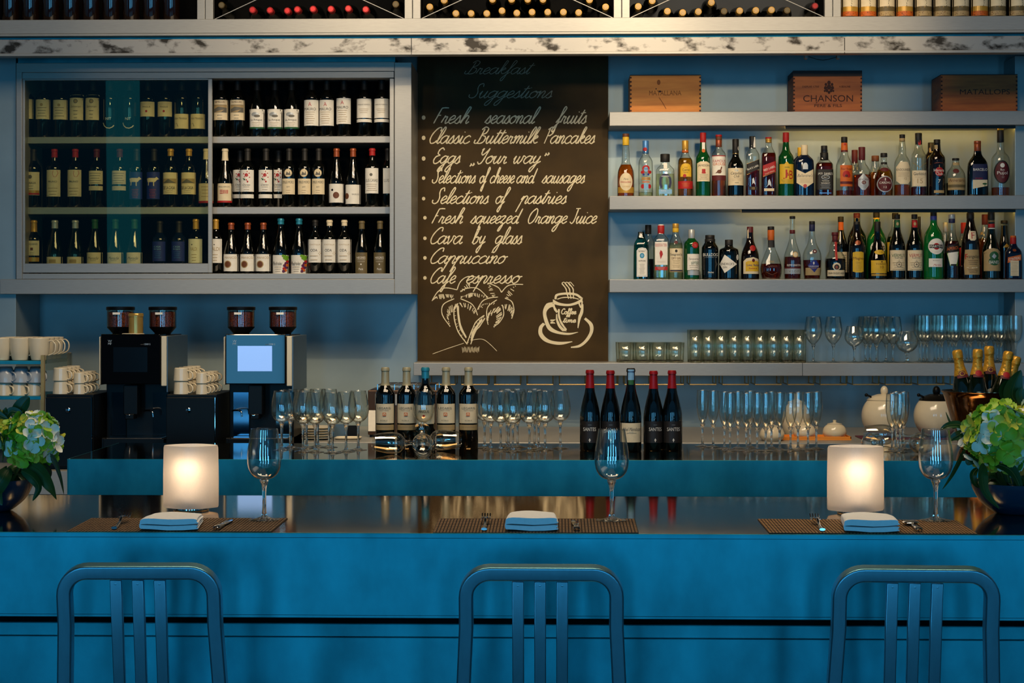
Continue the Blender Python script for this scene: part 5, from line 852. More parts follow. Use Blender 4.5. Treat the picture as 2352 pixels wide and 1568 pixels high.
SHG = stem_meshes(.19, [(.006, .075), (.03, .088), (.046, .110), (.048, .128), (.043, .150), (.0345, .176)], .073, .036)
SNIF = stem_meshes(.155, [(.008, .048), (.036, .060), (.054, .085), (.055, .102), (.047, .128), (.037, .152)], .046, .034, .006)
SRG = stem_meshes(.228, [(.006, .100), (.022, .112), (.030, .140), (.0315, .17), (.030, .20), (.0285, .228)], .098, .031)
for k, px in enumerate((1868, 1914)): glass_thing('wine_glass', 'wide wine glass, %s of two between tall tumblers and the goblet' % ('left', 'right')[k], SHW, (X(px, 8.87), 8.87, z4), 'wine glasses on the shelf')
glass_thing('goblet', 'short round goblet between wide wine glasses on the glass shelf', SHG, (X(1962, 8.87), 8.87, z4))
glass_thing('brandy_snifter', 'low brandy snifter in front of the clustered glasses on the shelf', SNIF, (X(2083, 8.86), 8.86, z4))
for k, (px, Y) in enumerate(((2013, 8.86), (1998, 8.94), (2051, 8.87), (2035, 8.95), (1988, 9.015))):
    glass_thing('wine_glass', 'wide wine glass, %s in the cluster between goblet and snifter' % ('front left', 'second row left', 'front right', 'second row right', 'back left')[k], SHW, (X(px, Y), Y, z4), 'wine glasses on the shelf')
for k, px in enumerate((2129, 2163, 2195, 2229, 2264, 2299, 2333)):
    for r_, Y in enumerate((8.86, 8.935, 9.01)):
        q = px - r_ * (8 if k < 6 else 10)
        glass_thing('wine_glass', 'slim stemmed glass, %s from left in the %s row, shelf right end' % (ORD[k], ('front', 'middle', 'back')[r_]), SRG, (X(q, Y), Y, z4), 'slim stemmed glasses on the shelf')

# ================================================================== wall counter and ledge
ZWC = Z(100, 1081, 7.62)
ct = thing('service_counter', 'low steel counter under the wine cabinet carrying the coffee machines', 'counter', (X(700, 7.62), 7.62, 0))
m = MB(); m.box(-4.2, 5.2, 0, 1.42, ZWC - .10, ZWC, STEEL); obj('worktop', m, ct, bevel=.002)
m = MB(); m.box(-4.2, 5.2, .06, 1.42, 0, ZWC - .10, DARK); obj('base_cabinet', m, ct)
ZL = Z(1200, 1014.5, 8.05)
ld = thing('counter_ledge', 'raised steel ledge along the wall behind the bottles', 'ledge', (X(1500, 8.02), 8.02, ZWC))
m = MB(); m.box(X(697, 8.02) - ld.location.x, X(2500, 8.02) - ld.location.x, 0, 1.04, 0, ZL - ZWC, STEEL); obj('ledge_board', m, ld, bevel=.002)

# ================================================================== coffee machines
BEANS = mat('coffee_beans', '94401c', .35, 0, .6, 260, col2='1c0804', sharp=(.42, .58), bump=.5)
SIDEBL = mat('blue_grey_side_panel', '5f7684', .4, .6, .1, 8)
CREAMP = mat('cream_side_strip', 'ddd3b8', .4, 0, .05, 20)
SCREEN = mat('lit_touch_screen', '8fb4f4', .2, emit=.55, var=.05, scale=3)
SCREENOFF = mat('dark_touch_screen', '0b1016', .08, spec=.7)
HOPG = glass('smoked_hopper_glass', 'f6efe4', 'b0a08a', .03, 1.45)
def machine(label, x0, x1, x2, hoppers, lit):
    Y = 7.78; xa, xb = X(x0, Y), X(x1, Y); W = xb - xa; t = thing('coffee_machine', label, 'coffee machine', ((xa + xb) / 2, Y, ZWC), 'coffee machines')
    z = lambda py: Z((x0 + x1) / 2, py, Y) - ZWC
    px = lambda p: X(p, Y) - t.location.x
    hw = W / 2; D = .42; hr = px(x1 - 17)
    m = MB(); m.box(-hw, hr, .012, D, z(1006), .03, BLACK); m.box(-hw, hr, .10, D, .0, z(880), BLACK); obj('housing', m, t, bevel=.003)
    m = MB(); m.box(px(x0 + 2), px(x1 - 27), -.012, .11, z(882), z(767), GLOSSBLK if not lit else GLOSSBLK); obj('head_panel', m, t, bevel=.004)
    m = MB(); m.box(px(x1 - 25), px(x1 - 13), -.008, .11, z(886), z(772), CREAMP); m.box(px(x0 - 3), px(x0), -.004, .11, z(884), z(773), CREAMP); obj('side_strip', m, t, bevel=.003)
    m = MB(); m.box(px(x1 - 13), px(x1 - 13) + .004, .0, D, z(900), z(772), SIDEBL); m.box(px(x1 - 26), px(x1 - 13), .11, D, z(900), z(772), SIDEBL); m.box(px(x0), px(x1 - 26), .11, D, z(882), z(770), BLACK); obj('side_panel', m, t)
    cx_ = x0 + (x1 - x0) * .44
    sx0, sx1, sy0, sy1 = (547, 626, 794, 852) if lit else (262, 340, 797, 854)
    m = MB(); m.box(px(sx0), px(sx1), -.0135, -.011, z(sy1), z(sy0), SCREEN if lit else SCREENOFF); obj('touch_screen', m, t)
    s = S(cx_, Y); mx0 = x0 + 2; m = MB(); lx = x0 + 23 if not lit else x0 + 23
    decals(m, [('t', 'W', lx, 783, 9, 5, 'si'), ('t', 'MF', lx, 789, 8, 5, 'si'), ('t', '1500 S', x0 + 109, 790, 14, 4, 'si'), ('t', 'wmf', x0 + 97, 790.5, 7, 2.4, 'gy')], lambda a, b: (px(a), z(b)), lambda x, y: -.0122, .0004); obj('lettering', m, t)
    # spout, drip area
    m = MB(); m.box(px(cx_ - 20), px(cx_ + 12), .0, .06, z(952), z(884), BLACK); m.box(px(cx_ - 14), px(cx_ + 6), -.02, .05, z(962), z(950), BLACK); m.box(px(cx_ - 10), px(cx_ - 2), -.024, -.018, z(955), z(951), CHROME)
    obj('spout', m, t, bevel=.003)
    for a, b, mt_ in ((x0 + 11, x0 + 47, SCREENOFF), (x0 + 110, x0 + 146, SCREENOFF)):
        m = MB(); m.box(px(a), px(b), .085, .10, z(1003), z(903), mt_ if not (lit and a < x0 + 20) else mat('mirror_splash', '3a4a58', .1, 1, .1, 5)); obj('splash_panel', m, t)
    m = MB(); m.box(-hw + .02, hw - .03, -.03, .09, .0, z(1006), BLACK); m.box(-hw + .03, hw - .04, -.028, .085, z(1006), z(1004), CHROME); obj('drip_tray', m, t, bevel=.002)
    m = MB(); fx = px(x0 + 118 if not lit else x0 + 36); m.tube(spline([(fx - .05, .08, z(946)), (fx - .03, .03, z(943)), (fx, .0, z(944)), (fx + .006, -.004, z(957))], 5), .004, CHROME, 8); obj('steam_tap', m, t)
    for hx, yo in hoppers:
        R = 31 / S(hx, Y + .2); c = (X(hx, Y + .2) - t.location.x, .2 + yo, 0); zz = lambda py: Z(hx, py, Y + .2) - ZWC
        m = MB(); m.lathe([(R * .55, zz(770)), (R * .6, zz(765)), (R * .98, zz(752)), (R, zz(750))], BLACK, 28, c=c); hb = obj('hopper_base', m, t)
        m = MB(); m.lathe([(R, zz(750)), (R, zz(712)), (R - .002, zz(712)), (R - .002, zz(750))], HOPG, 28, c=c, caps=False, closed=True); hp = obj('bean_hopper', m, t)
        m = MB(); m.lathe([(R * .90, zz(751)), (R * .93, zz(748)), (R * .93, zz(717)), (R * .6, zz(714)), (.001, zz(714))], BEANS, 24, c=c); obj('coffee_beans', m, hp, kind='stuff')
        m = MB(); m.lathe([(R * 1.04, zz(712)), (R * 1.05, zz(711)), (R * 1.05, zz(705)), (R * .98, zz(704))], BLACK, 28, c=c); obj('hopper_lid', m, hp)
        m = MB(); m.box(c[0] - .02, c[0] + .012, c[1] - R - .003, c[1] - R - .001, zz(722), zz(717), INK['wh']); obj('hopper_label', m, hp)
    return t
machine('left coffee machine with dark screen and a gold canister on top', 231, 396, 423, ((277, 0), (374, 0)), False)
machine('right coffee machine with lit pale blue screen', 517, 684, 693, ((554, 0), (650, 0)), True)
Yc = 7.835; zc = Z(306, 768.5, 7.78) + .001
t = thing('canister', 'small brass shaker canister on the left coffee machine', 'canister', (X(306, Yc), Yc, zc)); R = 16.5 / S(306, Yc)
m = MB(); m.lathe([(R * 1.5, 0), (R * 1.55, .002), (R * 1.5, .004)], CREAMP, 28); obj('saucer', m, t)
m = MB(); m.lathe([(R, .004), (R, .078), (R * .99, .08)], mat('brass_canister', 'c09a50', .2, .5, .1, 30), 28, c=(.012, 0, 0)); obj('body', m, t)
m = MB(); m.lathe([(R * 1.05, .076), (R * 1.06, .088), (R * .98, .091)], mat('brass_canister', ''), 28, c=(.012, 0, 0)); obj('lid', m, t)

# milk coolers
for i, (a, b, lab) in enumerate(((103, 212, 'black milk cooler with round lock left of the left coffee machine'), (380, 496, 'black milk cooler with round lock between the coffee machines'))):
    Y = 7.68; xa, xb = X(a, Y), X(b, Y); h = Z((a + b) / 2, 906, Y) - ZWC; t = thing('milk_cooler', lab, 'cabinet', ((xa + xb) / 2, Y, ZWC), 'black cabinets beside the machines'); W = (xb - xa) / 2
    m = MB(); m.box(-W, W, .022, .42, 0, h, BLACK); obj('cabinet_body', m, t, bevel=.003)
    m = MB(); m.box(-W + .003, W - .006, 0, .02, .012, h - .012, BLACK); d_ = obj('door', m, t, bevel=.002)
    m = MB(); m.box(W - .005, W - .003, -.001, .02, .012, h - .012, CHROME); obj('door_edge', m, d_)
    lx = X((157, 433)[i], Y) - t.location.x; lz = Z((157, 433)[i], 941.5, Y) - ZWC
    m = MB(); m.lathe([(.0105, .0), (.0105, -.006), (.008, -.008), (.0001, -.008)][::-1], CHROME, 20, c=(lx, 0, lz), axis='y'); m.box(lx - .001, lx + .001, -.009, -.0075, lz - .004, lz + .004, BLACK); obj('lock', m, d_)

# ---- cups
def cup_mesh(R, H, R0, hand, m_):
    b = MB(); b.lathe(smooth([(R0 * .9, 0), (R0, .002), (R0 * 1.02, .006), (R * .93, H * .45), (R, H)], 2) + [(R - .003, H), (R * .88, H * .45), (R0 * .85, .008), (.001, .006)], m_, 28); a = b.mesh('cup_body')
    b = MB(); pts = spline([(R * .93, 0, H * .84), (R * 1.28, 0, H * .88), (R * 1.62, 0, H * .68), (R * 1.5, 0, H * .36), (R * .93 - .002, 0, H * .22)], 5)
    b.sweep(pts, .0032, .0045, m_, up=(0, 1, 0), seg=8); return a, b.mesh('handle')
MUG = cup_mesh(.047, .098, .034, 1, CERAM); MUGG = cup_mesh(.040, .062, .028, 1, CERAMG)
CUPB = cup_mesh(.034, .056, .030, 1, CERAM); CUPS = cup_mesh(.0265, .046, .023, 1, CERAM)
def cup(label, me, loc, group, rz=0., inv=False, name='cup'):
    t = thing(name, label, 'cup', loc, group); h = max(v.co.z for v in me[0].vertices)
    t.rotation_euler = (pi if inv else 0, 0, rz)
    if inv: t.location.z += h
    obj('cup_body', me[0], t); obj('handle', me[1], t)
# rack at the far left
Yr = 7.9
rk = thing('cup_rack', 'steel cup rack with brass corner post at the left edge', 'rack', (X(0, Yr), Yr, ZWC)); rx = rk.location.x; RKZ = []
for i, (y0, y1) in enumerate(((828, 836), (909, 917), (985, 993))):
    m = MB(); m.box(X(-170, Yr) - rx, X(98, Yr) - rx, -.02, .42, Z(50, y1, Yr) - ZWC, Z(50, y0, Yr) - ZWC, PANEL); obj('shelf', m, rk, bevel=.001); RKZ.append(Z(50, y0, Yr))
for y_ in (-.026, .40):
    for pa in (97.5, -172): m = MB(); m.box(X(pa, Yr) - rx, X(pa + 7.5, Yr) - rx, y_, y_ + .02, 0, Z(50, 815, Yr) - ZWC, BRASS); obj('post', m, rk)
m = MB(); m.box(X(105, Yr) - rx, X(105, Yr) - rx + .004, 0, .42, Z(50, 851, Yr) - ZWC, Z(50, 816, Yr) - ZWC, PANE); obj('side_glass', m, rk)
for c_, px in enumerate((3, 46, 90)):
    for r_ in range(4):
        Y = Yr + .035 + .10 * r_; qx = X(px + (0, 11, 22, 32)[r_], Y)
        cup('tall cream mug, %s from left in the %s row on top of the cup rack' % (ORD[c_], ORD[r_]), MUG, (qx, Y, RKZ[0]), 'mugs on top of the rack', -.15, False, 'mug')
for c_, px in enumerate((14, 49, 84)):
    for r_ in range(3):
        Y = Yr + .045 + .12 * r_
        cup('upright cream cup, %s from left, %s row on the middle rack shelf' % (ORD[c_], ORD[r_]), CUPB, (X(px - 4, Y), Y, RKZ[1]), 'cups on the middle rack shelf', -.5, True)
        cup('grey cup stacked on a cream cup, %s from left, %s row on the rack' % (ORD[c_], ORD[r_]), MUGG, (X(px, Y), Y, RKZ[1] + .0565), 'cups on the middle rack shelf', -.6, True)
    cup('grey cup, %s from left on the lowest rack shelf' % ORD[c_], MUGG, (X(px, Yr + .05), Yr + .05, RKZ[2]), 'cups on the lowest rack shelf', -.6, True)
zt = Z(160, 906, 7.68)
for who, p0, p1, nr in (('left', 140, 183, 4), ('middle', 417, 464, 4)):
    for r_ in range(nr):
        for lv in range(2):
            Y = 7.74 + .085 * r_; pa = p0 + 9.5 * r_
            cup('inverted cream cup, %s layer, %s in the row on the %s black cabinet' % (('lower', 'upper')[lv], ORD[r_], who), CUPB, (X(pa, Y), Y, zt + .0565 * lv), 'inverted cups on the black cabinets', -.35, True)
            Y2 = 7.73 + .07 * r_; pb_ = p1 + 8.5 * r_
            cup('small inverted espresso cup, %s layer, %s in the row on the %s black cabinet' % (('lower', 'upper')[lv], ORD[r_], who), CUPS, (X(pb_, Y2), Y2, zt + .0465 * lv), 'espresso cups on the black cabinets', -.35, True)

# ---- things on the wall ledge
Yl = 8.2
PLW = mat('white_plate', 'e6dcc4', .3, 0, .04, 20)
for k in range(5):
    w2 = 44 / S(718, Yl)
    t = thing('plate', 'square cream plate, %s from the bottom of the stack behind the left glasses' % ORD[k], 'plate', (X(718, Yl), Yl, ZL + .0115 * k), 'stacked square plates')
    m = MB(); m.lathe([(w2 * .6, 0), (w2 * .66, .001), (w2, .009), (w2, .0105), (w2 * .95, .0105), (w2 * .62, .003), (.001, .003)], PLW, 32, n=7); obj('plate_body', m, t)
t = thing('plate', 'single cream plate lying right of the plate stack', 'plate', (X(800, Yl), Yl, ZL)); m = MB(); m.lathe([(.03, 0), (.05, .001), (.058, .007), (.058, .009), (.05, .004), (.001, .003)], PLW, 32, n=7); obj('plate_body', m, t)
t = thing('card_holder', 'small black sign holder standing on the ledge behind the left glasses', 'holder', (X(790, 8.3), 8.3, ZL))
m = MB(); m.box(-.055, .005, 0, .004, 0, .06, SIDEBL); obj('card', m, t); m = MB(); m.box(.005, .06, -.004, .0, .0, .055, BLACK); obj('stand', m, t)
# conveyor toaster behind the labelled bottles
Yt = 8.3
t = thing('toaster', 'brown toaster with wire rack behind the labelled wine bottles', 'toaster', (X(926, Yt), Yt, ZL)); px = lambda p: X(p, Yt) - t.location.x; zz = lambda y: Z(926, y, Yt) - ZL
TB = mat('brown_toaster_metal', '4a3018', .4, .5, .2, 10)
m = MB(); m.box(px(845), px(1010), 0, .3, 0.012, zz(896), TB); obj('housing', m, t, bevel=.004)
m = MB(); m.box(px(862), px(995), -.003, .001, zz(930), zz(905), STEEL); m.box(px(846), px(864), -.004, 0, zz(990), zz(942), INK['wh']); obj('front_panel', m, t)
m = MB()
for y_ in (.03, .10, .17, .24): m.tube([(px(866), y_, zz(884)), (px(1000), y_, zz(884))], .0025, CHROME, 6)
for p_ in (866, 905, 950, 1000): m.tube([(px(p_), .02, zz(896)), (px(p_), .02, zz(884)), (px(p_), .26, zz(884)), (px(p_), .26, zz(896))], .0022, CHROME, 6)
obj('wire_rack', m, t)
m = MB(); m.box(px(848), px(1007), .02, .28, 0, .012, BLACK); obj('feet', m, t)
# soup tureens
for i, (pc, lab) in enumerate(((2031, 'round cream tureen with lid and ladle, left of the champagne bucket'), (2151, 'round cream tureen with dark lid knob partly behind the champagne bucket'))):
    Y = 8.32; R = 52 / S(pc, Y); zb = Z(pc, 1003, Y)
    b = thing('tureen_stand', 'red wooden stand under the %s tureen' % ('left', 'right')[i], 'stand', (X(pc, Y), Y, ZL)); m = MB(); m.box(-R * 1.15, R * 1.15, -R * .9, R * .9, 0, zb - ZL, mat('red_lacquer_wood', '6a1c14', .35, 0, .2, 8)); obj('stand_body', m, b, bevel=.002)
    t = thing('tureen', lab, 'tureen', (X(pc, Y), Y, zb))
    m = MB(); a0 = .42; pr = [(R * .35, 0)] + [(R * sin(a), R * 1.02 * (1 - cos(a))) for a in [a0 + (2.35 - a0) * q / 16 for q in range(17)]]
    off = R * 1.02 * (1 - cos(a0)); m.lathe([(r, max(0, z_ - off)) for r, z_ in pr], CERAM, 32); obj('bowl', m, t)
    zt_ = R * 1.02 * (1 - cos(2.35)) - off
    m = MB(); m.lathe([(R * .75, zt_ - .004), (R * .77, zt_), (R * .6, zt_ + R * .14), (R * .3, zt_ + R * .24), (.001, zt_ + R * .26)], CERAM if i == 0 else BLACK, 32); m.ball((0, 0, zt_ + R * .38), R * .17, CERAM if i == 0 else BLACK, (1, 1, 1.3)); obj('lid', m, t)
    m = MB(); m.tube(spline([(-R * .45, -.01, zt_ - .01), (-R * .62, -.02, zt_ + R * .12), (-R * .8, -.02, zt_ + R * .2)], 5), .0045, BLACK, 8); m.ball((-R * .82, -.02, zt_ + R * .21), .008, BLACK); obj('ladle', m, t)
# sugar bowls on a tray
Y = 8.25; tr = thing('serving_tray', 'orange wooden tray under the small lidded bowls', 'tray', (X(1862, Y), Y, ZL)); px = lambda p: X(p, Y) - tr.location.x
m = MB(); m.box(px(1772), px(1950), -.07, .07, 0, .006, WOOD)
for a in (-.07, .064): m.box(px(1772), px(1950), a, a + .006, .006, .016, WOOD)
for p_ in (1772, 1947): m.box(px(p_), px(p_) + .006, -.07, .07, .006, .016, WOOD)
obj('tray_body', m, tr, bevel=.001)
for i, (pc, R_, Yb, h0, lab) in enumerate(((1773, 29, 8.14, 0, 'small lidded cream bowl, leftmost behind the champagne flutes'), (1848, 27, 8.23, .0065, 'small lidded cream bowl on the middle of the orange tray'), (1917, 28, 8.23, .0065, 'small lidded cream bowl at the right end of the orange tray'), (1829, 33, 8.43, 0, 'larger cream bowl standing behind the orange tray'))):
    R = R_ / S(pc, Yb); k = 1.0 if i < 3 else 2.0
    t = thing('sugar_bowl', lab, 'bowl', (X(pc, Yb), Yb, ZL + h0), 'small lidded bowls')
    m = MB(); m.lathe(smooth([(R * .7, 0), (R * .95, R * .25 * k), (R, R * .55 * k), (R * .85, R * .95 * k), (R * .55, R * 1.15 * k)], 2), CERAM, 28); obj('bowl', m, t)
    m = MB(); m.lathe([(R * .6, R * 1.14 * k), (R * .6, R * 1.2 * k), (R * .2, R * 1.27 * k), (R * .13, R * 1.3 * k), (R * .15, R * 1.48 * k), (.001, R * 1.5 * k)], CERAM, 24); obj('lid', m, t)

# ================================================================== island
YI = 6.46; ZI = Z(1176, 1056, YI); YI2 = 7.22
isl = thing('island_counter', 'steel island counter with dark polished top behind the bar', 'counter', (X(1176, YI), YI, 0)); ix = isl.location.x
m = MB(); m.box(X(156, YI) - ix, X(2560, YI) - ix, .004, YI2 - YI, ZI - .012, ZI, TOPM); obj('worktop', m, isl)
m = MB(); m.box(X(156, YI) - ix, X(2560, YI) - ix, 0, .004, ZI - .22, ZI, PANEL); m.box(X(156, YI) - ix - .003, X(156, YI) - ix, 0, YI2 - YI, ZI - .22, ZI, PANEL); obj('front_panel', m, isl, bevel=.0012)
m = MB(); m.box(X(156, YI) - ix + .05, X(2560, YI) - ix, .05, YI2 - YI - .02, 0, ZI - .012, DARK); obj('base_cabinet', m, isl)
def yon(py, z, px=1176):                                # depth at which a surface of height z shows at row py
    return F * (CAMZ - z) / (py - HY) * _ray(px)[1]
def on_island(px, py): Y = yon(py, ZI, px); return X(px, Y), Y, ZI
def on_bar(px, py): Y = yon(py, ZB, px); return X(px, Y), Y, ZB
LG = [(647, 1033), (667, 1028), (696, 1037), (704, 1029), (724, 1038), (730, 1026), (756, 1027), (764, 1040), (795, 1037), (823, 1033)]
for k, (px, py) in enumerate(LG): glass_thing('wine_glass', 'stemmed wine glass, %s from the left in the group before the plate stack' % ORD[k], WINEGL, on_island(px, py), 'wine glasses left of the labelled bottles')
CG = [(1113, 1029), (1127, 1033), (1150, 1035), (1164, 1026), (1169, 1031), (1178, 1037), (1189, 1027), (1216, 1036), (1228, 1027), (1237, 1031), (1252, 1034), (1287, 1030)]
for k, (px, py) in enumerate(CG): glass_thing('wine_glass', 'stemmed wine glass, %s from the left in the group right of the labelled bottles' % ORD[k], WINEGL, on_island(px, py), 'wine glasses right of the labelled bottles')
glass_thing('wine_glass', 'single wine glass standing before the teal-necked bottle', WINEGL, on_island(973, 1033))
FG = [(1613.6, 1025), (1638, 1027), (1664, 1031), (1677, 1035), (1695, 1030), (1714.5, 1036), (1723, 1028), (1739, 1035), (1759, 1036), (1772, 1030), (1791, 1034), (1816, 1035), (1833, 1032), (1856, 1034), (1875, 1031)]
for k, (px, py) in enumerate(FG): glass_thing('champagne_flute', 'champagne flute, %s from the left in the long row before the lidded bowls' % ORD[k], FLUTE, on_island(px, py), 'champagne flutes in the row')
for k, (px, py) in enumerate(((2049, 1037), (2058, 1031), (2067, 1038), (2075, 1031))): glass_thing('champagne_flute', 'champagne flute, %s from the left in the cluster before the left tureen' % ORD[k], FLUTE, on_island(px, py), 'champagne flutes before the tureen')
# glasses lying on their sides
def lying(label, px, py, ang, group, dz=.06, me=WINEGL):
    """ang: heading of the mouth seen from above, 0 = right, 90 deg = away"""
    x, y, z = on_island(px, py); t = glass_thing('wine_glass', label, me, (x, y, z + .041), group)
    d = Vector((cos(ang), sin(ang), dz)).normalized()
    t.rotation_euler = d.to_track_quat('Z', 'Y').to_euler(); t.location = Vector((x, y, z + .0415)) - d * .15
LYG = 'glasses lying on the island'
lying('wine glass lying on its side with mouth to the left', 903, 1043, radians(196), LYG)
lying('wine glass lying with its mouth facing the room', 971, 1047, radians(-84), LYG, -.27)
lying('wine glass lying on its side with mouth to the right', 1012, 1036, radians(-16), LYG)
lying('wine glass lying left of the flute cluster with mouth to the room', 2004, 1043, radians(-105), LYG)
lying('wine glass lying right of the flute cluster with mouth to the room', 2114, 1043, radians(-75), LYG)
lying('wine glass lying behind the flute cluster', 2030, 1022, radians(180), LYG)

# labelled red wine bottles
def iwine(label, px, py, top, kind, cap, items, capz=.78, glassm=None, R=.0375):
    x, Y, z = on_island(px, py); H = Z(px, top, Y) - z
    wine(label, px, z, Y, kind, R, H, cap, items, glassm, capz, 'red wine bottles on the island')
def legaris(px, dx=0): return [('r', px - 20, px + 20.5, 926, 970.5, 'cr'), ('r', px - 20, px + 20.5, 974, 986, 'tn'), ('t', 'LEGARIS', px + dx, 936, 30, 5, 'gy'), ('t', 'VINOS FINOS', px + dx, 941, 22, 2, 'gy'), ('r', px - 4, px + 4, 946, 954, 'or'), ('r', px - 2.5, px + 2.5, 947.5, 952.5, 'cr'), ('r', px - 1, px + 1, 949, 954, 'or'), ('t', 'ROBLE', px + dx, 964, 16, 3, 'gy'), ('m', px, 979, 981, 30, 1, 'gy')]
GOLDCAP = mat('pale_gold_capsule', 'b0a684', .35, .2, .1, 60)
for k, (px, top) in enumerate(((885, 844), (934, 844), (1024.5, 844), (1076, 844))):
    iwine('gold-capped red wine bottle with cream and gold labels, %s from left' % ORD[k], px, 1029, top, 'b', GOLDCAP, legaris(px, -1 if k < 3 else 1))
px = 977; iwine('teal-necked red wine bottle behind the single standing glass', px, 1031, 844, 'b', INK['te'], [('r', px - 20, px + 21, 929, 972, 'cr'), ('t', 'PSI', px - 2, 937, 14, 3, 'gy'), ('t', 'PINGUS', px - 2, 944, 24, 6, 'bk'), ('e', px - 2, 954, 3, 3, 'rd')], .87)
RCAP = mat('red_bottle_capsule', 'a01418', .35, .3, .1, 60)
for k, (px, dx, top) in enumerate(((1355, -1, 850), (1402, 0, 851), (1501, 3, 852), (1543.5, 2, 851))):
    it = [('r', px - 23, px + 23, 966, 1015, mat('charcoal_label', '0c0d0f', .5, 0, .2, 40)), ('t', 'SANTES', px + dx, 984 + (4 if k == 1 else 0), 29, 8, 'wh'), ('m', px + dx, 974, 976, 8, 1, 'si'), ('l', [(px + dx, 1006), (px + dx, 1013)], 1.6, 'wh'), ('l', [(px + dx - 2.4, 1009), (px + dx + 2.4, 1009)], 1.4, 'wh'), ('p', [(px + dx - 2, 1008), (px + dx + 2, 1008), (px + dx, 1004.5)], 'wh')]
    iwine('red-capped dark sloping bottle with white lettering, %s from left' % ORD[k], px, 1034, top, 'r', RCAP, it, .78, R=.0385)
px = 1449; iwine('dark sloping bottle with cream label and paper strip over its cap', px, 1036, 846, 'r', 'bk', [('r', px - 25, px + 25, 970, 1014, 'cr'), ('t', 'Abel Mendoza', px + 1, 984, 41, 8, 'gy', .3), ('t', 'RIOJA', px, 991, 10, 2, 'te'), ('l', [(px - 11, 993), (px, 993), (px + 12, 993)], .8, 'gy'), ('m', px + 21, 1000, 1010, 4, 4, 'gy'), ('r', px - 7, px + 7, 848, 872, 'lb'), ('r', px - 6, px + 6, 872, 883, 'gn')], .84, R=.0395)
# champagne bucket
x, Y, z = on_island(2262, 1030)
t = thing('champagne_bucket', 'copper-brown ice bucket full of gold-foiled bottles behind the right flowers', 'bucket', (x, Y, z)); R = 97 / S(2262, Y); H = Z(2262, 899, Y) - z
m = MB(); o_ = smooth([(R * .55, 0), (R * .6, .004), (R * .72, H * .35), (R * .88, H * .75), (R * .96, H * .96), (R * 1.02, H), (R * 1.02, H + .004)], 1)
m.lathe(o_ + [(r - .004, z_) for r, z_ in o_[::-1] if r > R * .58], mat('dark_copper_bucket', '8a6a50', .12, 1, .15, 12), 40, caps=False); m.lathe([(.001, .02), (R * .6, .021)], mat('dark_copper_bucket', ''), 40, caps=False); obj('bucket_wall', m, t)
ICE = solid_glass('ice')
CHB = [(.95, 0), (1, .02), (1, .42), (.94, .50), (.74, .62), (.5, .73), (.38, .80), (.34, .9), (.34, 1)]
GF = mat('crinkled_gold_foil', 'd8a030', .28, .35, .25, 90, bump=.4)
for k, (px, top, tilt, dy, lab) in enumerate(((2198, 805, -.16, -.035, 'gold-foiled champagne bottle, leftmost in the bucket'), (2246, 803, .03, -.06, 'gold-foiled champagne bottle with red neck badge, second from left in the bucket'), (2272, 796, .0, .03, 'tallest gold-foiled champagne bottle at the back of the bucket'), (2317, 808, .17, -.045, 'gold-foiled champagne bottle with red neck badge, right of the tallest one'), (2336, 820, .27, .03, 'gold-foiled champagne bottle, rightmost and half behind the leaves'))):
    Yk = Y + dy; s = S(px, Yk); zt_ = Z(px, top, Yk); Hb = .30; Rb = .043 if k < 4 else .04
    c = thing('champagne_bottle', lab, 'bottle', (X(px, Yk) - sin(tilt) * Hb, Yk, zt_ - cos(tilt) * Hb), 'champagne bottles in the bucket'); c.rotation_euler = (0, tilt, 0)
    obj('glass_body', bodies.setdefault(('ch', Rb), lathe_mesh('glass_body', CHB, Rb, Hb, WINEG)), c)
    if ('chf', Rb) not in bodies:
        bodies[('chf', Rb)] = lathe_mesh('foil', [(interp(CHB, .70) + .05, .685), (interp(CHB, .74) + .05, .74), (.44, .80), (.40, .88), (.42, .90), (.47, .915), (.44, .93), (.46, .96), (.42, .995), (.3, 1.01), (.001, 1.012)], Rb, Hb, GF)
    obj('foil', bodies[('chf', Rb)], c)
    m = MB(); surf = lambda x_, z_: -math.sqrt(max(1e-6, ((interp(CHB, z_ / Hb) + .07) * Rb) ** 2 - x_ * x_)); red = k in (1, 3)
    decals(m, [('r', -.02, .02, .197, .209, 'mr'), ('e', .0, .213, .013, .011, 'rd' if red else 'mr'), ('e', .0, .213, .010, .0085, 'rd' if red else 'gd'), ('e', .0, .213, .007, .006, 'rd' if red else 'mr')], lambda a, b: (a, b), surf, .0006); obj('neck_band', m, c)
    m = MB(); surf2 = lambda x_, z_: -math.sqrt(max(1e-6, ((interp(CHB, z_ / Hb)) * Rb + .0003) ** 2 - x_ * x_)); decals(m, [('e', 0, .115, .028, .028, 'cr')], lambda a, b: (a, b), surf2, .0006); obj('label', m, c)

# ================================================================== the bar
ZB = Z(1176, 1225.5, YB); YB2 = 5.03
bar = thing('bar_counter', 'long steel bar with dark polished top in the foreground', 'bar', (X(1176, YB), YB, 0)); bx = bar.location.x
xa, xb = X(-420, YB) - bx, X(2900, YB) - bx; zp = lambda py: Z(1176, py, YB)
m = MB(); m.box(xa, xb, .004, YB2 - YB, ZB - .015, ZB, TOPM); obj('worktop', m, bar)
m = MB(); m.box(xa, xb, 0, .004, zp(1421), ZB + .0005, PANEL); m.box(xa, xb, 0, .25, zp(1421), zp(1418), PANEL); obj('front_panel', m, bar, bevel=.005)
m = MB(); m.box(xa, xb, YB2 - YB - .004, YB2 - YB, zp(1421), ZB, PANEL); obj('rear_panel', m, bar)
m = MB()
for py in (1236, 1414): m.box(xa, xb, -.0004, .0002, zp(py + .5), zp(py - .5), mat('dark_seam', '12323e', .6, .5, .1, 10))
obj('seam', m, bar)
zr = lambda py: Z(1176, py, 4.5)
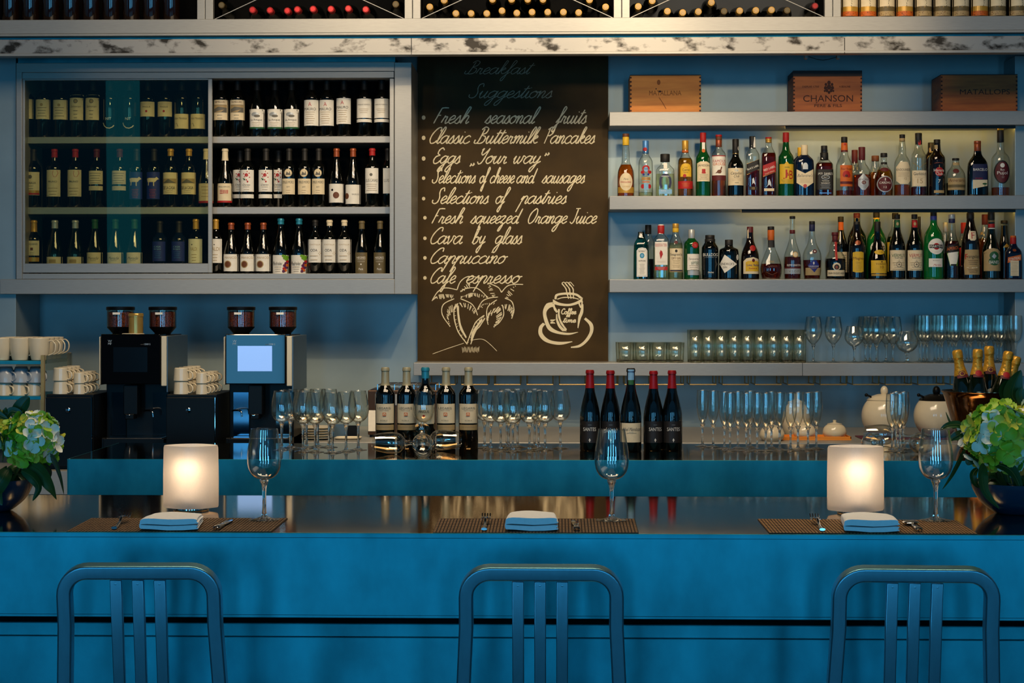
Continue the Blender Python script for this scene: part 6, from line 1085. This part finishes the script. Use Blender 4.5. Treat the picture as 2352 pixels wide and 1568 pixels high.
m = MB(); m.box(xa * 1.2, xb * 1.2, .30, .40, zr(1465), zr(1432.5), PANEL); obj('rail', m, bar, bevel=.003)
m = MB(); m.box(xa * 1.2, xb * 1.2, .31, .40, .0, zr(1466.5), PANEL); obj('base_panel', m, bar, bevel=.002)
m = MB(); m.box(xa * 1.2, xb * 1.2, .40, YB2 - YB - .01, .1, ZB - .02, DARK); obj('carcass', m, bar)

# ---- stools
def make_stool(label, px, loc):
    t = thing('bar_stool', label, 'stool', loc, 'metal bar stools'); HW, ZT, k = .1635, loc[2], .17; zt_ = 1.040 - 0.0
    t.location.z = 0
    def bp(x, z): return (x, .0 + (zt_ - z) * k, z)      # the back leans towards the room as it rises
    r = .052; arc = []
    for q in range(9):
        a = pi - q * pi / 16; arc.append((-HW + r + r * cos(a), zt_ - r + r * sin(a)))
    zs = .665; left = [(-HW - .010, zs - .02), (-HW - .007, zs + .12), (-HW, zt_ - .12)]; path = left + arc; path = path + [(-x, z) for x, z in path[::-1]]
    m = MB(); m.sweep([bp(*p) for p in path], .0155, .018, CHAIRM, up=(0, -1, -.17), n='rr'); obj('back_frame', m, t, wn_=True)
    for x in (-.0505, -.0025, .0455):
        m = MB(); m.sweep([bp(x * (1 - .0), zt_ - .020), bp(x, zt_ - .15), bp(x, zs + .01)], .0128, .0075, CHAIRM, up=(0, -1, -.17), n='rr'); m.ball((x, bp(x, zt_ - .028)[1] - .005, zt_ - .0285), .006, CHAIRM, (1, .5, .5), 10, 6); obj('back_slat', m, t, wn_=True)
    ys = bp(0, zs)[1]
    m = MB(); n = 12; vs_ = []
    for j in range(n + 1):
        for i in range(n + 1):
            u, v = i / n * 2 - 1, j / n; wdt = .178 + .012 * v; vs_.append((u * wdt * (1 - .05 * max(0, v - .85) / .15), ys - .015 + v * .37, zs - .010 * (1 - u * u) * (1 - (2 * v - 1) ** 2) - .012 * max(0, v - .8) / .2))
    top = vs_; bot = [(x, y, z - .016) for x, y, z in vs_]; N = (n + 1) ** 2; q = []
    for j in range(n):
        for i in range(n): a = j * (n + 1) + i; q += [(a, a + 1, a + n + 2, a + n + 1), (N + a, N + a + n + 1, N + a + n + 2, N + a + 1)]
    rim = [i for i in range(n + 1)] + [j * (n + 1) + n for j in range(1, n + 1)] + [n * (n + 1) + i for i in range(n - 1, -1, -1)] + [j * (n + 1) for j in range(n - 1, 0, -1)]
    for a, b in zip(rim, rim[1:] + rim[:1]): q.append((a, N + a, N + b, b))
    m.add(top + bot, q, CHAIRM, True); obj('seat', m, t)
    for sg in (-1, 1):
        m = MB(); m.sweep(spline([(sg * (HW + .010), ys, zs - .02), (sg * (HW + .016), ys - .01, zs - .2), (sg * (HW + .03), ys - .07, .0)], 5), .0145, .0105, CHAIRM, up=(0, -1, 0), seg=12, n=4.); obj('leg', m, t)
        m = MB(); m.sweep(spline([(sg * .165, ys + .33, zs - .014), (sg * .172, ys + .335, zs - .3), (sg * .185, ys + .355, .0)], 5), .0145, .0105, CHAIRM, up=(0, -1, 0), seg=12, n=4.); obj('leg', m, t)
        m = MB(); m.sweep([(sg * .185, ys - .035, .26), (sg * .178, ys + .345, .26)], .008, .008, CHAIRM, up=(0, 0, 1), seg=10, n=4.); obj('stretcher', m, t)
    m = MB(); m.sweep([(-.18, ys + .342, .22), (.18, ys + .342, .22)], .009, .009, CHAIRM, up=(0, 0, 1), seg=10, n=4.); obj('foot_rest', m, t)
    return t
Ys = 3.965
for px, lab, rz in ((319, 'brushed metal bar stool below the left place setting', .03), (1243, 'brushed metal bar stool below the middle place setting', 0.), (2104, 'brushed metal bar stool below the right place setting', -.03)):
    s_ = make_stool(lab, px, (X(px, Ys), Ys, 0)); s_.rotation_euler = (0, 0, rz)

# ---- place settings
def to_bar(px, py): return Vector(on_bar(px, py))
def placemat(label, quad, thread):
    P4 = [to_bar(*q) for q in quad]; c = sum(P4, Vector()) / 4; t = thing('placemat', label, 'placemat', c, 'woven placemats')
    L = [p - c for p in P4]; m = MB(); th = .0022
    v = [(p.x, p.y, 0) for p in L] + [(p.x, p.y, th * .6) for p in L]
    m.add(v, [(0, 1, 2, 3)[::-1], (4, 5, 6, 7), (0, 1, 5, 4), (1, 2, 6, 5), (2, 3, 7, 6), (3, 0, 4, 7)], MATD)
    n = 62                                              # raised reeds running front to back, over darker cross threads
    for k in range(n):
        f0, f1 = (k + .12) / n, (k + .78) / n
        a, b = L[0].lerp(L[1], f0), L[0].lerp(L[1], f1); d, e = L[3].lerp(L[2], f0), L[3].lerp(L[2], f1)
        m.add([(a.x, a.y, th * .6), (b.x, b.y, th * .6), (e.x, e.y, th * .6), (d.x, d.y, th * .6), (a.x, a.y, th), (b.x, b.y, th), (e.x, e.y, th), (d.x, d.y, th)], [(4, 5, 6, 7), (0, 1, 5, 4), (1, 2, 6, 5), (2, 3, 7, 6), (3, 0, 4, 7)], thread)
    for k in range(16):
        f = (k + .5) / 16; a, b = L[0].lerp(L[3], f), L[1].lerp(L[2], f); m.tube([(a.x, a.y, th * .85), (b.x, b.y, th * .85)], .0010, MATD, 5)
    obj('mat_weave', m, t)
placemat('brown woven placemat under the left setting beside the left lamp', [(152, 1222), (623, 1222), (661, 1191), (210, 1191)], MATM)
placemat('brown woven placemat in the middle of the bar', [(994, 1224.5), (1467, 1224.5), (1458, 1192.5), (1008, 1192)], MATM)
placemat('brown woven placemat under the right setting beside the right lamp', [(1767, 1225), (2246, 1227), (2196, 1196), (1740, 1193)], mat('light_brown_reed', 'a67c46', .7, 0, .3, 60))
def napkin(label, quad, h, rz=0):
    P4 = [to_bar(*q) for q in quad]; c = sum(P4, Vector()) / 4; t = thing('napkin', label, 'napkin', (c.x, c.y, c.z + .0023), 'folded white napkins'); L = [p - c for p in P4]
    w2 = (L[1] - L[0]).length / 2; d2 = (L[3] - L[0]).length / 2; ex = (L[1] - L[0]).normalized(); ey = (L[3] - L[0]).normalized()
    m = MB(); n = 5
    # S-folded sheet: the section across the width, swept front to back
    th = h / 4
    sec = [(-.96, .10), (.90, .06), (.985, .22), (.90, .42), (-.80, .40), (-.72, .5), (.92, .52), (1.0, .70), (.90, .93), (.0, .98), (-.86, .92), (-.99, .55), (-1.0, .25)]
    sec = spline(sec + [sec[0]], 4)[:-1]; rows = []
    for j in range(n + 1):
        f = j / n * 2 - 1; k = 1 - .04 * f; rows.append([ex * (x * w2 * k) + ey * (f * d2) + Vector((0, 0, z * h * (1 - .25 * max(0, f)) + .0015 * sin(3 * x + f * 2) + .001)) for x, z in sec])
    N = len(sec); vs_ = [p for r in rows for p in r]; fs = [(j * N + i, j * N + (i + 1) % N, (j + 1) * N + (i + 1) % N, (j + 1) * N + i) for j in range(n) for i in range(N)]
    fs += [tuple(range(N))[::-1], tuple(n * N + i for i in range(N))]
    m.add(vs_, fs, LINEN, True); o = obj('napkin_cloth', m, t); return t
napkin('folded white napkin in front of the left lamp', [(322, 1221.5), (448, 1221.5), (468, 1199), (345, 1199)], .028)
napkin('folded white napkin on the middle placemat', [(1162, 1223), (1276, 1223), (1276, 1199), (1166, 1199)], .032)
napkin('folded white napkin in front of the right lamp', [(1938, 1226), (2058, 1226), (2050, 1201), (1926, 1201)], .030)
FORKM = mat('cutlery_steel', 'b8bcc0', .12, 1, .05, 40)
def fork(label, p0, p1, tine_up=.022):
    a, b = to_bar(*p0), to_bar(*p1); d = (b - a); L = .19; ang = math.atan2(d.y, d.x); t = thing('fork', label, 'fork', (a.x, a.y, a.z + .0045), 'forks on the placemats', ang)
    m = MB(); pts = spline([(0, 0, .003), (.03, 0, .002), (.075, 0, .006), (.11, 0, .016), (.125, 0, .016)], 5); n = len(pts)
    m.sweep(pts, .004, .0018, FORKM, up=(0, 0, 1), seg=10, n=3., taper=[1.7 - 1.0 * min(1, i / n * 2.2) + .6 * max(0, i / n - .85) for i in range(n)]); obj('handle', m, t)
    m = MB(); m.sweep([(.123, 0, .016), (.135, 0, .013), (.15, 0, .010)], .0115, .0012, FORKM, up=(0, 0, 1), seg=12, n=4., taper=[.55, .95, 1])
    for y in (-.0096, -.0032, .0032, .0096): m.sweep(spline([(.148, y, .010), (.17, y, .009), (.196, y, .017)], 4), .0016, .0011, FORKM, up=(0, 0, 1), seg=6)
    obj('fork_head', m, t); return t
fork('dinner fork left of the napkin on the left placemat', (262, 1219), (298, 1192)); fork('dinner fork left of the napkin on the middle placemat', (1112, 1222), (1119, 1190)); fork('dinner fork left of the napkin on the right placemat', (1889, 1223), (1862, 1191))
def knife(label, p0, p1, nm='table_knife'):
    a, b = to_bar(*p0), to_bar(*p1); d = b - a; t = thing(nm, label, 'cutlery', (a.x, a.y, a.z + .0065), 'knives on the placemats', math.atan2(d.y, d.x))
    m = MB(); m.sweep([(0, 0, 0), (.004, 0, .001), (.05, 0, .001), (.085, 0, .0)], .0075, .0045, FORKM, up=(0, 0, 1), seg=12, n=3., taper=[.8, 1.1, .9, .7]); obj('handle', m, t)
    m = MB()
    if nm == 'table_knife': m.sweep([(.082, 0, 0), (.10, 0, .001), (.16, .001, .0), (.2, .004, -.002)], .0085, .0012, FORKM, up=(0, 0, 1), seg=8, n=3., taper=[.6, 1, 1, .25])
    else: m.ball((.135, 0, .003), .02, FORKM, (1.35, 1, .22), 18, 10); m.sweep([(.083, 0, 0), (.11, 0, .002)], .004, .002, FORKM, up=(0, 0, 1), seg=8)
    obj('blade' if nm == 'table_knife' else 'spoon_bowl', m, t)
knife('table knife between napkin and glass on the left placemat', (496, 1220), (535, 1197)); knife('table knife between napkin and glass on the middle placemat', (1325, 1222), (1319, 1198)); knife('dessert spoon between napkin and glass on the right placemat', (2112, 1224), (2082, 1200), 'dessert_spoon')
for px, py, lab in ((607, 1196, 'large clear wine glass on the left placemat'), (1405, 1197, 'large clear wine glass on the middle placemat'), (2149, 1197, 'large clear wine glass on the right placemat')):
    x, y, z = on_bar(px, py); glass_thing('wine_glass', lab, BIGGL, (x, y, z + .0024), 'wine glasses at the place settings')

# ---- frosted lamps
def frosted():
    m = bpy.data.materials.new('frosted_lamp_glass'); m.use_nodes = True; nt = m.node_tree; nt.nodes.remove(nt.nodes['Principled BSDF'])
    tl = nt.nodes.new('ShaderNodeBsdfTranslucent'); df = nt.nodes.new('ShaderNodeBsdfDiffuse'); gl = nt.nodes.new('ShaderNodeBsdfGlossy'); m1 = nt.nodes.new('ShaderNodeMixShader'); m2 = nt.nodes.new('ShaderNodeMixShader')
    n = nt.nodes.new('ShaderNodeTexNoise'); n.inputs['Scale'].default_value = 40; r = nt.nodes.new('ShaderNodeValToRGB'); r.color_ramp.elements[0].color = (.86, .80, .74, 1); r.color_ramp.elements[1].color = (.92, .87, .80, 1)
    nt.links.new(n.outputs[0], r.inputs[0]); nt.links.new(r.outputs[0], tl.inputs[0]); nt.links.new(r.outputs[0], df.inputs[0]); gl.inputs['Roughness'].default_value = .25
    m1.inputs[0].default_value = .3; m2.inputs[0].default_value = .04
    nt.links.new(tl.outputs[0], m1.inputs[1]); nt.links.new(df.outputs[0], m1.inputs[2]); nt.links.new(m1.outputs[0], m2.inputs[1]); nt.links.new(gl.outputs[0], m2.inputs[2]); nt.links.new(m2.outputs[0], nt.nodes['Material Output'].inputs[0]); return m
FROST = frosted()
for px, py, wd, hp, lab in ((438.5, 1171, 130, 149, 'lit frosted glass lamp left of the left wine glass'), (1965, 1178, 132, 154, 'lit frosted glass lamp between middle and right wine glasses')):
    x, y, z = on_bar(px, py); s = S(px, y); R = wd / 2 / s; H = hp / s
    t = thing('table_lamp', lab, 'lamp', (x, y, z), 'frosted table lamps'); seg = 48
    def ring(k, h):
        out = []
        for i in range(seg):
            a = 2 * pi * i / seg; ca, sa = cos(a), sin(a); q = (abs(ca) ** 1.55 + abs(sa) ** 1.55) ** (-1 / 1.55); out.append((R * k * q * ca, R * k * q * sa * .8, h))
        return out
    m = MB(); prof = [(.955, .008), (.985, .012), (.99, H * .5), (.97, H - .006), (.94, H), (.90, H), (.88, H - .006), (.90, H * .5), (.90, .016), (.0015, .015), (.0015, .008)]
    vs_ = [p for k, h in prof for p in ring(k, h)]; fs = [(j * seg + i, j * seg + (i + 1) % seg, ((j + 1) % len(prof)) * seg + (i + 1) % seg, ((j + 1) % len(prof)) * seg + i) for j in range(len(prof)) for i in range(seg)]
    m.add(vs_, fs, FROST, True); obj('lamp_shade', m, t)
    m = MB(); m.lathe([(R * .62, 0), (R * .64, .002), (R * .62, .0078)], CHROME, 32); obj('base', m, t)
    m = MB(); m.lathe([(R * .25, .016), (R * .25, .03), (.012, .032)], CHROME, 20, c=(0, -R * .36, 0)); obj('bulb_holder', m, t)
    BULB = mat('lit_bulb', 'ffe6c4', .3, emit=30.0, var=.02)
    m = MB(); m.lathe(smooth([(.006, .031), (.008, H * .45), (.019, H * .66), (.018, H * .78), (.001, H * .84)], 2), BULB, 20, c=(0, -R * .36, 0)); obj('bulb', m, t)
    l_ = light('lamp_bulb', 'POINT', (x, y - R * .42, z + H * .70), None, 15, (1, .89, .78), shadow_soft_size=.012)

# ================================================================== flowers
PET = [mat('lime_petal', 'a2c828', .55, 0, .2, 30), mat('yellow_green_petal', 'd8d848', .55, 0, .15, 30), mat('white_petal', 'f4f2da', .55, 0, .08, 30), mat('green_petal', '5ea024', .55, 0, .2, 30)]
LEAF = mat('dark_green_leaf', '1c4a1c', .4, 0, .35, 14, spec=.4); LEAFL = mat('olive_leaf', '3f5a26', .45, 0, .3, 14); LEAFB = mat('grey_brown_blade', '4f4a34', .6, 0, .3, 20); STEMG = mat('flower_stem', '4a5a20', .6, 0, .2, 20)
def hydrangea(c, R, n, seed, yfl=.9):
    r = random.Random(seed); m = MB(); c = Vector(c)
    m.ball(c, R * .62, PET[3], (1, 1, .9), 14, 8)
    for i in range(n):
        z = 1 - 2 * (i + .5) / n; a = i * 2.39996; q = math.sqrt(1 - z * z); d = Vector((q * cos(a), q * sin(a), z)) + Vector((r.uniform(-.12, .12), r.uniform(-.12, .12), r.uniform(-.12, .12))); d.normalize()
        if d.y > .65: continue
        o = c + Vector((d.x * R, d.y * R * yfl, d.z * R * .92)) * r.uniform(.84, 1.05)
        d = (d + Vector((r.uniform(-.35, .35), r.uniform(-.35, .35), r.uniform(-.3, .3)))).normalized()
        u = d.orthogonal().normalized(); u.rotate(Matrix.Rotation(r.uniform(0, 6), 3, d)); v = d.cross(u)
        mt_ = PET[r.choices((0, 1, 2, 3), (4, 4, 2.6, 1.2))[0]]; ps = R * r.uniform(.29, .40)
        for k in range(4):
            a = k * pi / 2 + r.uniform(-.15, .15); e = u * cos(a) + v * sin(a); f = d.cross(e); cup_ = r.uniform(.1, .5); pts = []
            for s_, w_ in ((.06, .08), (.3, .36), (.62, .52), (.88, .40), (1.04, .10)):
                for t_ in (-1, 0, 1): pts.append(o + e * (s_ * ps) + f * (t_ * w_ * ps) + d * (ps * (cup_ * s_ * s_ + (.10 if t_ else 0) - .08 * s_)))
            m.add(pts, [(j * 3 + i_, j * 3 + i_ + 1, j * 3 + i_ + 4, j * 3 + i_ + 3) for j in range(4) for i_ in range(2)], mt_, True)
        m.ball(o + d * ps * .08, ps * .10, PET[1], (1, 1, 1), 6, 4)
    return m
def leaf(pts, w_, m_, up=(0, -1, .3), fold=.25):
    m = MB(); pts = spline([Vector(p) for p in pts], 6) if not isinstance(pts[0], Vector) else spline(pts, 6); pts = [Vector(p) for p in pts]; n = len(pts); v = []; up = Vector(up).normalized()
    for i, p in enumerate(pts):
        t = (pts[min(n - 1, i + 1)] - pts[max(0, i - 1)]).normalized(); s_ = t.cross(up); s_ = s_.normalized() if s_.length > 1e-5 else t.orthogonal(); nn = s_.cross(t); f = i / (n - 1)
        k = w_ * (sin(pi * min(1, f * .96 + .03) ** .75) ** .9 + .01)
        for q in (-1, -.5, 0, .5, 1): v.append(p + s_ * (q * k) + nn * (abs(q) * k * fold))
    o = [(p - (Vector(up) * .0006)) for p in v]; N = len(v)
    m.add(v, [(j * 5 + i, j * 5 + i + 1, j * 5 + i + 6, j * 5 + i + 5) for j in range(n - 1) for i in range(4)], m_, True)
    m.tube([p - up * -.0008 for p in pts[:-1]], .0011, STEMG, 5)
    return m
BOWLM = mat('dark_blue_glazed_bowl', '1a4664', .22, .35, .2, 6, coat=.4)
def arrangement(label, pxc, pyb, Rpx, rim_py, heads, leaves, seed):
    x, y, z = on_bar(pxc, pyb); s = S(pxc, y); t = thing('flower_arrangement', label, 'flowers', (x, y, z), 'flower bowls on the bar'); R = Rpx / s; H = Z(pxc, rim_py, y) - z
    L = lambda px, py, dy=0.: Vector((X(px, y + dy) - x, dy, Z(px, py, y + dy) - z))
    m = MB(); o_ = smooth([(R * .42, 0), (R * .5, .003), (R * .8, H * .35), (R * .97, H * .8), (R, H)], 2); m.lathe(o_ + [(r - .005, z_) for r, z_ in o_[::-1] if r > R * .5] + [(.001, .012)], BOWLM, 40); obj('bowl', m, t)
    for k, (px, py, rp, n, dy) in enumerate(heads):
        m = hydrangea(L(px, py, dy), rp / S(px, y + dy), n, seed + k); obj('hydrangea_head', m, t)
        m = MB(); b = L(px, py, dy); m.tube(spline([(b.x * .2, dy * .3, H * .3), (b.x * .6, dy * .8, b.z * .5), (b.x, b.y, b.z)], 5), .004, STEMG, 6); obj('stem', m, t)
    for pts, w_, mt_, up in leaves:
        obj('leaf', leaf([L(*p) for p in pts], w_ / s, mt_, up), t)
    r = random.Random(seed + 50)                         # inner greens filling the mouth of the bowl
    for k in range(26):
        a = r.uniform(0, 2 * pi); e = Vector((cos(a), sin(a), 0)); l = r.uniform(.6, 1.15) * R; h = H + r.uniform(-.1, .25) * R
        obj('leaf', leaf([Vector((0, 0, H * .55)) + e * R * .2, Vector((0, 0, h)) + e * l * .6, Vector((0, 0, h - r.uniform(.0, .3) * R)) + e * l], r.uniform(.13, .22) * R, r.choice((LEAF, LEAF, LEAFL)), (0, -.4, 1)), t)
    return t
arrangement('green and white hydrangeas in a dark blue bowl at the left end of the bar', -20, 1172, 98, 1098, [(74, 1010, 62, 84, -.05), (-40, 985, 58, 60, 0)],
    [([(60, 1060, -.07), (95, 1085, -.09), (118, 1120, -.10), (130, 1147, -.09)], 17, LEAFL, (-.6, -.8, .3)), ([(85, 1050, -.05), (120, 1050, -.07), (138, 1090, -.07), (147, 1135, -.06)], 8, LEAFB, (-.5, -.8, 0)), ([(50, 1080, -.09), (75, 1095, -.10), (90, 1120, -.10), (75, 1150, -.1)], 13, LEAF, (-.4, -.9, 0)),
     ([(20, 1078, -.10), (5, 1100, -.12), (-8, 1130, -.12), (5, 1160, -.12)], 20, LEAF, (0, -1, .2)), ([(30, 960, -.02), (45, 940, -.03), (60, 920, -.03), (68, 912, -.03)], 17, LEAF, (0, -1, .2)), ([(10, 965, -.05), (25, 945, -.05), (45, 950, -.05), (50, 955, -.05)], 10, LEAF, (0, -1, .4)), ([(15, 960, -.04), (12, 945, -.05), (14, 935, -.05)], 6, LEAF, (0, -1, .2)), ([(0, 955, -.06), (-10, 950, -.07), (18, 962, -.07)], 12, LEAF, (0, -1, .4)), ([(-10, 1000, -.07), (5, 1005, -.09), (10, 1030, -.09), (6, 1062, -.08)], 8, LEAFL, (-.7, -.7, 0)), ([(95, 1060, -.04), (112, 1075, -.05), (116, 1090, -.05), (105, 1112, -.05)], 6, LEAFB, (-.4, -.8, 0))], 11)
arrangement('green and white hydrangeas in a dark blue bowl at the right end of the bar', 2335, 1178, 104, 1106, [(2298, 1003, 76, 96, -.05), (2400, 960, 60, 60, 0)],
    [([(2262, 1068, -.08), (2255, 1090, -.10), (2262, 1130, -.10), (2295, 1168, -.1)], 17, LEAFL, (.6, -.8, .2)), ([(2285, 1065, -.08), (2315, 1075, -.10), (2335, 1100, -.10), (2352, 1150, -.1)], 16, LEAF, (.5, -.8, .2)), ([(2215, 1030, -.02), (2205, 1050, -.02), (2185, 1090, -.02), (2164, 1124, -.02)], 11, LEAFL, (.8, -.6, 0)),
     ([(2215, 985, -.03), (2200, 975, -.03), (2175, 978, -.04), (2160, 986, -.04)], 9, LEAF, (0, -1, .5)), ([(2215, 990, -.02), (2200, 1000, -.03), (2190, 1005, -.03), (2182, 1012, -.03)], 10, LEAF, (0, -1, .4)), ([(2190, 985, -.02), (2180, 965, -.02), (2172, 945, -.02)], 2.5, LEAF, (0, -1, 0)), ([(2205, 975, -.02), (2196, 975, -.02), (2190, 985, -.02)], 7, LEAF, (0, -1, .2)), ([(2245, 1075, -.07), (2235, 1090, -.08), (2240, 1110, -.08), (2250, 1120, -.07)], 8, LEAF, (0, -1, .2)),
     ([(2340, 930, .02), (2325, 910, .02), (2330, 880, .02), (2345, 850, .02)], 26, LEAF, (.3, -1, .2)), ([(2352, 930, .0), (2345, 905, .0), (2348, 890, .0)], 14, LEAF, (0, -1, .2)), ([(2320, 920, .03), (2306, 905, .03), (2310, 885, .03), (2320, 872, .03)], 15, LEAF, (.3, -1, .2)), ([(2245, 1050, -.04), (2228, 1058, -.05), (2222, 1068, -.05)], 12, LEAF, (0, -1, .5))], 31)
